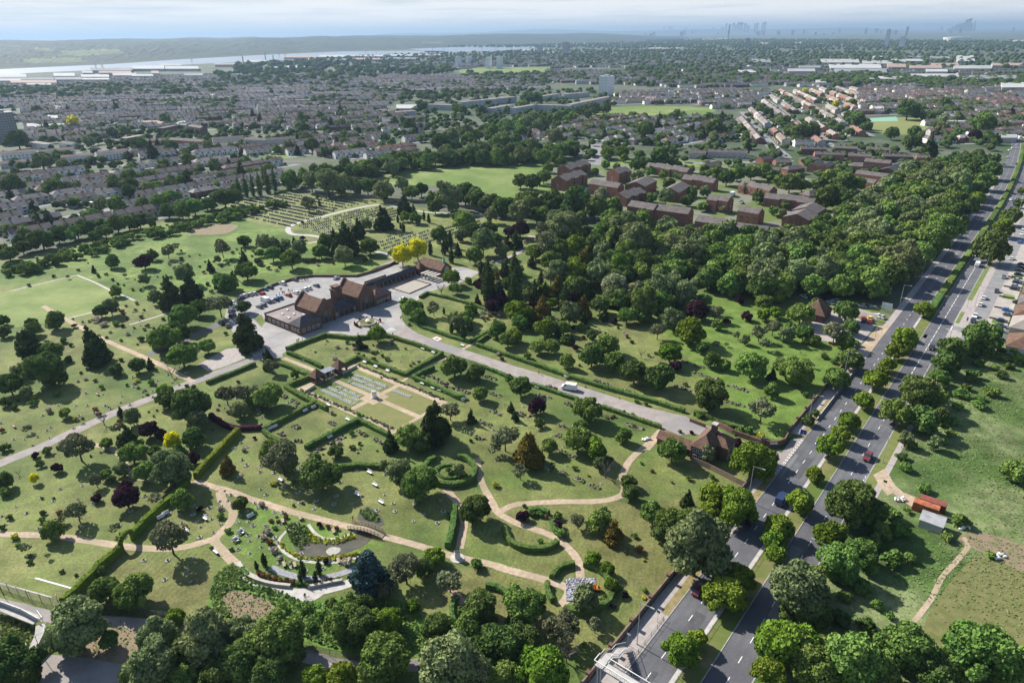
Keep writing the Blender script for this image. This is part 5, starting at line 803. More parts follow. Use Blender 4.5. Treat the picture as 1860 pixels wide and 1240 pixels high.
for i, (a, b, h, lab) in enumerate((((655, 558), (955, 528), 9, 'long pale slab of flats nearest the left'), ((820, 592), (938, 572), 9, 'pale slab of flats behind the dark trees'), ((950, 590), (1062, 572), 9, 'pale slab of flats left of the long bent one'), ((1062, 572), (1245, 578), 9, 'long pale slab in the middle'), ((1252, 572), (1465, 528), 9, 'blue-fronted slab leading to the white tower'), ((1100, 525), (1192, 512), 8, 'grey slab behind, left'), ((1215, 515), (1355, 503), 8, 'grey slab behind, right'), ((465, 570), (600, 575), 8, 'white flat-roofed school block'), ((300, 612), (410, 605), 7, 'pale shallow-roofed hall'), ((1280, 440), (1395, 438), 8, 'brown slab left of the white tower'))):
    block('slab_block', lab+' of the mid-distance estate', a, b, h, 10, 1, mat('pale_blue_panels', (.42, .46, .5), (.34, .38, .43), scale=.1), r_flat, .4, 'pale slabs of flats', fo=F2, step=0, roof='flat', nwin=8, wins=0)
# ------------------------------------------------------------------ suburbs
batch(1240, 0, 3, 'among the right-hand streets', '945,660,90,B 1000,690,60,B 905,640,60,B 560,660,60,B 140,640,60,B 180,700,100,B 215,720,60,B 640,720,90,B 700,720,90,B 590,700,60,M 1230,600,110,B 1140,730,70,B 1640,680,110,M 1590,740,70,P 1250,780,90,B 1350,800,80,C 80,665,40,L 835,570,36,g 665,500,28,g 25,720,30,C 355,790,40,C 1260,720,60,B 1700,760,60,B 1500,650,60,B 1350,640,50,B 920,560,50,B 1500,720,50,M 1430,560,60,B')
batch(620, 0, 3, 'in the middle distance', '630,590,60,L 440,580,60,B 370,690,70,B 230,745,40,M 540,785,100,B 900,695,80,B 690,740,80,B 1450,835,70,L 1530,830,70,L 1250,800,90,M 1170,750,80,G 1660,715,90,B 1740,860,100,B 1140,830,80,M 105,800,60,B 340,690,24,g 1810,830,50,B 1620,880,60,B 1350,820,40,C 1000,800,60,L 1000,540,60,B 1060,540,60,B 760,600,60,B 660,600,50,B 990,570,50,M 900,600,40,M')
batch(0, 0, 3, 'among the left-hand terraces', '400,670,54,g 95,765,100,B 610,720,60,B 680,720,60,M 560,720,40,B 760,800,80,B 830,820,60,C 930,800,70,B 770,770,60,L 1700,795,80,B 1770,790,40,C 1320,850,50,C 1140,750,40,B 1265,620,40,B 900,655,60,B 230,880,90,B 310,840,50,M 630,585,40,C 960,500,40,B 200,600,50,B 1390,690,40,B 1640,680,60,B 1740,640,50,B 370,600,30,C 290,710,50,M 480,770,60,G 700,850,50,P 1010,830,40,G 1620,820,40,C')
fill([(640, 306), (700, 288), (800, 276), (900, 270), (980, 263), (1060, 268), (1010, 285), (900, 286), (800, 289), (740, 296), (670, 312)], 'in the belt behind the playing field', 'BBMMG', 8.5, 10, 15, 1., 60)
mass0 = [([(985, 262), (1340, 262), (1340, 215), (985, 215)], 110, 5, 9), ([(740, 172), (1110, 165), (1120, 205), (740, 212)], 190, 7, 13), ([(1215, 268), (1700, 268), (1700, 330), (1215, 330)], 150, 5, 10), ([(0, 262), (245, 262), (245, 312), (0, 312)], 60, 6, 11), ([(220, 235), (560, 240), (560, 272), (220, 262)], 110, 6, 11), ([(980, 262), (1215, 262), (1215, 292), (980, 292)], 50, 6, 11), ([(1690, 240), (1850, 245), (1800, 275), (1700, 270)], 40, 6, 11), ([(0, 165), (740, 160), (740, 215), (0, 215)], 420, 6, 12), ([(640, 215), (1000, 208), (900, 240), (760, 262), (640, 250)], 200, 6, 11), ([(-60, 330), (560, 300), (350, 386), (-60, 470)], 130, 4, 9)]
fill([(780, 262), (860, 240), (960, 215), (1060, 195), (1110, 190), (1090, 205), (1010, 225), (940, 250), (880, 265)], 'in the belt running up to the white tower', 'BBMG', 11, 11, 17, 1., 50)
FIELDS = [[(660, 336), (735, 306), (800, 297), (900, 293), (1003, 292), (1013, 320), (1090, 362), (930, 370), (790, 345)], [(1060, 209), (1120, 192), (1300, 193), (1292, 210), (1090, 216)], [(1570, 210), (1700, 212), (1690, 240), (1640, 248), (1585, 245)], [(830, 130), (870, 122), (1003, 121), (1003, 132), (900, 139)],
 [(980, 262), (1440, 262), (1480, 270), (1700, 280), (1850, 250), (1900, 250), (1900, 700), (1500, 600), (980, 420)], [(1215, 268), (1700, 268), (1700, 330), (1215, 330)], [(0, 258), (245, 262), (245, 300), (0, 312)], [(220, 235), (560, 240), (560, 268), (220, 262)], [(740, 172), (1110, 165), (1120, 205), (740, 212)], [(0, 200), (45, 200), (45, 262), (0, 262)],
 [(-80, 480), (0, 478), (60, 462), (150, 436), (250, 407), (345, 388), (400, 370), (460, 350), (520, 340), (640, 345), (640, 310), (700, 286), (800, 272), (980, 258), (980, 500)], [(775, 264), (860, 238), (1060, 193), (1115, 188), (1090, 208), (940, 252), (880, 268)]]
W_F = [[tuple(G(x, y)) for x, y in P] for P in FIELDS]
def blocked(p): return any(inpoly(p, P) for P in W_F)
rf_mats = [mat('weathered_tiles', (.16, .145, .14), (.21, .19, .185), scale=.4, detail=8, bump=.3), mat('brown_tiles', (.145, .115, .1), (.195, .16, .14), scale=.3), mat('red_tiles', (.19, .105, .08), (.23, .14, .11), scale=.3), mat('pale_tiles', (.24, .205, .185), (.28, .25, .23), scale=.3), r_slate]
wl_mats = [w_white, w_cream, w_grey, b_brick, b_red]
def house_parts(n, w_=5.7, dp=8.2, h=5.1, rh=2.3, hip=False):
    W = n*w_; a = MB(); a.gwall(-W/2, W/2, -dp/2, dp/2, 0, h, rh if not hip else .01, 'x')
    for i in range(n):
        x = -W/2+(i+.5)*w_
        for s in (-1, 1):
            for z in (.9, 3.3): a.add([(x-1.5, s*(dp/2+.04), z), (x+.4, s*(dp/2+.04), z), (x+.4, s*(dp/2+.04), z+1.25), (x-1.5, s*(dp/2+.04), z+1.25)], [(0, 1, 2, 3)], 1)
            a.add([(x+1.2, s*(dp/2+.04), 0), (x+2.1, s*(dp/2+.04), 0), (x+2.1, s*(dp/2+.04), 2.1), (x+1.2, s*(dp/2+.04), 2.1)], [(0, 1, 2, 3)], 2)
        a.box(x-1.8, x+.7, -dp/2-.7, -dp/2-.045, 0, 5.0, 0); a.add([(x-1.5, -dp/2-.74, z) for z in (.9,)]+[(x+.4, -dp/2-.74, .9), (x+.4, -dp/2-.74, 2.1), (x-1.5, -dp/2-.74, 2.1)], [(0, 1, 2, 3)], 1); a.add([(x-1.5, -dp/2-.74, 3.3), (x+.4, -dp/2-.74, 3.3), (x+.4, -dp/2-.74, 4.5), (x-1.5, -dp/2-.74, 4.5)], [(0, 1, 2, 3)], 1)
        if i % 2: a.box(x-2.2, x+1.2, dp/2+.045, dp/2+3, 0, 2.6, 0, 2)
    r = MB()
    if hip: r.hip(-W/2, W/2, -dp/2, dp/2, h+.05, rh, 0, .45)
    else: r.gable(-W/2, W/2, -dp/2, dp/2, h, rh, 'x', 0, .25)
    c = MB()
    c.box(-.5, .5, -.5, .5, h+rh*.7, h+rh+1.2); c.cyl(-.2, 0, h+rh+1.2, h+rh+1.6, .13, .11, 6)
    return a.mesh('wall', [w_white, glass, darkm]), r.mesh('roof', [r_grey]), c.mesh('chimney', [b_brick])
HP = {(n, hp): house_parts(n, hip=hp) for n in (2, 4, 6, 8) for hp in (False, True)}
HOUSES = []; GTREES = []; SHEDS = []; rr = random.Random(5)
def district(poly, az, pal, roofs, P=54., hipq=.3, tree=.5, gapq=.1, slack=0., size=(2, 4, 4, 6, 6, 8), road=True):
    W = [tuple(G(x, y)) for x, y in poly]; t = np.array([math.sin(az), math.cos(az)]); n = np.array([math.cos(az), -math.sin(az)])
    U_ = [float(np.dot(p, t)) for p in W]; V_ = [float(np.dot(p, n)) for p in W]; k = math.floor(min(V_)/P)
    while k*P < max(V_):
        v0 = k*P; k += 1; run = []
        for side in (-1, 1):
            u = min(U_)+rr.uniform(0, 20)
            while u < max(U_):
                m_ = rr.choice(size); L_ = m_*5.7; uc = u+L_/2; p = t*uc+n*(v0+side*13.); u += L_+(2.6 if rr.random() > .12 else 14)
                if rr.random() < gapq+.05 or not inpoly(tuple(p), W) or blocked(tuple(p)) or not inpoly(tuple(p+t*L_/2), W): continue
                HOUSES.append((p, az, side, m_, rr.random() < hipq, rr.choice(pal) if rr.random() < .38 or az < .3 else rr.choice((0, 0, 0, 1)), rr.choice(roofs) if rr.random() < .75 else rr.choice((0, 0, 3, 1)))); run.append(uc)
                for _ in range(m_):
                    if rr.random() < tree*.95: q = p+n*side*rr.uniform(10, 17)+t*rr.uniform(-L_/2, L_/2); GTREES.append((q, rr.uniform(4, 11)))
                    if rr.random() < .8: q = p+n*side*rr.uniform(8.5, 15)+t*rr.uniform(-L_/2, L_/2); SHEDS.append((q, az+rr.choice((0, 1.57)), rr.uniform(2, 5), rr.uniform(2, 3.5)))
                if rr.random() < .25: GTREES.append((p-n*side*9+t*rr.uniform(-9, 9), rr.uniform(3, 6)))
        if road and len(run) > 1 and W[0][1] < 2500:
            A, B = t*(min(run)-15)+n*v0, t*(max(run)+15)+n*v0
            if not blocked(tuple((A+B)/2)): path('street', [A, B], 8.5, .08, m_serv, 0, True)
WH = [0, 0, 0, 1, 0, 3]; BR = [3, 3, 4, 2, 0]; d2r = math.radians
district([(-80, 478), (0, 474), (60, 458), (150, 432), (250, 404), (345, 386), (400, 366), (520, 338), (560, 300), (500, 285), (350, 290), (245, 305), (0, 318), (-120, 330)], d2r(41), WH, [0, 1, 1, 3], hipq=.25, tree=.4)
district([(245, 300), (350, 285), (500, 282), (700, 288), (800, 272), (790, 255), (700, 245), (560, 240), (560, 268), (260, 268)], d2r(52), WH, [1, 1, 0, 2], hipq=.4, tree=.45)
district([(45, 262), (220, 258), (220, 235), (560, 238), (740, 245), (780, 240), (780, 215), (700, 200), (400, 190), (45, 195)], d2r(66), [0, 2, 3, 1, 2], [0, 1, 1, 4], hipq=.2, tree=.55)
district([(-60, 200), (400, 192), (740, 205), (740, 172), (560, 155), (300, 150), (0, 158), (-60, 165)], d2r(80), [2, 3, 2, 0], [0, 1, 4], tree=.5, size=(6, 8, 8), hipq=.1)
district([(790, 262), (880, 235), (985, 212), (1060, 212), (1215, 214), (1330, 215), (1340, 262), (1215, 262), (985, 258), (920, 270)], d2r(47), WH, [1, 2, 3, 0], hipq=.6, tree=.5, size=(2, 2, 4, 4))
district([(1335, 215), (1420, 165), (1560, 160), (1560, 250), (1500, 265), (1345, 265)], d2r(12), [1, 2, 1, 4, 3], [3, 0, 1, 2], P=60, hipq=.4, tree=.4, size=(4, 6, 6, 8))
district([(1560, 160), (1860, 175), (1900, 190), (1900, 245), (1800, 262), (1700, 265), (1700, 210), (1565, 208)], d2r(85), [0, 1, 2, 4], [0, 1, 2], hipq=.3, tree=.6)
district([(1110, 190), (1300, 192), (1340, 215), (1420, 165), (1250, 165), (1130, 172)], d2r(75), [0, 2, 3], [0, 1], tree=.6)
district([(1000, 150), (1250, 160), (1560, 158), (1640, 165), (1860, 172), (1900, 160), (1500, 140), (1000, 128)], d2r(70), [2, 2, 3, 0], [0, 4, 1], tree=.9, size=(6, 8, 8), road=False)
district([(560, 152), (740, 170), (1000, 165), (1000, 140), (830, 140), (560, 132)], d2r(83), [2, 3, 3], [0, 1, 4], tree=.6, size=(6, 8, 8), road=False)
district([(-120, 160), (560, 150), (560, 135), (400, 138), (-120, 150)], d2r(78), [2, 0, 3], [0, 4], tree=.8, size=(8, 8), road=False)
district([(640, 130), (830, 128), (1100, 124), (1860, 150), (1900, 130), (1400, 105), (1000, 100), (700, 118)], d2r(72), [2, 2, 3], [0, 4, 4], P=95, tree=1.1, size=(8, 8), road=False)
dist = lambda p: float(np.hypot(p[0], p[1]))
inview = lambda p: -40 < PX(p)[0] < 1900
HOUSES = [h for h in HOUSES if inview(h[0])]; HOUSES.sort(key=lambda h: dist(h[0])/math.sqrt(h[3])); HO = []
for h in HOUSES[:300]:
    p, az, side, n, hp, wm, rm = h; t = thing('terraced_houses', '', 'houses', (float(p[0]), float(p[1]), 0), math.pi/2-az+(0 if side > 0 else math.pi))
    # local -y is the street front
    a, b, c = HP[(n, hp)]; w1 = link('wall', a, t); w1.material_slots[0].link = 'OBJECT'; w1.material_slots[0].material = wl_mats[wm]; r1 = link('roof', b, t); r1.material_slots[0].link = 'OBJECT'; r1.material_slots[0].material = rf_mats[rm]; [link('chimney', c, t, (-n*2.85+(j+1)*5.7, 0, 0)) for j in range(0, n, 2)]
    HO.append((PX(p)[0], PX(p)[1], t, n, hp, wm, rm))
HO.sort(key=lambda q: q[0]); cnt = {}
for x, y, t, n, hp, wm, rm in HO:
    area = 'left-hand suburb' if x < 780 else 'beyond playing field' if x < 1330 else 'right-hand suburb'
    row = 'nearer' if y > 300 else 'middle' if y > 240 else 'farther'
    k = f'{["", "", "pair of semi-detached", "", "terrace of four", "", "terrace of six", "", "terrace of eight"][n]} {["white", "cream", "grey", "brown brick", "red brick"][wm]} houses with {"hipped" if hp else "straight"} {["grey", "brown", "red", "pale", "slate"][rm]} roof, {row} rows, {area}'
    cnt.setdefault(k, []).append(t)
ORDQ = ['first', 'second', 'third', 'fourth', 'fifth', 'sixth', 'seventh', 'eighth', 'ninth', 'tenth']
for k, L in cnt.items():
    for i, t in enumerate(L):
        kk = k if len(L) == 1 else k.replace('pair of semi-detached ', 'paired ').replace('terrace of ', '')+f', {ORDQ[i] if i < 10 else str(i+1)+"th"} from left'
        t['label'] = ' '.join(kk.split()); t['group'] = 'terraced houses of the suburbs'
st = MB(); SV = []; SF = []; SM = []
for p, az, side, n, hp, wm, rm in HOUSES[300:]:
    W = n*5.7/2; D = 4.1; c, s = math.sin(az), math.cos(az); V = [(-W, -D, 0), (W, -D, 0), (W, D, 0), (-W, D, 0), (-W, -D, 5.1), (W, -D, 5.1), (W, D, 5.1), (-W, D, 5.1), (-W-.2, -D-.4, 5.), (W+.2, -D-.4, 5.), (W+.2, D+.4, 5.), (-W-.2, D+.4, 5.), (-W+(2.5 if hp else -.2), 0, 7.6), (W-(2.5 if hp else -.2), 0, 7.6)]
    b = len(SV); SV += [(p[0]+x*c-y*s, p[1]+x*s+y*c, z) for x, y, z in V]; F = [(0, 1, 5, 4), (1, 2, 6, 5), (2, 3, 7, 6), (3, 0, 4, 7), (8, 9, 13, 12), (9, 10, 13), (10, 11, 12, 13), (11, 8, 12)]; SF += [tuple(b+i for i in f) for f in F]; SM += [wm]*4+[5+rm]*4
    if n > 2 and dist(p) < 2500:
        for i in range(0, n, 2):
            b = len(SV); x0 = -W+(i+1)*5.7; SV += [(p[0]+x*c-y*s, p[1]+x*s+y*c, z) for z in (6.5, 8.9) for x, y in ((x0-.5, -.5), (x0+.5, -.5), (x0+.5, .5), (x0-.5, .5))]; SF += [(b, b+1, b+5, b+4), (b+1, b+2, b+6, b+5), (b+2, b+3, b+7, b+6), (b+3, b, b+4, b+7), (b+4, b+5, b+6, b+7)]; SM += [3]*5
tag(link('distant_houses', mesh('distant_houses', SV, SF, wl_mats+[mat('aged_grey_tiles', (.19, .18, .18), (.24, .225, .22), scale=.02), mat('aged_brown_tiles', (.19, .155, .14), (.24, .2, .18), scale=.02), mat('aged_red_tiles', (.25, .16, .13), (.28, .19, .16), scale=.02), mat('aged_pale_tiles', (.32, .29, .27), (.36, .33, .31), scale=.02), mat('aged_slate', (.13, .13, .145), (.17, .17, .18), scale=.02)], SM)), kind='stuff')
# garden sheds and lean-tos
sh = MB(); sh.box(-.5, .5, -.5, .5, 0, .85, 0); sh.add([(-.54, -.56, .86), (.54, -.56, .86), (.54, .56, 1.02), (-.54, .56, 1.02)], [(0, 1, 2, 3)], 1); sh.add([(-.5, .5, .85), (.5, .5, .85), (.54, .56, 1.02), (-.54, .56, 1.02)], [(3, 2, 1, 0)], 0); shm = sh.mesh('garden_shed', [w_grey, m_conc])
SHEDS = [s for s in SHEDS if inview(s[0])]; SHEDS.sort(key=lambda s: dist(s[0]))
shr = [m_conc, w_white, m_kerb, w_white]
for i, (q, az, a, b) in enumerate(SHEDS[:230]):
    o = link('garden_shed', shm, None, (float(q[0]), float(q[1]), 0), -az, (a, b, 2.5)); o.material_slots[1].link = 'OBJECT'; o.material_slots[1].material = shr[i % 4]; tag(o, 'small pale flat-roofed shed in a back garden of the suburbs', 'shed', 'garden sheds')
FV = []; FF = []
for q, az, a, b in SHEDS[230:6500]:
    c, s = math.cos(az), math.sin(az); k = len(FV); FV += [(q[0]+x*c-y*s, q[1]+x*s+y*c, z) for z in (0, 2.4) for x, y in ((-a/2, -b/2), (a/2, -b/2), (a/2, b/2), (-a/2, b/2))]; FF += [(k, k+1, k+5, k+4), (k+1, k+2, k+6, k+5), (k+2, k+3, k+7, k+6), (k+3, k, k+4, k+7), (k+4, k+5, k+6, k+7)]
tag(link('distant_sheds', mesh('distant_sheds', FV, FF, [m_conc, w_white, r_grey], [((i//5)*7) % 3 for i in range(len(FF))])), kind='stuff')
BACKG = 'in the back gardens of the suburbs'
for _ in range(2600):
    x_ = RNG.uniform(640, 1880); q = G(x_, RNG.uniform(80, 118)-(x_-930)*.0122); k = len(FV); a, b, c, s = RNG.uniform(8, 26), RNG.uniform(7, 12), 1., 0.; az = RNG.uniform(0, 3); c, s = math.cos(az), math.sin(az); hh_ = RNG.uniform(5, 8)
    FV += [(q[0]+x*c-y*s, q[1]+x*s+y*c, z) for z in (0, hh_) for x, y in ((-a/2, -b/2), (a/2, -b/2), (a/2, b/2), (-a/2, b/2))]; FF += [(k, k+1, k+5, k+4), (k+1, k+2, k+6, k+5), (k+2, k+3, k+7, k+6), (k+3, k, k+4, k+7), (k+4, k+5, k+6, k+7)]
# garden trees: the nearer ones one by one, the rest a mass
GTREES = [g_ for g_ in GTREES if inview(g_[0])]; GTREES.sort(key=lambda g_: dist(g_[0])/g_[1])
for q, w_ in GTREES[:230]:
    o = plant(np.array(q), w_, 'BMMGBC'[rr.randrange(6)], BACKG); o.name = 'garden_tree'
MASS = [(q, w_) for q, w_ in GTREES[230:]]
def mass(poly, n, lo, hi):
    W = [tuple(G(x, y)) for x, y in poly]; xs = [p[0] for p in W]; ys = [p[1] for p in W]; k = 0; t = 0
    while k < n and t < n*20:
        t += 1; p = (RNG.uniform(min(xs), max(xs)), RNG.uniform(min(ys), max(ys)))
        if inpoly(p, W): MASS.append((np.array(p), float(RNG.uniform(lo, hi)))); k += 1
mass([(1060, 150), (1150, 124), (1300, 122), (1420, 138), (1440, 146), (1300, 160), (1180, 158)], 330, 12, 20); mass([(1380, 150), (1560, 136), (1720, 150), (1720, 158), (1500, 158)], 260, 12, 20); mass([(0, 170), (180, 158), (420, 160), (420, 172), (0, 185)], 200, 10, 18)
mass([(390, 136), (640, 120), (820, 122), (830, 134), (640, 148), (400, 150)], 300, 14, 24); mass([(240, 188), (430, 184), (430, 200), (250, 198)], 90, 9, 14); mass([(1640, 150), (1860, 140), (1900, 160), (1700, 166)], 180, 12, 18); mass([(1560, 190), (1700, 180), (1860, 200), (1860, 230), (1740, 240)], 170, 8, 14)
mass([(640, 118), (1860, 128), (1860, 100), (1300, 92), (1000, 92), (640, 104)], 2300, 11, 20); mass([(-60, 165), (640, 140), (640, 155), (-60, 180)], 260, 12, 18); mass([(560, 155), (1000, 150), (1000, 170), (560, 200)], 260, 10, 15); mass([(840, 135), (1060, 135), (1060, 150), (840, 150)], 160, 12, 18); mass([(1290, 270), (1350, 200), (1500, 200), (1560, 260)], 60, 6, 10)
mass([(60, 235), (560, 205), (780, 215), (780, 250), (300, 270), (60, 262)], 260, 6, 12); mass([(1110, 215), (1330, 218), (1330, 262), (1000, 262)], 150, 6, 12); mass([(800, 86), (1860, 96), (1860, 76), (1200, 71), (1160, 78)], 4200, 12, 24); mass([(430, 135), (560, 128), (640, 118), (640, 108), (420, 122)], 120, 18, 30)
for q_ in mass0: mass(*q_)
V1, F1 = ico(1); TV = []; TF = []; TI = []; kk = 0
for q, w_ in MASS:
    far = dist(q) > 2200; L = [(0, 0, .45, .5)] if far else [(0, 0, .45, .42), (.22, .12, .4, .3), (-.2, .15, .5, .28), (.02, -.24, .42, .3)]
    for x, y, z, r in L:
        Vv_ = V1*(r*(1+RNG.uniform(-.22, .22, (len(V1), 1))))*np.array([1, 1, .8])+np.array([x, y, z]); TV.append(Vv_*w_+np.array([q[0], q[1], 0])); TF.append(F1+kk); TI.append(np.full(len(F1), int(RNG.integers(0, 3)))); kk += len(V1)
me = mesh('distant_trees', np.concatenate(TV), np.concatenate(TF), [leaf('far_dark_leaf', (.035, .07, .02), (.06, .11, .032), scale=.12), leaf('far_green_leaf', (.05, .1, .026), (.08, .14, .036), scale=.12), leaf('far_grey_leaf', (.05, .08, .035), (.08, .115, .05), scale=.12)], np.concatenate(TI)); tag(link('distant_trees', me), kind='stuff')
# the named streets that show between the roofs
for P, w_ in (([(1427, 287), (1390, 255), (1347, 223), (1345, 216), (1372, 203), (1397, 190)], 13), ([(1517, 256), (1505, 238), (1488, 222)], 24), ([(1078, 300), (1082, 280), (1086, 262)], 14), ([(1240, 296), (1330, 296), (1440, 292)], 9), ([(1400, 300), (1440, 310), (1460, 330)], 8), ([(1380, 365), (1410, 372), (1440, 385), (1480, 390), (1530, 392)], 8), ([(1810, 150), (1840, 158), (1875, 170)], 26)):
    path('street', P, w_, .1, m_serv, 4)
patch('estate_green', [(985, 330), (1010, 300), (1100, 285), (1290, 290), (1500, 330), (1600, 350), (1560, 400), (1400, 430), (1200, 410), (1060, 370)], .035, mat('estate_grass', (.1, .14, .035), (.17, .17, .13), scale=.06, detail=7, lo=.45, hi=.6))
for x, y, l in ((1330, 357, 'white box lorry parked beside the two-part brick flats'),):
    p = G(x, y); t = thing('lorry', l, 'lorry', (p[0], p[1], 0), 1.); MB().box(-3, 2, -1.2, 1.2, .9, 3.6).obj('box_body', w_white, t); m = MB(); m.box(2.1, 4., -1.1, 1.1, .6, 2.6); m.obj('cab', w_white, t)
    for a in (-2, 2.9):
        for s in (-1, 1): MB().tube((a, s*1.2, .5), (a, s*.9, .5), .5, .5, 10).obj('wheel', darkm, t)
# ------------------------------------------------------------------ vehicles
def paint(n, c): return mat('paint_'+n, c, rough=.3, spec=.6)
PNT = {'white': paint('white', (.75, .75, .74)), 'silver': paint('silver', (.45, .47, .49)), 'grey': paint('grey', (.13, .14, .15)), 'black': paint('black', (.02, .02, .022)), 'blue': paint('blue', (.03, .14, .45)), 'navy': paint('navy', (.02, .035, .09)), 'red': paint('red', (.4, .025, .02)), 'yellow': paint('yellow', (.7, .5, .03)), 'teal': paint('teal', (.05, .2, .22)), 'maroon': paint('maroon', (.15, .03, .03))}
tyre = mat('tyre', (.02, .02, .02)); lampm = mat('headlight_glass', (.7, .7, .65), rough=.2); redl = mat('tail_light', (.45, .02, .02), rough=.3)
def loft(prof, ys, m=0, mb=None):
    """prof: list of (x,z) closed loops per y station"""
    mb = mb or MB(); n = len(prof[0]); V = [(x, y, z) for P, y in zip(prof, ys) for x, z in P]; F = [(i*n+j, (i+1)*n+j, (i+1)*n+(j+1) % n, i*n+(j+1) % n) for i in range(len(ys)-1) for j in range(n)]
    return mb.add(V, F+[tuple(range(n)), tuple(range((len(ys)-1)*n+n-1, (len(ys)-1)*n-1, -1))], m)
def car_meshes(kind):
    if kind == 'van': L_, W_ = 2.75, 1.; low = [(-L_, .35), (-L_, 1.2), (-2.55, 2.35), (1.3, 2.4), (1.9, 1.5), (2.6, 1.2), (L_, .9), (L_, .35)]; roof = None; gl = [(1.28, 2.2), (1.95, 1.5), (1.1, 1.5), (.6, 2.2)]
    elif kind == 'suv': L_, W_ = 2.3, .93; low = [(-L_, .35), (-L_, 1.), (-2.1, 1.1), (1., 1.12), (2.15, .98), (L_, .8), (L_, .35)]; roof = [(-2., 1.08), (-1.75, 1.7), (.3, 1.74), (1., 1.1)]
    else: L_, W_ = 2.1, .88; low = [(-L_, .3), (-L_, .8), (-1.9, .95), (1., .95), (1.95, .78), (L_, .62), (L_, .3)]; roof = [(-1.75, .93), (-1.25, 1.42), (.15, 1.44), (.95, .93)]
    b = MB(); ins = lambda P, k: [(x*(1-.02*k), z) for x, z in P]; loft([ins(low, 2), low, low, ins(low, 2)], [-W_, -W_+.12, W_-.12, W_], 0, b)
    g_ = MB()
    if roof:
        loft([roof, roof], [-W_+.14, W_-.14], 0, g_); top = [(x*.93, z) for x, z in roof]; b.box(roof[1][0]+.12, roof[2][0]-.1, -W_+.16, W_-.16, roof[1][1]-.02, roof[1][1]+.05)
    else:
        g_.add([(x+.04, s*(W_+.012), z) for s in (-1, 1) for x, z in gl], [(0, 1, 2, 3), (4, 5, 6, 7)]); g_.add([(1.36, -W_+.15, 2.3), (1.36, W_-.15, 2.3), (1.93, W_-.12, 1.52), (1.93, -W_+.12, 1.52)], [(0, 1, 2, 3)])
    w = MB(); w.tube((0, -.11, 0), (0, .11, 0), .33, .33, 10); w.tube((0, -.12, 0), (0, .12, 0), .18, .18, 8, 1)
    l = MB(); l.box(L_-.06, L_+.02, -.2, .2, -.07, .08); r = MB(); r.box(-L_-.02, -L_+.05, -.14, .14, -.1, .1)
    return b.mesh('body', [PNT['white']]), g_.mesh('windows', [glass]), w.mesh('wheel', [tyre, PNT['silver']]), l.mesh('headlight', [lampm]), r.mesh('tail_light', [redl]), L_, W_
CM = {k: car_meshes(k) for k in ('car', 'suv', 'van')}
def car(p, head, col, kind, label, group=None):
    """head: world direction angle the nose points to"""
    b, g_, w, l, r, L_, W_ = CM[kind]; t = thing({'car': 'parked_car', 'suv': 'parked_car', 'van': 'van'}[kind] if 'driving' not in label else {'car': 'car', 'suv': 'car', 'van': 'van'}[kind], label, 'van' if kind == 'van' else 'car', (float(p[0]), float(p[1]), .07), head, group)
    o = link('body', b, t); o.material_slots[0].link = 'OBJECT'; o.material_slots[0].material = PNT[col]; link('windows', g_, t)
    for x in (-L_*.62, L_*.62):
        for y in (-W_+.08, W_-.08): link('wheel', w, t, (x, y, .33))
    for y in (-W_+.3, W_-.3): link('headlight', l, t, (0, y, .62)); link('tail_light', r, t, (0, y, .75))
    return t
HA = math.pi/2-RAZ; CA = math.pi/2-AZ0
def cars(ox, oy, k, base, group, where, text):
    L = []
    for it in text.split(): a = it.split(','); L.append((ox+float(a[0])/k, oy+float(a[1])/k, float(a[2]), a[3], a[4] if len(a) > 4 else 'car'))
    seen = {}
    for x, y, dg, c, kd in sorted(L): seen.setdefault((c, kd), []).append((x, y, dg))
    for (c, kd), q in seen.items():
        for i, (x, y, dg) in enumerate(q):
            nm = {'car': 'car', 'suv': 'estate car', 'van': 'van'}[kd]; lab = f'{c} {nm} {where}' if len(q) == 1 else f'{c} {nm} {where}, {ordw2(i+1)} {c} one from the left'
            car(G(x, y), base+math.radians(dg), c, kd, lab, group)
cars(470, 490, 7.44, CA, 'cars in the crematorium car park', 'parked in the crematorium car park', '490,150,95,grey 320,200,95,white,suv 155,255,95,navy 85,275,95,teal 50,340,90,red 405,358,90,red 510,325,90,white 625,280,90,white 675,262,90,white 780,228,90,grey 285,395,95,blue 235,418,95,navy 175,435,90,silver 90,430,90,white,van 65,490,90,grey 15,515,90,grey 1050,125,20,silver')
cars(400, 430, 4.043, CA, 'cars in the crematorium car park', 'in the left bays of the car park', '100,490,30,white 95,515,30,white,suv 85,550,30,grey 90,585,30,black 175,440,95,white 215,432,95,silver 250,425,95,silver 150,455,95,navy 20,640,60,black 60,660,60,grey')
cars(400, 430, 4.043, CA, None, 'waiting where the drive meets the roundabout', '1352,466,-40,white')
cars(930, 580, 4, 0, None, 'driving along the main drive', '415,508,160,white,van')
cars(1500, 480, 5.167, HA, 'cars on the service road', 'driving on the service road', '1480,325,0,white 1447,388,0,white 1397,495,180,white 1378,540,180,black 1600,262,180,black 1668,130,180,grey')
cars(1500, 480, 5.167, HA-math.pi/2, 'cars on the house forecourts', 'parked on a forecourt of the right-hand houses', '1700,440,0,blue 1650,540,0,navy 1640,590,0,navy 1625,630,0,blue 1340,725,20,blue 1800,370,0,black 1770,240,0,black 1780,215,0,silver 1795,180,0,navy 1800,160,0,silver 1810,105,0,navy 1820,65,0,black 1835,40,0,black 1840,12,0,black 1710,485,0,grey')
cars(1500, 240, 5.167, HA, 'cars on the service road', 'on the far part of the service road', '1740,1195,0,white 1815,1040,0,blue 1840,965,180,white 1855,915,180,white 1700,240,180,silver 1665,305,90,silver 1685,330,90,white 1750,155,20,white 1720,175,20,white 1790,125,0,white')
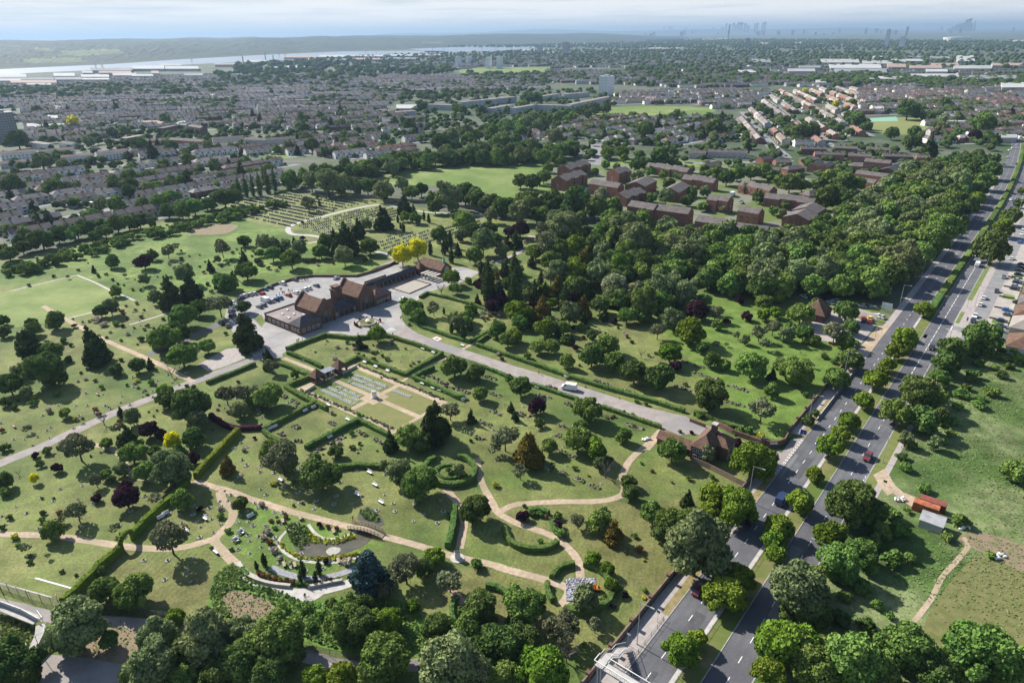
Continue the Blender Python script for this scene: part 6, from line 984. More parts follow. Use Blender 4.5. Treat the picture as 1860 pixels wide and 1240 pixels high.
cars(1500, 480, 5.167, HA, None, 'driving away on the right carriageway', '990,795,180,black 1420,18,0,white,van')
cars(1500, 240, 5.167, HA, 'cars driving on the far dual carriageway', 'driving on the far dual carriageway', '1395,1165,180,silver 1600,960,180,black 1733,640,180,white 1735,722,180,black 1790,305,0,black 1490,665,0,white 1480,850,0,white')
cars(1400, 760, 7.154, HA, None, 'driving under the tree shade of the nearer dual carriageway', '1255,520,180,maroon,suv 640,330,0,blue 135,1080,0,navy,van')
cars(1395, 890, 3.542, HA, None, 'driving near the lodge', '90,75,0,blue,suv'); cars(930, 890, 3.542, HA, None, 'driving on the left carriageway', '1200,655,0,maroon'); cars(930, 890, 3.542, HA, None, 'emerging from the shade of the roadside tree', '1535,205,0,black')
cars(1395, 280, 4, HA, 'cars in the sales yard', 'for sale in the yard', '260,1040,60,white 300,1050,60,navy 350,1060,60,silver 450,1085,60,silver 490,1070,60,silver 420,1060,60,black 680,1110,90,silver 720,1115,90,navy 760,1125,90,grey 690,1200,20,red 735,1200,20,yellow 735,1222,20,red 790,1180,60,white 820,1190,60,silver 690,1215,20,black')
cars(930, 280, 4, CA, 'cars on the estate', 'parked among the brick flats', '1225,555,0,silver 1670,360,0,silver 545,262,0,blue 1660,345,0,silver'); cars(1395, 280, 4, CA, 'cars on the estate', 'parked beside the isolated flats', '210,572,0,red 310,595,0,white 150,465,0,blue')
cars(1240, 180, 4.227, math.radians(60), 'vehicles on the pale street', 'on the long pale street', '635,340,45,white,van 650,345,40,blue 730,385,40,white,van 745,405,40,red 680,388,45,silver 762,425,40,silver 790,440,40,navy 350,435,90,white,van')
k_ = 0
for p, az, side, n, hp, wm, rm in HOUSES[:260:2]:
    nn_ = np.array([math.cos(az), -math.sin(az)])*side; tt = np.array([math.sin(az), math.cos(az)]); q = p-nn_*9.6+tt*rr.uniform(-n*2.4, n*2.4); cc = ['white', 'silver', 'grey', 'black', 'blue', 'red'][k_ % 6]; k_ += 1
    if k_ <= 84: car(q, math.pi/2-az+(0 if rr.random() < .5 else math.pi), cc, 'car', f'{cc} car parked at the kerb of a suburban terrace', 'cars parked along the suburban streets')
# ------------------------------------------------------------------ people
def figure(pose):
    m = bpy.data.meshes.new('person'); h = 1.72
    J = {'p': (0, 0, .95, .15), 's': (0, 0, 1.38, .17), 'n': (0, 0, 1.5, .07), 'h': (0, .01, 1.62, .105), 't': (0, 0, 1.7, .08), 'lh': (.1, 0, .9, .1), 'rh': (-.1, 0, .9, .1), 'lk': (.11, .06*pose, .48, .065), 'rk': (-.11, -.05*pose, .48, .065), 'lf': (.12, -.02*pose, .05, .05), 'rf': (-.12, -.2*pose, .05, .05), 'ls': (.2, 0, 1.4, .07), 'rs': (-.2, 0, 1.4, .07), 'le': (.27, -.05, 1.12, .05), 're': (-.27, .05*pose, 1.12, .05), 'lw': (.25, .1, .9, .04), 'rw': (-.25, .12, .9, .04)}
    K = list(J); E_ = [('p', 's'), ('s', 'n'), ('n', 'h'), ('h', 't'), ('p', 'lh'), ('p', 'rh'), ('lh', 'lk'), ('rh', 'rk'), ('lk', 'lf'), ('rk', 'rf'), ('s', 'ls'), ('s', 'rs'), ('ls', 'le'), ('rs', 're'), ('le', 'lw'), ('re', 'rw')]
    m.from_pydata([J[k][:3] for k in K], [(K.index(a), K.index(b)) for a, b in E_], []); o = bpy.data.objects.new('tmp', m); C.objects.link(o); md = o.modifiers.new('s', 'SKIN')
    for i, k in enumerate(K): m.skin_vertices[0].data[i].radius = (J[k][3], J[k][3])
    m.skin_vertices[0].data[0].use_root = True; o.modifiers.new('b', 'SUBSURF').levels = 1; dg = bpy.context.evaluated_depsgraph_get(); me = bpy.data.meshes.new_from_object(o.evaluated_get(dg)); bpy.data.objects.remove(o)
    for mm in (mat('dark_trousers', (.02, .022, .03)), mat('clothing', (.03, .03, .04)), mat('skin', (.45, .28, .2)), mat('hair', (.04, .025, .015))): me.materials.append(mm)
    for p in me.polygons: z = p.center.z; p.material_index = 0 if z < .92 else 1 if z < 1.5 and not (abs(p.center.x) > .2 and z < .95) else 3 if z > 1.68 or p.center.y < -.04 else 2
    me.name = 'person'; return me
FG = [figure(0), figure(1)]; CL = {'dark': mat('black_suit', (.02, .02, .025)), 'blue': mat('blue_coat', (.06, .13, .3)), 'white': mat('white_shirt', (.6, .6, .6)), 'red': mat('red_top', (.4, .04, .04)), 'pink': mat('pink_top', (.5, .25, .28)), 'teal': mat('teal_top', (.05, .18, .2))}
def people(ox, oy, k, text, where, group):
    L = [it.split(',') for it in text.split()]; L.sort(key=lambda a: float(a[0]))
    for i, a in enumerate(L):
        p = G(ox+float(a[0])/k, oy+float(a[1])/k); o = link('person', FG[i % 2], None, (p[0], p[1], .07), rr.uniform(0, 6.2)); o.material_slots[1].link = 'OBJECT'; o.material_slots[1].material = CL[a[2]]
        top = {'dark': 'dark suit', 'blue': 'blue coat', 'white': 'white shirt', 'red': 'red top', 'pink': 'pink top', 'teal': 'teal top'}[a[2]]
        tag(o, f'person in a {top} {"walking" if i % 2 else "standing"} {where}'+(f', {ordw2(i+1)} from the left' if len(L) > 1 else ''), 'person', group if len(L) > 1 else None)
people(470, 490, 7.44, '295,285,dark 312,285,dark 283,345,dark 325,335,dark 347,335,dark 405,300,dark 425,305,teal 455,305,dark 375,215,dark 553,160,blue 575,155,white 590,150,dark 620,150,dark 635,165,dark 655,155,dark 668,150,dark 245,375,pink', 'in the car park', 'mourners in the car park')
people(470, 490, 7.44, '522,990,dark 545,975,teal 592,970,dark', 'on the drive beside the hedge', 'people beside the hedge'); people(470, 490, 7.44, '1815,895,dark', 'by the lawn hedge at the roundabout', None); people(640, 440, 8.4545, '745,1190,dark', 'at the kerb of the main drive', None)
people(470, 490, 7.44, '1640,430,white 1735,440,dark 1718,440,red', 'at the chapel porch', 'people at the chapel porch'); people(930, 580, 4, '195,400,red', 'on the grass edge of the main drive', None)
people(400, 930, 6.2, '960,975,dark', 'beside a bicycle on the concrete path', None); people(465, 890, 3.542, '625,200,red', 'on the path near the timber footbridge', None); people(1400, 760, 7.154, '1695,390,white', 'walking on the right-hand footpath', None)
p = G(400+985/6.2, 930+985/6.2); t = thing('bicycle', 'bicycle standing on the pale concrete path', 'bicycle', (p[0], p[1], .1), .3)
for x in (-.5, .5):
    m = MB()
    for i in range(12): a0, a1 = i*math.pi/6, (i+1)*math.pi/6; m.tube((x+.33*math.cos(a0), 0, .35+.33*math.sin(a0)), (x+.33*math.cos(a1), 0, .35+.33*math.sin(a1)), .025, .025, 4)
    m.obj('wheel', tyre, t)
m = MB(); m.tube((-.5, 0, .35), (-.1, 0, .8), .025); m.tube((-.1, 0, .8), (.4, 0, .85), .025); m.tube((.4, 0, .85), (.5, 0, .35), .025); m.tube((-.1, 0, .8), (0, 0, .35), .025); m.tube((0, 0, .35), (.4, 0, .8), .025); m.box(-.22, 0, -.06, .06, .85, .92); m.box(.35, .42, -.28, .28, .95, .98); m.obj('frame', darkm, t)
# ------------------------------------------------------------------ benches
bm_ = [MB() for _ in range(3)]; bm_[0].box(-.8, .8, -.25, .25, .4, .47); bm_[1].box(-.8, .8, .24, .3, .5, .95); bm_[2].box(-.05, .05, -.22, .22, 0, .4); BM = (bm_[0].mesh('seat', [w_white]), bm_[1].mesh('backrest', [w_white]), bm_[2].mesh('leg', [darkm])); wd = mat('bench_timber', (.3, .24, .17), (.36, .29, .21), scale=3.)
def benches(ox, oy, k, az, where, text, white=True):
    L = sorted([tuple(map(float, it.split(','))) for it in text.split()])
    for i, (x, y) in enumerate(L):
        p = G(ox+x/k, oy+y/k); t = thing('park_bench', f'{"white" if white else "grey timber"} bench {where}'+(f', {ordw2(i+1)} from the left' if len(L) > 1 else ''), 'bench', (p[0], p[1], .08), math.pi/2-az, 'memorial benches', 1.15)
        for j, me in enumerate(BM[:2]): o = link(('seat', 'backrest')[j], me, t); o.material_slots[0].link = 'OBJECT'; o.material_slots[0].material = w_white if white else wd
        for dx in (-.65, .65): link('leg', BM[2], t, (dx, 0, 0))
A1, A2 = AZ0, AZ0+math.pi/2
benches(480, 640, 4.895, A2, 'against the hedge left of the pavilions', '292,50 348,75 515,135'); benches(480, 640, 4.895, A2, 'below the hedge beside the memorial garden', '890,95 988,135 1095,172'); benches(480, 640, 4.895, A2, 'in the row right of the memorial garden', '1405,285 1497,325 1557,345 1620,370')
benches(480, 640, 4.895, A1, 'under the hedge of the rectangle lawn', '445,500 370,530 100,672 60,690 20,705'); benches(480, 640, 4.895, A2, 'at the corner of the rectangle lawn', '500,495 570,475 742,605'); benches(480, 640, 4.895, A1, 'near the flower bed lawn', '590,765'); benches(480, 640, 4.895, A1, 'at the end of the right-hand hedge', '1775,432')
benches(465, 580, 4, A2, 'along the hedge by the main drive', '1500,195 1212,220 1287,248'); benches(465, 580, 4, A2, 'on the lawn above the pond', '825,1120 865,1210 180,1175', True); benches(930, 580, 4, A2, 'beside the hedge opposite the white van', '180,500')
benches(400, 930, 6.2, A2+.4, 'on the pond lawn', '705,110 900,75 1275,225 840,605 720,600 1330,560', False); benches(400, 930, 6.2, A1, 'on the left side of the pond lawn', '240,235 185,325 350,60', True); benches(465, 890, 3.542, A2, 'above the timber footbridge', '650,35 805,85', True); benches(0, 890, 3.542, A2, 'on the lawn by the winding path', '1320,190 1555,275 1520,325 1390,405 1200,270'); benches(0, 580, 4, A2, 'beside the long drive', '710,550 105,785', False)
benches(0, 890, 3.542, A1, 'along the golden hedge', '1040,185 1070,160 940,190')
# ------------------------------------------------------------------ headstones in rows
hs = MB(); hs.box(-.38, .38, -.07, .07, 0, .75); hs.add([(-.38, -.07, .75), (.38, -.07, .75), (.38, .07, .75), (-.38, .07, .75), (0, -.07, .95), (0, .07, .95)], [(0, 1, 4), (1, 2, 5, 4), (2, 3, 5), (3, 0, 4, 5)]); hs.box(-.45, .45, -.9, .12, 0, .08)
g_dark = mat('dark_granite', (.06, .06, .065), (.1, .1, .1), scale=3., rough=.4); g_lt = mat('light_granite', (.4, .39, .37), (.3, .29, .28), scale=3.); HM = hs.mesh('headstone', [g_dark]); ROWS = []
def rows(poly, az, gap, sp=1.55, drop=.12):
    W = [tuple(G(x, y)) for x, y in poly]; t = np.array([math.sin(az), math.cos(az)]); n = np.array([math.cos(az), -math.sin(az)]); U_ = [np.dot(p, t) for p in W]; V_ = [np.dot(p, n) for p in W]; v = min(V_)+1
    while v < max(V_):
        u = min(U_)
        while u < max(U_):
            u += sp*(1 if rr.random() > .06 else 2.2); p = t*u+n*(v+rr.uniform(-.1, .1))
            if rr.random() > drop and inpoly(tuple(p), W): ROWS.append((p, az))
        v += gap
rows([(392, 382), (470, 360), (530, 354), (640, 361), (685, 367), (640, 374), (545, 404), (520, 417), (445, 398)], math.radians(126.6), 6.2); rows([(537, 411), (548, 405), (640, 383), (690, 377), (722, 381), (718, 400), (665, 420), (600, 431)], math.radians(36), 5.6); rows([(680, 440), (720, 425), (780, 420), (870, 398), (878, 410), (800, 440), (722, 460), (695, 452)], math.radians(37), 5.6)
ROWS.sort(key=lambda r: dist(r[0]))
for i, (p, az) in enumerate(ROWS[:300]):
    o = link('headstone', HM, None, (p[0], p[1], .05), -az+math.pi+rr.uniform(-.06, .06), 1.25); o.material_slots[0].link = 'OBJECT'; o.material_slots[0].material = g_lt if rr.random() < .22 else g_dark
    tag(o, 'upright headstone in the lower rows of the headstone lawns' , 'headstone', 'headstones in rows')
SVV = np.array([v for v in hs.V]); FV = []; FF = []
for p, az in ROWS[300:]:
    a = -az+math.pi; c, s = math.cos(a), math.sin(a); k = len(FV); FV += [(p[0]+1.25*(x*c-y*s), p[1]+1.25*(x*s+y*c), z*1.25+.05) for x, y, z in hs.V]; FF += [tuple(k+i for i in f) for f in hs.F]
tag(link('far_headstones', mesh('far_headstones', FV, FF, [g_dark])), kind='stuff')
# ------------------------------------------------------------------ plaques of the memorial garden
pm = MB(); pm.box(-.3, .3, -.22, .22, 0, .16); pm.add([(-.24, -.16, .165), (.24, -.16, .165), (.24, .16, .165), (-.24, .16, .165)], [(0, 1, 2, 3)], 1); PM = pm.mesh('memorial_plaque', [w_white, g_dark]); M48 = lambda x, y: G(480+x/4.895, 640+y/4.895)
for r, (a, b) in enumerate((((800, 200), (1095, 312)), ((755, 220), (1042, 335)), ((750, 262), (962, 345)), ((645, 308), (855, 398)), ((560, 312), (845, 436)), ((510, 335), (800, 465)), ((1145, 340), (1305, 398)))):
    A, B = M48(*a), M48(*b); L_ = np.linalg.norm(B-A); n = int(L_/.85)
    for i in range(n):
        for q in (-.42, .42):
            if rr.random() < .1: continue
            t_ = (B-A)/L_; p = A+t_*(i+.5)*L_/n+np.array([-t_[1], t_[0]])*q; o = link('memorial_plaque', PM, None, (p[0], p[1], .09), math.atan2(t_[1], t_[0])+rr.uniform(-.1, .1), (1.1, 1.1, 1.6)); tag(o, 'small white memorial plaque with dark face in the rows of the memorial garden', 'plaque', 'plaques in the memorial garden')
# ------------------------------------------------------------------ memorial beds: ring of pale stones, planting and a small bench or tablet
def bed_mesh(v):
    m = MB(); n = 12; r0 = .62
    for i in range(n): a = 6.283*i/n; m.blob(r0*math.cos(a), r0*math.sin(a)*.85, .06, .16, .14, .1, 0, .2, 1)
    m.cyl(0, 0, 0, .05, .6, .6, 12, 1); m.blob(.1, .05, .25, .3, .26, .3, 2, .3, 1); m.box(-.35, -.05, -.3, -.22, 0, .35, 0)
    if v: m.blob(-.2, .2, .2, .18, .18, .2, 3, .3, 1)
    return m.mesh('memorial_bed', [mat('weathered_white', (.46, .45, .42), (.33, .31, .28), scale=4.), m_conc, L_M, leaf('flower', (.5, .1, .1), (.6, .4, .05))])
BDM = [bed_mesh(0), bed_mesh(1)]
def beds(poly, n, where, dmin=3., lo=.65, hi=1.1):
    W = [tuple(G(x, y)) for x, y in poly]; xs = [p[0] for p in W]; ys = [p[1] for p in W]; P = []; t = 0
    while len(P) < n and t < n*40:
        t += 1; p = (rr.uniform(min(xs), max(xs)), rr.uniform(min(ys), max(ys)))
        if inpoly(p, W) and all((p[0]-q[0])**2+(p[1]-q[1])**2 > dmin**2 for q in P): P.append(p)
    for p in P: o = link('memorial_bed', BDM[rr.randrange(2)], None, (p[0], p[1], .06), rr.uniform(0, 6.2), rr.uniform(lo, hi)); tag(o, f'small ring of white stones and flowers {where}', 'flower bed', f'memorial beds {where}')
beds([(405, 890), (440, 905), (520, 925), (540, 950), (515, 1000), (460, 1025), (410, 985), (425, 950)], 34, 'on the left side of the pond lawn', 2.2); beds([(400, 850), (560, 840), (700, 860), (800, 890), (810, 950), (740, 960), (700, 930), (560, 925), (470, 895)], 46, 'on the lawn above the pond', 3.2); beds([(510, 1000), (640, 1012), (640, 1030), (560, 1040), (500, 1030)], 12, 'between the pond and the terrace', 2.2)
beds([(0, 920), (140, 860), (300, 880), (340, 890), (250, 960), (0, 960)], 22, 'on the lower left lawn', 4); beds([(250, 1000), (370, 1000), (360, 1060), (250, 1050)], 10, 'under the open-branched tree', 4); beds([(310, 920), (400, 910), (410, 950), (380, 975), (270, 985)], 22, 'beside the winding path', 2.6); beds([(60, 790), (350, 670), (330, 700), (90, 800), (0, 830), (0, 800)], 26, 'along the upper edge of the long drive', 3)
beds([(130, 720), (330, 640), (360, 680), (200, 740), (60, 790), (0, 800), (0, 770)], 22, 'on the sloping lawn by the long drive', 4); beds([(535, 645), (595, 622), (690, 620), (780, 645), (735, 675), (650, 645), (622, 658)], 28, 'on the hedged lawn near the crematorium', 3, .5, .9); beds([(420, 700), (500, 700), (540, 740), (480, 760), (400, 740)], 16, 'on the lawn left of the memorial garden', 3.2); beds([(430, 800), (520, 820), (560, 850), (400, 870)], 18, 'beside the golden conifer', 3, .7, 1.2)
beds([(150, 560), (245, 555), (330, 575), (300, 640), (220, 600)], 18, 'in the garden below the square lawn', 3.5); beds([(870, 560), (1000, 590), (1120, 600), (1100, 620), (980, 610), (880, 580)], 24, 'in the rock garden', 3); beds([(860, 700), (1150, 800), (1100, 880), (900, 850), (870, 760)], 20, 'on the lawn below the main drive', 6, .5, .9)
# ------------------------------------------------------------------ rose beds: long heaps of stone and plants
RB = [mat('rockery', (.2, .17, .145), (.08, .1, .04), scale=1.2, detail=8), L_M, L_P]; rbn = 0
def rose(ox, oy, k, where, text, az=None):
    L = []
    for it in text.split(): a = list(map(float, it.split(','))); L.append(a)
    L.sort()
    for i, (x, y, l) in enumerate(L):
        p = G(ox+x/k, oy+y/k); W = l/k/ppm(p); m = MB(); m.box(-W/2, W/2, -.9, .9, 0, .1, 0)
        for _ in range(int(6+W*2.2)): m.blob(rr.uniform(-W/2, W/2), rr.uniform(-.8, .8), .2, rr.uniform(.25, .5), rr.uniform(.25, .45), rr.uniform(.2, .45), rr.choice((0, 0, 0, 1, 2)), .3, 1)
        tag(m.obj('flower_bed', RB, None, (p[0], p[1], .04), math.pi/2-(A2 if az is None else az)), f'stony rose bed {where}'+(f', {ordw2(i+1)} from the left' if len(L) > 1 else ''), 'flower bed', 'rose beds')
rose(930, 580, 4, 'on the lawn below the main drive', '230,560,130 420,620,90 80,690,120 690,710,90 390,790,130 890,780,140 350,850,100 400,980,170 375,1120,80 490,1165,90 600,1215,90'); rose(930, 580, 4, 'on the grass above the main drive', '1240,500,140 1310,330,180 1400,410,200 1640,500,160 1610,610,160 650,460,150 850,530,160 1000,270,60'); rose(465, 580, 4, 'right of the memorial garden', '1290,425,110 1350,460,100 1400,490,110 1500,520,130 1700,425,120 1740,550,100 1740,675,110 1660,755,130 1540,825,80 1620,865,80')
rose(465, 580, 4, 'round the rectangle lawn', '770,830,120 890,885,110 210,565,50 280,600,90 30,670,70 50,780,80 310,650,110 295,783,70 190,833,70 310,885,70 555,757,70'); rose(465, 580, 4, 'below the rectangle lawn', '440,960,150 590,880,140', A1)
for l, a, b in (('stony planted bank along the right side of the memorial garden', (830, 112), (1600, 425)), ('stony planted bank along the left side of the memorial garden', (325, 335), (1150, 680))):
    A, B = M48(*a), M48(*b); n = int(np.linalg.norm(B-A)/.55); m = MB()
    for i in range(n): q = A+(B-A)*i/n; m.blob(q[0]+rr.uniform(-.5, .5), q[1]+rr.uniform(-.5, .5), .25, rr.uniform(.3, .6), rr.uniform(.3, .5), rr.uniform(.25, .6), rr.choice((0, 0, 0, 1)), .3, 1)
    tag(m.obj('rockery', RB), l, 'rockery')
for nm, poly, n, l in (('reeds', [(518, 958), (530, 950), (555, 955), (570, 975), (560, 990), (545, 998), (530, 985)], 420, None), ('reeds', [(652, 928), (668, 922), (688, 936), (694, 950), (665, 945)], 160, None), ('pond_plants', [(560, 965), (575, 975), (600, 982), (640, 970), (652, 978), (600, 990), (565, 985)], 160, None), ('pond_plants', [(512, 985), (520, 1000), (560, 1014), (620, 1010), (660, 1003), (655, 1008), (600, 1018), (540, 1014), (508, 992)], 200, None), ('ground_cover', [(0, 1118), (40, 1124), (75, 1145), (60, 1185), (0, 1180)], 500, None), ('tall_grass', [(385, 1075), (400, 1040), (425, 1025), (470, 1060), (560, 1095), (660, 1085), (740, 1100), (780, 1180), (600, 1175), (480, 1130), (500, 1110), (478, 1085), (430, 1070), (405, 1078), (398, 1100)], 2600, None), ('tall_grass', [(382, 1075), (396, 1040), (425, 1022), (440, 1050), (400, 1085), (420, 1120), (390, 1120)], 700, None), ('weeds', [(405, 1075), (430, 1072), (478, 1085), (500, 1110), (455, 1125), (420, 1115), (400, 1095)], 260, None), ('weeds', [(182, 1127), (225, 1130), (295, 1142), (255, 1200), (160, 1190)], 200, None)):
    W = np.array([G(x, y) for x, y in poly]); P = []
    while len(P) < n:
        p = RNG.uniform(W.min(0), W.max(0))
        if inpoly(tuple(p), [tuple(q) for q in W]): P.append((*p, RNG.uniform(.1, .55)))
    V_, F_ = quads(np.array(P), np.tile([.2, -.3, 1.], (n, 1)), {'reeds': .26, 'weeds': .15}.get(nm, .3), .9); tag(link(nm, mesh(nm, V_, F_, [L_D2 if nm in ('ground_cover', 'tall_grass', 'weeds') else L_H if nm == 'reeds' else L_Y])), kind='stuff')
# meadow tussocks beyond the right carriageway
W = [R(290, -14), R(255, -16.5), R(207, -18), R(182, -8), R(160, -10), R(115, -15), R(80, -5), np.array([150., 60.]), np.array([240., 110.]), np.array([270., 230.]), np.array([250., 280.]), R(310, 30)]; Wt = [tuple(q) for q in W]; Wn = np.array(W); P = []
while len(P) < 24000:
    p = RNG.uniform(Wn.min(0), Wn.max(0))
    if inpoly(tuple(p), Wt) and math.sin(p[0]*.11+math.sin(p[1]*.07)*2)+math.sin(p[1]*.13+p[0]*.05) > RNG.uniform(-1.8, 1.2): P.append((*p, RNG.uniform(.02, .14)))
V_, F_ = quads(np.array(P), np.tile([-.2, .2, 1.], (len(P), 1)), .22, .3); tag(link('meadow_grass', mesh('meadow_grass', V_, F_, [leaf('meadow_leaf', (.15, .19, .07), (.2, .22, .1), scale=.05), leaf('meadow_bramble', (.12, .17, .055), (.155, .19, .075), scale=.08)], RNG.integers(0, 2, len(P)))), kind='stuff')
# ------------------------------------------------------------------ lamps, signs, bridges
def lamp(p, head, hgt, label, group='street lamps of the dual carriageway', arm=2.4):
    t = thing('street_lamp', label, 'street lamp', (p[0], p[1], .05), head, group); MB().cyl(0, 0, 0, 1.2, .13, .11, 8).obj('base', galv, t); m = MB(); m.cyl(0, 0, 1.2, hgt, .09, .055, 8); m.obj('pole', galv, t); m = MB(); m.tube((0, 0, hgt-.1), (arm, 0, hgt+.12), .04, .035); m.obj('arm', galv, t); m = MB(); m.box(arm-.2, arm+.6, -.14, .14, hgt+.04, hgt+.16); m.obj('lantern', galv, t); return t
hR = math.atan2(RN[1], RN[0])
for i, s in enumerate((93.5, 152, 200.4, 239.2, 283, 325, 372, 425, 480, 540)): p = R(s, -44.7); lamp(p, hR, 11.2, f'tall galvanised lamp on the left pavement, {ordw2(i+1)} along the road from the footbridge')
for i, s in enumerate((73.5, 133, 193, 246, 301, 345, 398, 450, 505, 570)): p = R(s, -21.5); lamp(p, hR+math.pi, 11.2, f'tall galvanised lamp on the right verge, {ordw2(i+1)} along the road from the footbridge')
for i, (x, y) in enumerate(((1781, 520), (1770, 558), (1815, 480))): p = G(x, y); lamp(p, hR, 8, f'slender lamp beside the service road, {ordw2(i+1)} of three', 'slender lamps by the service road', 1.2)
def sign(x, y, h, w, hh, m_, label, head=HA+math.pi/2, nm='road_sign', posts=1, cat='road sign'):
    p = G(x, y); t = thing(nm, label, cat, (p[0], p[1], .05), head)
    for q in ((0,) if posts == 1 else (-w/2+.1, w/2-.1)): MB().cyl(q, 0, 0, h+hh/2, .05, .05, 6).obj('post', galv, t)
    MB().box(-w/2, w/2, -.11, -.06, h, h+hh).obj('panel', m_, t); return t
bl = mat('blue_sign', (.02, .07, .4)); sign(1457, 797, 1.6, 1.8, 1.5, bl, 'white-edged blue direction sign on the pavement above the gates'); sign(1194, 1129, 2.4, .7, .7, bl, 'small blue round cycle sign on the near pavement'); sign(1552, 676, 1.5, .5, .5, bl, 'small blue sign on the bend of the left pavement'); sign(1754, 592, 2.2, .6, 1.6, bl, 'dark blue bus stop flag beside the service road')
sign(1140, 1171, 2.6, .8, .4, w_white, 'two small white lamps on a short post at the foot of the steps', cat='path lamp', nm='path_lamp'); sign(1548, 802, .8, .8, .7, darkm, 'grey control box on the central reservation', nm='control_box', cat='control box'); sign(1606, 882, 1., .9, .7, darkm, 'black sign board on the right-hand lamp pole', nm='sign_board'); sign(1613, 692, .8, .8, .6, darkm, 'grey box sign between the median trees', nm='control_box', cat='control box'); sign(1747, 607, 1., 1.1, .7, m_kerb, 'grey cabinet at the side road junction', nm='control_box', cat='control box')
bb = sign(1609, 566, 1., 4.2, 3., w_white, 'tall white advertisement hoarding facing the road beside the sales yard', nm='billboard', posts=2, cat='billboard'); MB().box(-1.8, 1.8, -.14, -.11, 1.3, 2.1).obj('poster_car', PNT['navy'], bb); MB().box(-.5, .5, -.14, -.11, 2.6, 3.6).obj('poster_emblem', PNT['silver'], bb)
p = R(302, -63); t = placed('sales_office', 'brick sales office with a steep brown hipped roof and blue-white hoarding behind', 'building', R(288, -66), RAZ); MB().box(0, 11, 0, 9, 0, 3.2).obj('wall', b_brick, t); MB().hip(0, 11, 0, 9, 3.2, 5).obj('roof', r_tile, t); window(t, 0, 4, 1, 1.4, 1.2, 'x-')
wall('long white hoarding behind the car sales yard', [R(306, -61), R(304, -49)], .2, 3.2, w_white, True, name='hoarding', cat='hoarding'); wall('red brick wall in front of the sale cars', [R(268, -58), R(270, -49.5)], .3, 1.1, b_red, True)
def railing(label, pts, h, world=True, gap=.32, post=2.6, m_=None, nm='railing', mesh_=False, cat='railing', th=.025):
    P = pts if world else wpts(pts); t = thing(nm, label, cat, (0, 0, 0)); a = MB(); b = MB(); pp = MB()
    for A, B in zip(P[:-1], P[1:]):
        A = np.array(A); B = np.array(B); L_ = float(np.linalg.norm(B-A)); d = (B-A)/L_; n = max(1, int(L_/gap))
        for z in ((.15, h) if not mesh_ else np.arange(.1, h+.01, h/7)): a.tube((*A, z), (*B, z), th, th, 4)
        for i in range(n+1): q = A+d*L_*i/n; b.tube((*q, .1), (*q, h), th*.7, th*.7, 3)
        for i in range(int(L_/post)+1): q = A+d*post*i; pp.tube((*q, 0), (*q, h+.12), .05, .05, 5)
    a.obj('rail', m_ or darkm, t); b.obj('bars', m_ or darkm, t); pp.obj('posts', m_ or darkm, t); return t
railing('dark mesh fence along the bottom path, left stretch', [(-40, 1060), (0, 1068), (57, 1088), (113, 1104)], 2.4, False, .35, 3., nm='mesh_fence', mesh_=True, cat='fence'); railing('dark mesh fence along the bottom path beyond the golden hedge', [(113, 1104), (150, 1113), (240, 1118), (299, 1124), (345, 1134), (373, 1140)], 2.4, False, .35, 3., nm='mesh_fence', mesh_=True, cat='fence')
railing('dark mesh fence above the bottom path between the tree clumps', [(552, 1183), (600, 1192), (680, 1208), (770, 1212)], 2.2, False, .3, 3., nm='mesh_fence', mesh_=True, cat='fence'); railing('guard rail with pedestrian bars at the near pavement kerb', [R(84, -43.4), R(103, -43.4)], 1.05, gap=.5); railing('guard rail along the concrete strip of the central reservation', [R(60, -34.5), R(150, -34.5)], .8, gap=2., m_=galv); railing('guard rail at the edge of the pavement above the gates', [R(207, -43.2), R(262, -43.2)], 1.0, gap=.6)
railing('short railing on the right-hand road edge by the brambles', [R(246, -22.7), R(262, -22.6), R(300, -22.5)], 1., gap=.5, m_=galv)
def wpiece(mb, pts, w, h, m=0): [mb.bar(a, b, w, h, m) for a, b in zip(pts[:-1], pts[1:])]
fb = placed('footbridge', 'steel footbridge with white handrails and steps down to the pavement', 'footbridge', R(0, 0), RAZ)   # local x along the road, local -y to the right
def fy(o): return -o
dk = MB(); dk.box(79.8, 81.7, fy(-46.3), fy(-10), 5.35, 5.6)  if 0 else dk.box(79.8, 81.7, fy(-10), fy(-46.3), 5.35, 5.6); dk.obj('deck', m_conc, fb)
for s_ in (79.75, 81.75):
    o0 = -46.3 if s_ < 81 else -44.2; m = MB(); m.box(s_-.06, s_+.06, fy(-10), fy(o0), 6.85, 6.97); m.obj('handrail', w_white, fb); m = MB(); m.box(s_-.04, s_+.04, fy(-10), fy(o0), 5.6, 5.7); k = 0
    for o in np.arange(o0, -10, 1.6): m.bar((s_, fy(o), 6.85), (s_, fy(o+.001), 5.6), .06, .06); m.tube((s_, fy(o), 5.65), (s_, fy(o), 6.85), .035, .035, 4); m.tube((s_, fy(o), 5.65 if k % 2 else 6.85), (s_, fy(o+1.6), 6.85 if k % 2 else 5.65), .03, .03, 4); k += 1
    for o in np.arange(o0, -10, .4): m.tube((s_, fy(o), 5.65), (s_, fy(o), 6.85), .012, .012, 3)
    m.obj('truss_rail', galv, fb)
m = MB(); m.box(79.72, 81.7, fy(-46.3), fy(-46.42), 6.85, 6.97); m.obj('handrail', w_white, fb)
stp = MB()
def fly(s0, s1, z0, z1):
    n = 9
    for i in range(n): a = s0+(s1-s0)*i/n; b = s0+(s1-s0)*(i+1)/n; z = z0+(z1-z0)*(i+.5)/n; stp.box(a, b, fy(-44.45), fy(-46.2), z-.12, z)
stp.box(81.7, 83.2, fy(-44.45), fy(-46.2), 5.4, 5.6); fly(83.2, 86., 5.6, 3.1); stp.box(86., 87.4, fy(-44.45), fy(-46.2), 2.95, 3.1); fly(87.4, 91.4, 3.1, .05); stp.obj('steps', m_conc, fb)
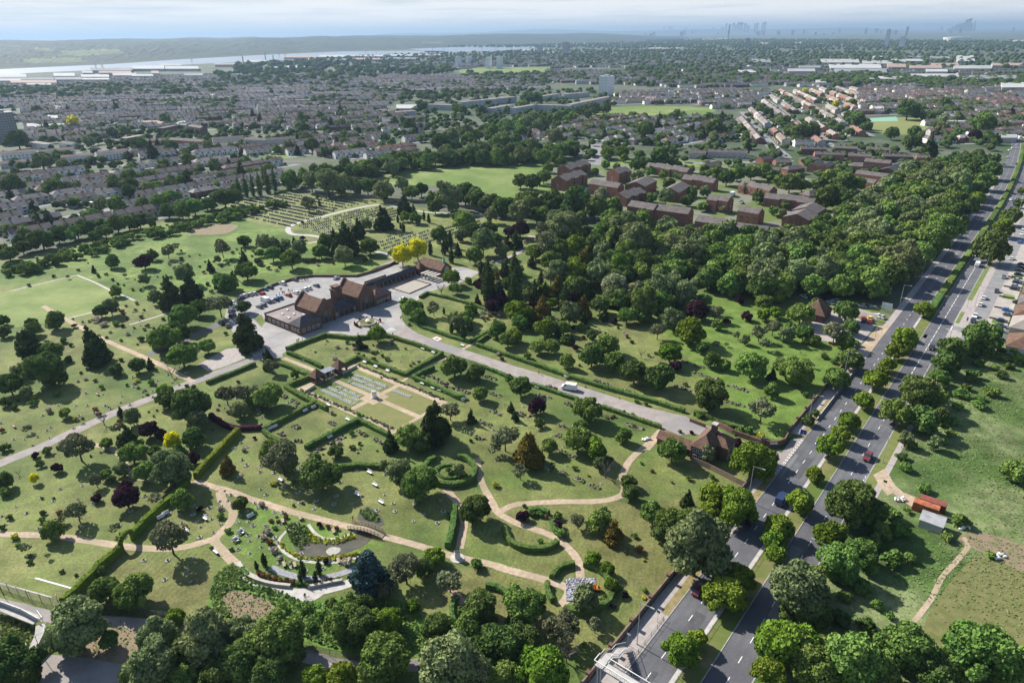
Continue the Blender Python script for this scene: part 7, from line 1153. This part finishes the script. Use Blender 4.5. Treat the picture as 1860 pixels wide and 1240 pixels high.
for o in (-46.25, -44.4):
    m = MB(); P = [(81.7, 6.7), (83.2, 6.7), (86., 4.2), (87.4, 4.2), (91.6, 1.15)]
    for (a, za), (b, zb) in zip(P[:-1], P[1:]): m.tube((a, fy(o), za), (b, fy(o), zb), .05, .05, 5, 1); m.tube((a, fy(o), za-1.05), (b, fy(o), zb-1.05), .06, .06, 5); [m.tube((a+(b-a)*f, fy(o), za+(zb-za)*f-1.05), (a+(b-a)*f, fy(o), za+(zb-za)*f), .018, .018, 3) for f in np.linspace(0, 1, max(2, int((b-a)/.25)))]
    m.obj('stair_rail', [galv, w_white], fb)
for s_, o in ((80.2, -45.9), (81.3, -45.9), (86.7, -45.3), (80.2, -33), (81.3, -33)): MB().box(s_-.15, s_+.15, fy(o)-.15, fy(o)+.15, 0, 5.35 if s_ < 86 else 2.95).obj('support', galv, fb)
# timber bridge over the pond
a_, b_ = G(636, 957), G(697, 974); L_ = float(np.linalg.norm(b_-a_)); t = thing('timber_bridge', 'arched timber footbridge with lattice railings over the pond', 'footbridge', (a_[0], a_[1], 0), math.atan2((b_-a_)[1], (b_-a_)[0])); m = MB(); N_ = 10
zz = lambda f: .25+.75*math.sin(math.pi*f)
for i in range(N_): f0, f1 = i/N_, (i+1)/N_; m.bar((f0*L_, 0, zz(f0)), (f1*L_, 0, zz(f1)), 2., .12)
m.obj('deck', wd, t)
for y in (-1., 1.):
    m = MB()
    for i in range(N_):
        f0, f1 = i/N_, (i+1)/N_; x0, x1 = f0*L_, f1*L_
        for h in (.15, .55, 1.05): m.bar((x0, y, zz(f0)+h), (x1, y, zz(f1)+h), .08, .1)
        m.tube((x0, y, zz(f0)-.2), (x0, y, zz(f0)+1.1), .06, .06, 4); m.tube((x0, y, zz(f0)+.1), (x1, y, zz(f1)+1.), .03, .03, 4); m.tube((x0, y, zz(f0)+1.), (x1, y, zz(f1)+.1), .03, .03, 4)
    m.obj('railing', wd, t)
# access ramp bridge in the lower left corner
rp_ = thing('ramp_bridge', 'pale steel access ramp with panelled parapets at the lower left corner', 'footbridge', (0, 0, 0)); T5 = lambda x, y, z=0.: (*G(x/5.8125, 1040+y/5.8125, z), z)
P = [T5(-260, 300, 2.4), T5(0, 340, 2.4), T5(220, 430, 2.2), T5(400, 500, 2.)]; m = MB(); wpiece(m, P, 2.2, .3); wpiece(m, [T5(430, 540, 2.), T5(420, 640, 1.8), T5(350, 800, 1.2), T5(270, 870, .7)], 1.8, .3); m.obj('deck', m_conc, rp_)
for P, l in (([T5(-260, 265, 3.4), T5(0, 300, 3.4), T5(220, 380, 3.3), T5(400, 480, 3.1)], 1.1), ([T5(460, 560, 3.), T5(470, 610, 2.8), T5(350, 860, 1.7)], 1.1), ([T5(390, 395, 3.3), T5(440, 470, 3.2)], 1.1)):
    m = MB(); wpiece(m, P, .07, l); m.obj('parapet_panel', galv, rp_); m = MB()
    for A, B in zip(P[:-1], P[1:]):
        A, B = np.array(A), np.array(B); n = max(1, int(np.linalg.norm(B-A)/1.5)); [m.tube(tuple((A+(B-A)*i/n)+[0, 0, -1.3]), tuple((A+(B-A)*i/n)+[0, 0, .15]), .06, .06, 5) for i in range(n+1)]; m.bar(tuple(A+[0, 0, .08]), tuple(B+[0, 0, .08]), .12, .08)
    m.obj('parapet_posts', w_white, rp_)
wall('short white parapet at the foot of the ramp', [(38, 1186), (46, 1176), (50, 1174)], .3, .9, w_white)
for x, y, h, l in ((80, 1196, 6., 'thin black lamp column beside the ramp foot'), (116, 1120, 6., 'thin black lamp column beside the golden hedge end'), (7, 1082, 6., 'thin black lamp column at the far left of the bottom path')):
    p = G(x, y); t = thing('lamp_column', l, 'lamp column', (p[0], p[1], 0)); MB().cyl(0, 0, 0, h, .06, .05, 6).obj('pole', darkm, t); MB().cyl(0, 0, h, h+.3, .14, .1, 8).obj('lantern', w_white, t)
# ------------------------------------------------------------------ roundabout fountain, sculpture, tarpaulin, sheds
fo = OC+CU*25.6+CV*-11.6; rd = [(fo[0]+6.6*math.cos(a)*1.05, fo[1]+6.6*math.sin(a)) for a in np.linspace(0, 2*math.pi, 33)[:-1]]; patch('roundabout', rd, .075, m_foot, world=True)
t = thing('fountain', 'round stone fountain basin with a tiered centre on the roundabout', 'fountain', (fo[0], fo[1], .07)); m = MB(); n = 28
m.add([(r*math.cos(6.283*i/n), r*math.sin(6.283*i/n), z) for r, z in ((3.6, 0), (3.6, .55), (3.2, .55), (3.2, .1)) for i in range(n)], [(k*n+i, k*n+(i+1) % n, (k+1)*n+(i+1) % n, (k+1)*n+i) for k in range(3) for i in range(n)]); m.obj('basin', stone, t); MB().cyl(0, 0, .1, .35, 3.2, 3.2, 28).obj('water', mat('green_water', (.16, .17, .06), rough=.1, spec=.6), t); m = MB(); m.cyl(0, 0, 0, 1.1, .35, .25, 10); m.cyl(0, 0, 1.1, 1.25, .9, .95, 14); m.cyl(0, 0, 1.25, 1.9, .16, .12, 8); m.cyl(0, 0, 1.9, 2., .45, .5, 12); m.obj('centre', w_white, t)
m = MB(); m.add([(r*math.cos(6.283*i/n), r*math.sin(6.283*i/n), z) for r, z in ((4.9, 0), (4.9, .25), (4.6, .25), (4.6, 0)) for i in range(n)], [(k*n+i, k*n+(i+1) % n, (k+1)*n+(i+1) % n, (k+1)*n+i) for k in range(3) for i in range(n)]); tag(m.obj('kerb_ring', b_brick, None, (fo[0], fo[1], .07)), 'low brick kerb ring round the fountain', 'kerb')
for i, (a, c, w_) in enumerate(((10, 'Y', .8), (35, 's', 1.), (80, 'Y', .8), (105, 's', 1.2), (140, 's', 1.2), (200, 'Y', .8), (212, 'Y', .8), (224, 'Y', .8), (245, 's', 1.2), (290, 's', 1.1), (330, 's', 1.1), (235, 'Y', .7))): plant(fo+5.5*np.array([math.cos(math.radians(a)), math.sin(math.radians(a))]), w_, c, 'round the fountain')
p = G(831, 1014); t = thing('drum_sculpture', 'pale round drum of stacked rings on a stone disc where the gravel paths meet', 'monument', (p[0], p[1], .07)); MB().cyl(0, 0, 0, .12, 1.7, 1.7, 20).obj('plinth', m_conc, t)
for i in range(4): MB().cyl(0, 0, .12+i*.5, .55+i*.5, .72, .72, 16).obj('ring', w_white, t); MB().cyl(0, 0, .55+i*.5, .62+i*.5, .66, .66, 16).obj('joint', darkm, t)
n = 22; A = G(1028, 1092); B = G(1084, 1092); Cc = G(1028, 1050); V_ = []; F_ = []
for i in range(n+1):
    for j in range(n+1): q = A+(B-A)*i/n+(Cc-A)*j/n; rC = math.hypot(i/n-.5, j/n-.45); V_.append((q[0], q[1], .12+(RNG.uniform(0, .16) if rC > .2 else .12)))
F_ = [(i*(n+1)+j, (i+1)*(n+1)+j, (i+1)*(n+1)+j+1, i*(n+1)+j+1) for i in range(n) for j in range(n)]
tag(link('tarpaulin', mesh('tarpaulin', V_, F_, [mat('silver_sheet', (.3, .3, .33), (.05, .05, .06), scale=2.2, detail=5, rough=.4, bump=.3, spec=.5, lo=.42, hi=.58)])), 'crumpled silver and black plastic sheet covering a round pit', 'tarpaulin')
p = G(1056, 1078); tag(MB().cyl(0, 0, .24, .3, 1.6, 1.6, 20).obj('pool_cover', mat('pale_aqua', (.35, .42, .4), (.42, .48, .46), scale=1.), None, (p[0], p[1], 0)), 'pale round pool surface in the middle of the silver sheet', 'pool')
p = G(1082, 1072); t = thing('mini_digger', 'small orange dumper with black seat beside the silver sheet', 'digger', (p[0], p[1], .1), -.15, None, 1.15); m = MB(); m.box(-.1, .9, -.45, .45, .35, .8); m.obj('body', mat('orange_paint', (.75, .25, .02), rough=.4), t); m = MB(); m.add([(-1.3, -.5, .9), (-1.3, .5, .9), (-.1, .4, .45), (-.1, -.4, .45), (-1.2, -.5, 1.1), (-1.2, .5, 1.1), (-.1, .5, 1.), (-.1, -.5, 1.)], [(0, 1, 2, 3), (0, 3, 7, 4), (1, 5, 6, 2), (3, 2, 6, 7), (0, 4, 5, 1)]); m.obj('skip', MAT['orange_paint'], t); m = MB(); m.box(.3, .7, -.25, .25, .8, 1.); m.box(.62, .7, -.25, .25, 1., 1.35); m.obj('seat', darkm, t)
for s in (-1, 1): m = MB(); m.tube((-.5, s*.5, .22), (-.5, s*.3, .22), .22, .22, 8); m.tube((.7, s*.5, .22), (.7, s*.3, .22), .22, .22, 8); m.box(-.5, .7, min(s*.5, s*.3), max(s*.5, s*.3), 0, .44); m.obj('track', tyre, t)
rust = mat('rusty_steel', (.42, .13, .05), (.2, .08, .05), scale=.9, detail=8); rust2 = mat('red_rust', (.24, .07, .05), (.15, .06, .05), scale=.8, detail=8)
def cont(s0, s1, o0, o1, m_, l, d=0): t = placed('shipping_container', l, 'container', R(s0, o0), RAZ+math.pi/2); L_, W_ = o1-o0, s1-s0; m = MB(); m.box(0, L_, 0, W_, 0, 2.55); [m.box(i*.6+.1, i*.6+.35, -.04, -.003, .1, 2.4) for i in range(int(L_/.6))]; m.obj('body', m_, t); m = MB(); [m.box(L_+.01, L_+.06, y, y+W_/2-.08, .1, 2.45) for y in (.04, W_/2+.04)]; m.obj('door', m_, t)
cont(174.6, 177., -10.6, -4.8, rust, 'orange rusted shipping container beside the tin shed'); cont(177.3, 179.7, -9.6, -3.7, rust2, 'dark red shipping container behind the orange one')
t = placed('shed', 'corrugated grey tin-roofed shed in front of the rusty containers', 'shed', R(168.4, -7.9), RAZ+math.pi/2); MB().box(0, 5, 0, 3.8, 0, 2.2).obj('wall', w_grey, t); m = MB(); m.add([(-.2, -.2, 2.25), (5.2, -.2, 2.25), (5.2, 4, 2.75), (-.2, 4, 2.75), (-.2, -.2, 2.3), (5.2, -.2, 2.3), (5.2, 4, 2.8), (-.2, 4, 2.8)], [(3, 2, 1, 0), (4, 5, 6, 7), (0, 1, 5, 4), (1, 2, 6, 5), (2, 3, 7, 6), (3, 0, 4, 7)]); m.obj('roof', mat('tin_roof', (.32, .33, .33), (.24, .245, .25), scale=.6, rough=.5), t)
for x, y, l in ((1750, 958, 'pile of white rubbish beyond the tin shed'), (1815, 1012, 'heap of pale fly-tipped waste on the trodden ground'), (1635, 908, 'pale rubble heap by the access strip'), (1172, 798, 'stacked white bags on pallets on the lodge paving')):
    p = G(x, y); m = MB(); [m.blob(rr.uniform(-1.4, 1.4), rr.uniform(-.8, .8), .3, rr.uniform(.3, .6), rr.uniform(.3, .5), rr.uniform(.25, .5), rr.choice((0, 0, 1)), .3, 1) for _ in range(12)]; tag(m.obj('rubbish_heap' if 'bags' not in l else 'bag_stack', [w_white, m_conc], None, (p[0], p[1], .05)), l, 'rubbish' if 'bags' not in l else 'bags')
p = G(694, 618); 
for nm, pts, l in (('white_slab', [(38, 1049), (43, 1047), (82, 1060), (77, 1063)], None),): patch('white_slab', [(62, 1050), (66, 1048), (133, 1067), (130, 1069)], .08, m_white)
patch('edging', [(-20, 1056), (0, 1057), (95, 1083), (93, 1085), (0, 1060), (-20, 1059)], .08, m_conc)
p0, p1, p2, p3 = (785, 614), (793, 611), (803, 615), (795, 619); patch('flower_mosaic', [p0, p1, p2, p3], .07, m_white); patch('flower_mosaic', [(789, 615), (793, 613), (799, 615), (795, 617)], .085, mat('pink_flowers', (.55, .12, .15), (.4, .08, .12), scale=3.))
P = [(446, 1044), (465, 1054), (493, 1062), (528, 1066), (560, 1068), (590, 1062), (622, 1056)]; wall('low curved stone terrace wall under the clipped shrubs, left half', P[:4], .7, .8, stone, sm=3); wall('low curved stone terrace wall under the clipped shrubs, right half', P[4:], .7, .8, stone, sm=3)
path('slate_strip', [(492, 1030), (520, 1042), (560, 1050), (610, 1044), (650, 1030)], 1.7, .08, mat('slate_chips', (.2, .2, .22), (.3, .3, .32), scale=2.), 4); path('pond_edge', [(545, 950), (520, 965), (506, 985), (520, 1005), (550, 1018), (600, 1022), (650, 1012), (680, 1004)], .8, .07, m_conc, 4); path('pond_edge', [(560, 952), (572, 968), (590, 978), (620, 976), (650, 962)], .8, .072, m_conc, 4)
t = thing('life_statue', 'small pink stone statue on the lawn below the rock garden', 'statue', (*G(1137, 612), 0), 0); MB().cyl(0, 0, 0, .5, .5, .45, 10).obj('plinth', stone, t); m = MB(); m.blob(0, 0, 1.1, .6, .5, .7, 0, .15, 2); m.obj('figure', mat('pink_stone', (.5, .3, .3)), t)
# bungalows with hipped roofs on the right edge
for i, (s0, o, l) in enumerate(((300, -3.2, 'white-walled corner bungalow with a brown hipped roof'), (322, -4, 'second bungalow from the corner with a brown hipped roof'), (338, -4, 'third bungalow from the corner with a brown hipped roof'), (354, -4, 'fourth bungalow up the service road'), (371, -4, 'fifth bungalow up the service road'), (388, -4, 'sixth bungalow up the service road'), (406, -4, 'seventh bungalow up the service road'), (424, -4, 'eighth bungalow up the service road'))):
    t = placed('bungalow', l, 'bungalow', R(s0, o), RAZ, 'bungalows of the service road'); MB().box(0, 14, -9, 0, 0, 3.1).obj('wall', [w_white, w_cream, b_brick][i % 3], t); MB().hip(0, 14, -9, 0, 3.1, 3.3, 0, .5).obj('roof', [r_tile, rf_mats[3], r_tile, r_grey][i % 4], t); m = MB(); m.box(6, 7.2, -5.2, -4.2, 5, 7.4); m.obj('chimney', b_brick, t)
    for x in (3, 10.5): window(t, x, 0, 1, 1.8, 1.2, 'y+')
    window(t, 7, 0, .4, 1., 1.9, 'y+', 'front_door')
for i, s in enumerate((320, 336.5, 352.5, 369.5, 386.5, 404)): wall(f'low brick garden wall on the forecourts, {ordw2(i+1)} up the service road', [R(s, -12.2), R(s, -6)], .25, .7, b_brick, True)
# ------------------------------------------------------------------ towers, sheds, skyline, hills
def gridmat(name, wall_, win, sx, sz, mort=.35):
    m, n, N, L = new_mat(name); o = N('ShaderNodeOutputMaterial'); p = N('ShaderNodeBsdfPrincipled'); p.inputs['Roughness'].default_value = .8; tc = N('ShaderNodeTexCoord'); sp = N('ShaderNodeSeparateXYZ'); ad = N('ShaderNodeMath'); ad.operation = 'ADD'; cb = N('ShaderNodeCombineXYZ')
    L(tc.outputs['Object'], sp.inputs[0]); L(sp.outputs[0], ad.inputs[0]); L(sp.outputs[1], ad.inputs[1]); L(ad.outputs[0], cb.inputs[0]); L(sp.outputs[2], cb.inputs[1])
    b = N('ShaderNodeTexBrick'); b.offset = 0; b.inputs['Color1'].default_value = (*win, 1); b.inputs['Color2'].default_value = (*[c*1.5 for c in win], 1); b.inputs['Mortar'].default_value = (*wall_, 1); b.inputs['Scale'].default_value = 1; b.inputs['Mortar Size'].default_value = mort; b.inputs['Mortar Smooth'].default_value = 0; b.inputs['Brick Width'].default_value = sx; b.inputs['Row Height'].default_value = sz
    L(cb.outputs[0], b.inputs['Vector']); L(b.outputs[0], p.inputs['Base Color']); L(p.outputs[0], o.inputs[0]); MAT[name] = m; return m
t_white = gridmat('white_tower_wall', (.66, .68, .7), (.26, .3, .34), 3.2, 2.8, .6); t_grey = gridmat('grey_tower_wall', (.27, .26, .255), (.1, .12, .14), 3., 2.8, .5); t_pink = gridmat('pinkish_tower_wall', (.36, .31, .3), (.14, .16, .18), 3., 2.9, .6); t_glass = gridmat('glass_tower_wall', (.035, .045, .055), (.015, .02, .03), 6., 4., .8)
def tower(nm, label, x, yt, yb, wpx, m_, group=None, depth=.8, cap=True, az=AZ0, taper=0.):
    p = G(x, yb); k = ppm(p); W = wpx/k; v = np.array([p[0], p[1]]); z = 0.
    for _ in range(40):   # height whose top shows at row yt
        e = PX(p, z)[1]-yt; z += max(-40, min(60, e/k))
    t = placed(nm, label, 'tower', p, az, group); w2, d2 = W/2*.86, W*depth/2*.86
    if taper: m = MB(); m.tube((0, 0, 0), (0, 0, z), w2, w2*(1-taper), 6); m.obj('shaft', m_, t)
    else:
        MB().box(-w2, w2, -d2, d2, 0, z).obj('shaft', m_, t)
        if cap: MB().box(-w2*.5, w2*.4, -d2*.5, d2*.4, z, z+max(2.5, z*.04)).obj('roof_plant', w_grey, t)
        if k > .3:
            for s in (-1, 1):
                m = MB(); [m.box(w2+.02, w2+.9, s*d2*.5-1.4, s*d2*.5+1.4, 2.8*f+2.4, 2.8*f+3.4) for f in range(int(z/2.8)-1)]; m.obj('balconies', w_white, t)
    return t
tower('tower_block', 'tall white and pale blue tower block standing alone beyond the sports field', 1101, 138, 172, 27, t_white); tower('tower_block', 'grey tower block cut off by the left edge of the view', 12, 204, 258, 46, t_grey, az=AZ0+.1)
for i, (x, a, b) in enumerate(((833, 103, 124), (852, 103, 117), (888, 104, 125), (908, 103, 125))): tower('tower_block', f'slim white tower block by the long park, {["leftmost", "second from left", "third from left", "rightmost"][i]} of the four', x, a, b, 11, t_white, 'four white tower blocks')
tower('tower_block', 'tall pinkish tower block against the river', 1028, 77, 101, 12, t_pink); tower('tower_block', 'shorter pinkish tower beside the tall one near the river', 981, 81, 95, 10, t_pink)
tower('tower_block', 'brown brick tower left of the industrial sheds', 1272, 99, 110, 13, t_pink); tower('tower_block', 'pale tapered tower pair, the left one with a bright cap', 1609, 54, 86, 8, t_white); tower('tower_block', 'pale wide tower right of the bright capped one', 1637, 67, 87, 12, t_white); tower('tower_block', 'dark thin tower behind the pale wide one', 1646, 49, 66, 5, t_grey); tower('tower_block', 'dark square tower on the plain below the distant skyline', 1357, 70, 88, 7, t_grey); tower('tower_block', 'thin brown tower below the left skyline cluster', 1322, 46, 75, 2, t_pink)
sk = 'skyscrapers on the horizon'; S = random.Random(3)
for i, (x, yt, w_) in enumerate([(1318, 44, 2.5), (1325, 45, 3), (1331, 43, 3), (1336, 46, 4), (1341, 42, 4.5), (1346, 42, 3.5), (1352, 44, 4), (1358, 47, 4), (1370, 44, 2.5), (1374, 43, 2.5), (1384, 42, 2.5), (1388, 41, 2.6), (1312, 50, 4), (1295, 51, 3), (1216, 49, 4), (1206, 50, 3), (1220, 50, 3), (1245, 51, 4)]): tower('skyscraper', f'hazy blue skyscraper of the left-hand skyline, {ordw2(i+1) if i < 15 else str(i+1)+"th"} counted', x, yt-1, 61.2, w_*1.3, t_glass, sk, cap=False)
for i, (x, yt, w_) in enumerate([(1731, 50, 7), (1736, 46, 5), (1742, 44, 5), (1748, 42, 5), (1753, 37, 5.5), (1758, 35, 5), (1762, 43, 5), (1724, 53, 6)]): tower('skyscraper', f'hazy blue skyscraper of the tallest cluster, {ordw2(i+1)} counted', x, yt-1, 57.5, w_*1.3, t_glass, sk, cap=False)
tower('skyscraper', 'pointed glass spire right of the tallest skyline cluster', 1768, 37, 57, 7, t_glass, sk, taper=.93)
for i in range(46): x = S.choice((S.uniform(640, 800), S.uniform(1150, 1860), S.uniform(1150, 1860))); yb = 60-(x-930)*.0122+S.uniform(6, 12); tower('skyscraper', f'small hazy block on the horizon line, number {i+1} of the scatter' if 0 else 'small hazy block among the scattered towers on the horizon', x, yb-S.uniform(3, 9), yb, S.uniform(3, 6), t_glass, 'small blocks scattered along the horizon', cap=False)
p = G(1738, 75); t = thing('stadium', 'low white oval stadium on the plain below the tallest skyline cluster', 'stadium', (p[0], p[1], 0)); W = 46/ppm(p)/2; MB().cyl(0, 0, 0, W*.28, W*.93, W, 28).obj('bowl', w_white, t); MB().cyl(0, 0, W*.28, W*.3, W*.7, W*.68, 28).obj('roof', w_grey, t)
# warehouses
wh_r = [mat('pale_sheet_roof', (.36, .36, .355), (.28, .28, .28), scale=.02), mat('white_sheet_roof', (.4, .4, .4), (.33, .34, .34), scale=.02), mat('grey_sheet_roof', (.22, .23, .24), (.17, .18, .19), scale=.02), mat('brown_sheet_roof', (.33, .24, .2), (.27, .2, .18), scale=.02)]
def sheds(where, group, L, hh=9):
    L = sorted(L); 
    for i, (x0, x1, y0, y1) in enumerate(L):
        P = [G(x0+(y1-y0)*.3, y1), G(x1, y1), G(x1-(y1-y0)*.3, y0), G(x0, y0)]; t = thing('warehouse', f'{["pale", "white", "grey", "brown"][i % 4 if i % 7 else 1]}-roofed warehouse {where}, {ordw(i+1)} from the left', 'warehouse', (0, 0, 0), 0, group); m_ = wh_r[i % 4 if i % 7 else 1]
        MB().prism(P[::-1] if 0 else P, 0, hh).obj('wall', w_grey, t); c = np.mean(P, 0); V = [(*(q+(q-c)*.01), hh) for q in P]+[(*((P[0]+P[3])/2), hh+2.), (*((P[1]+P[2])/2), hh+2.)]; MB().add(V, [(0, 1, 5, 4), (2, 3, 4, 5), (1, 2, 5), (3, 0, 4)]).obj('roof', m_, t)
sheds('on the river flats', 'warehouses by the river', [(-30, 50, 140, 146), (0, 100, 147, 151), (20, 105, 152, 157), (98, 138, 138, 144), (100, 150, 146, 151), (148, 200, 141, 146), (205, 250, 138, 143), (165, 240, 128, 133), (240, 300, 124, 130), (300, 362, 125, 130), (290, 330, 120, 124), (240, 280, 141, 144), (335, 370, 139, 143), (440, 500, 113, 117), (500, 535, 116, 120), (515, 575, 104, 108), (580, 640, 103, 107), (640, 700, 103, 106), (700, 750, 102, 105), (760, 800, 101, 104), (560, 600, 109, 113), (490, 555, 124, 128), (150, 170, 134, 138), (180, 240, 134, 138), (50, 95, 158, 161), (275, 290, 134, 139), (640, 690, 109, 112), (700, 760, 108, 111), (390, 430, 119, 122), (0, 40, 150, 153), (150, 200, 148, 151), (610, 640, 110, 113)])
sheds('in the right-hand industrial estate', 'warehouses of the right-hand estate', [(1490, 1560, 112, 119), (1505, 1600, 122, 130), (1515, 1610, 131, 139), (1450, 1490, 125, 129), (1430, 1480, 131, 136), (1565, 1620, 115, 121), (1618, 1645, 112, 118), (1585, 1612, 106, 109), (1640, 1680, 106, 109), (1635, 1680, 112, 116), (1680, 1725, 107, 111), (1735, 1770, 105, 116), (1610, 1645, 121, 128), (1650, 1710, 124, 130), (1690, 1740, 120, 125), (1730, 1800, 125, 131), (1650, 1740, 141, 147), (1745, 1845, 144, 151), (1680, 1720, 132, 137), (1815, 1860, 158, 168), (1340, 1380, 133, 138), (1365, 1400, 112, 118), (1550, 1575, 76, 79), (1380, 1400, 79, 82), (1240, 1330, 71, 74), (1440, 1460, 79, 81), (1800, 1860, 120, 125), (1830, 1880, 75, 78), (1480, 1500, 153, 158), (1570, 1640, 146, 151)])
sheds('in the left-hand suburb', 'pale halls in the left suburb', [(88, 108, 215, 223), (50, 120, 231, 238), (100, 118, 197, 206), (375, 392, 175, 180), (258, 300, 225, 233), (320, 340, 226, 234), (505, 527, 160, 166)], 5); sheds('in the middle distance', 'pale halls in the middle distance', [(720, 758, 196, 203), (1165, 1192, 180, 188), (1710, 1750, 213, 223), (1715, 1755, 226, 233), (1805, 1845, 253, 259), (1585, 1605, 199, 208), (1175, 1240, 88, 90), (950, 1000, 91, 94), (990, 1085, 94, 98)], 5)
# pylons and chimneys by the river
for i, (x, yt, yb) in enumerate(((176, 117, 131), (188, 118, 131), (350, 108, 120), (508, 97, 108), (519, 97, 108), (665, 91, 103), (684, 92, 103), (786, 85, 95), (805, 85, 95), (876, 83, 93), (901, 83, 93), (946, 80, 89), (1004, 77, 86), (443, 104, 120), (483, 98, 111), (497, 102, 112))):
    p = G(x, yb); k = ppm(p); h = (yb-yt)/k; ch_ = i > 12; t = thing('factory_chimney' if ch_ else 'pylon', (f'thin factory chimney on the river flats, {ordw2(i-12)} of three' if ch_ else f'lattice power pylon standing by the river, {ordw2(i+1)} from the left'), 'chimney' if ch_ else 'pylon', (p[0], p[1], 0), .4, 'pylons along the river' if not ch_ else 'factory chimneys')
    if ch_: MB().cyl(0, 0, 0, h, 3, 2.2, 10).obj('stack', m_conc, t); MB().cyl(0, 0, h, h+1.5, 2.6, 2.6, 10).obj('rim', w_grey, t)
    else:
        m = MB(); [m.tube((sx*h*.09, sy*h*.09, 0), (sx*.5, sy*.5, h), .45, .3, 3) for sx in (-1, 1) for sy in (-1, 1)]; m.obj('legs', galv, t); m = MB(); [m.bar((-h*.16*q, 0, h*z), (h*.16*q, 0, h*z), 1., .8) for z, q in ((.72, 1), (.84, 1.2), (.95, .8))]; m.obj('cross_arms', galv, t)
# the wooded hills across the river
m_hill = mat('wooded_hills', (.012, .022, .014), (.035, .05, .022), scale=.009, detail=12, c=(.028, .045, .02), cscale=.0011, bump=1., lo=.42, hi=.6)
NX, NY = 240, 60; V_ = []; UVp = []; BX = [-320, 0, 200, 333, 480, 620, 742, 920, 1053, 1153, 1250]; BY = [136, 126, 117, 108, 100, 93.5, 90, 82, 78, 76.8, 75.5]
for j in range(NY+1):
    for i in range(NX+1):
        x = -320+i*1570/NX; p0 = G(x, float(np.interp(x, BX, BY))-.4); D = np.linalg.norm(p0); f = (j/NY)**1.5; q = p0*(1+f*7500/D); h = (math.sin(min(1, f*2.2)*math.pi/2)**1.4*86+8*math.sin(q[0]*.0031+2)*min(1, f*5)+6*math.sin(q[0]*.0083+q[1]*.003)*min(1, f*4)+float(RNG.uniform(0, 7))*min(1, f*9))*min(1, (NX-i)/30)
        V_.append((q[0], q[1], max(-2, h) if j < NY else -2)); UVp.append(PX(q, max(0, h)))
F_ = [(j*(NX+1)+i, j*(NX+1)+i+1, (j+1)*(NX+1)+i+1, (j+1)*(NX+1)+i) for j in range(NY) for i in range(NX)]
inf = lambda q: any(inpoly(q, P) for P in HILLF)
tag(link('hills', mesh('hills', V_, F_, [m_hill, mat('pale_field', (.1, .13, .045), (.07, .1, .035), scale=.004)], [1 if (UVp[q[0]][0] < 900 and inf(UVp[q[0]])) else 0 for q in F_])), kind='structure')
NX = 60; V_ = []
for j in range(9):
    for i in range(NX+1): x = -6500+i*22000/NX; f = j/8; V_.append((x, 26000+f*9000, math.sin(f*math.pi)*(150+70*math.exp(-((x-1200)/1900)**2)+12*math.sin(x*.001))*min(1, i/5, (NX-i)/5)))
tag(link('hills', mesh('hills', V_, [(j*(NX+1)+i, j*(NX+1)+i+1, (j+1)*(NX+1)+i+1, (j+1)*(NX+1)+i) for j in range(8) for i in range(NX)], [m_hill], None, True)), kind='structure')
# ------------------------------------------------------------------ names for the plants: look, place, and order across the view where alike
_sz = lambda w, sh: ('tiny ' if w < 1.2 else '' if w < 2.5 else 'larger ') if sh else ('small ' if w < 6 else '' if w < 12 else 'large ')
bk = {}
for o, code, zone, p, w_ in PLANTS:
    look, noun = KIND[code][3], KIND[code][4]; k = (_sz(w_, noun == 'shrub')+look+' '+noun, zone); bk.setdefault(k, []).append((PX(p)[0], o, noun))
for (look, zone), L in bk.items():
    L.sort(key=lambda t: t[0])
    for i, (x, o, noun) in enumerate(L):
        look_ = look.replace('small small', 'small').replace('tiny small', 'tiny').replace('larger small', 'larger')
        if zone in (WOOD, BACKG) or 'bramble' in zone: lab = f'{look_} {zone}'
        elif len(L) == 1: lab = f'{look_} {zone}'
        else: lab = f'{look_} {zone}, {ordw(i+1)} from the left'
        tag(o, ' '.join(lab.split()[:16]) if len(lab.split()) <= 16 else ' '.join(lab.replace('between the brick flats and the dual carriageway', 'by the dual carriageway').split()[:16]), noun, f'{noun}s {zone}')
# ------------------------------------------------------------------ haze
m, n, N, L = new_mat('haze'); o = N('ShaderNodeOutputMaterial'); v = N('ShaderNodeVolumePrincipled')
v.inputs['Color'].default_value = (.35, .5, .68, 1); v.inputs['Density'].default_value = 6.8e-5; v.inputs['Anisotropy'].default_value = .25; L(v.outputs[0], o.inputs['Volume'])
hz = MB().box(-30000, 30000, -400, 42000, -1.5, 275).obj('haze', m); tag(hz, kind='stuff')
bpy.context.view_layer.update()
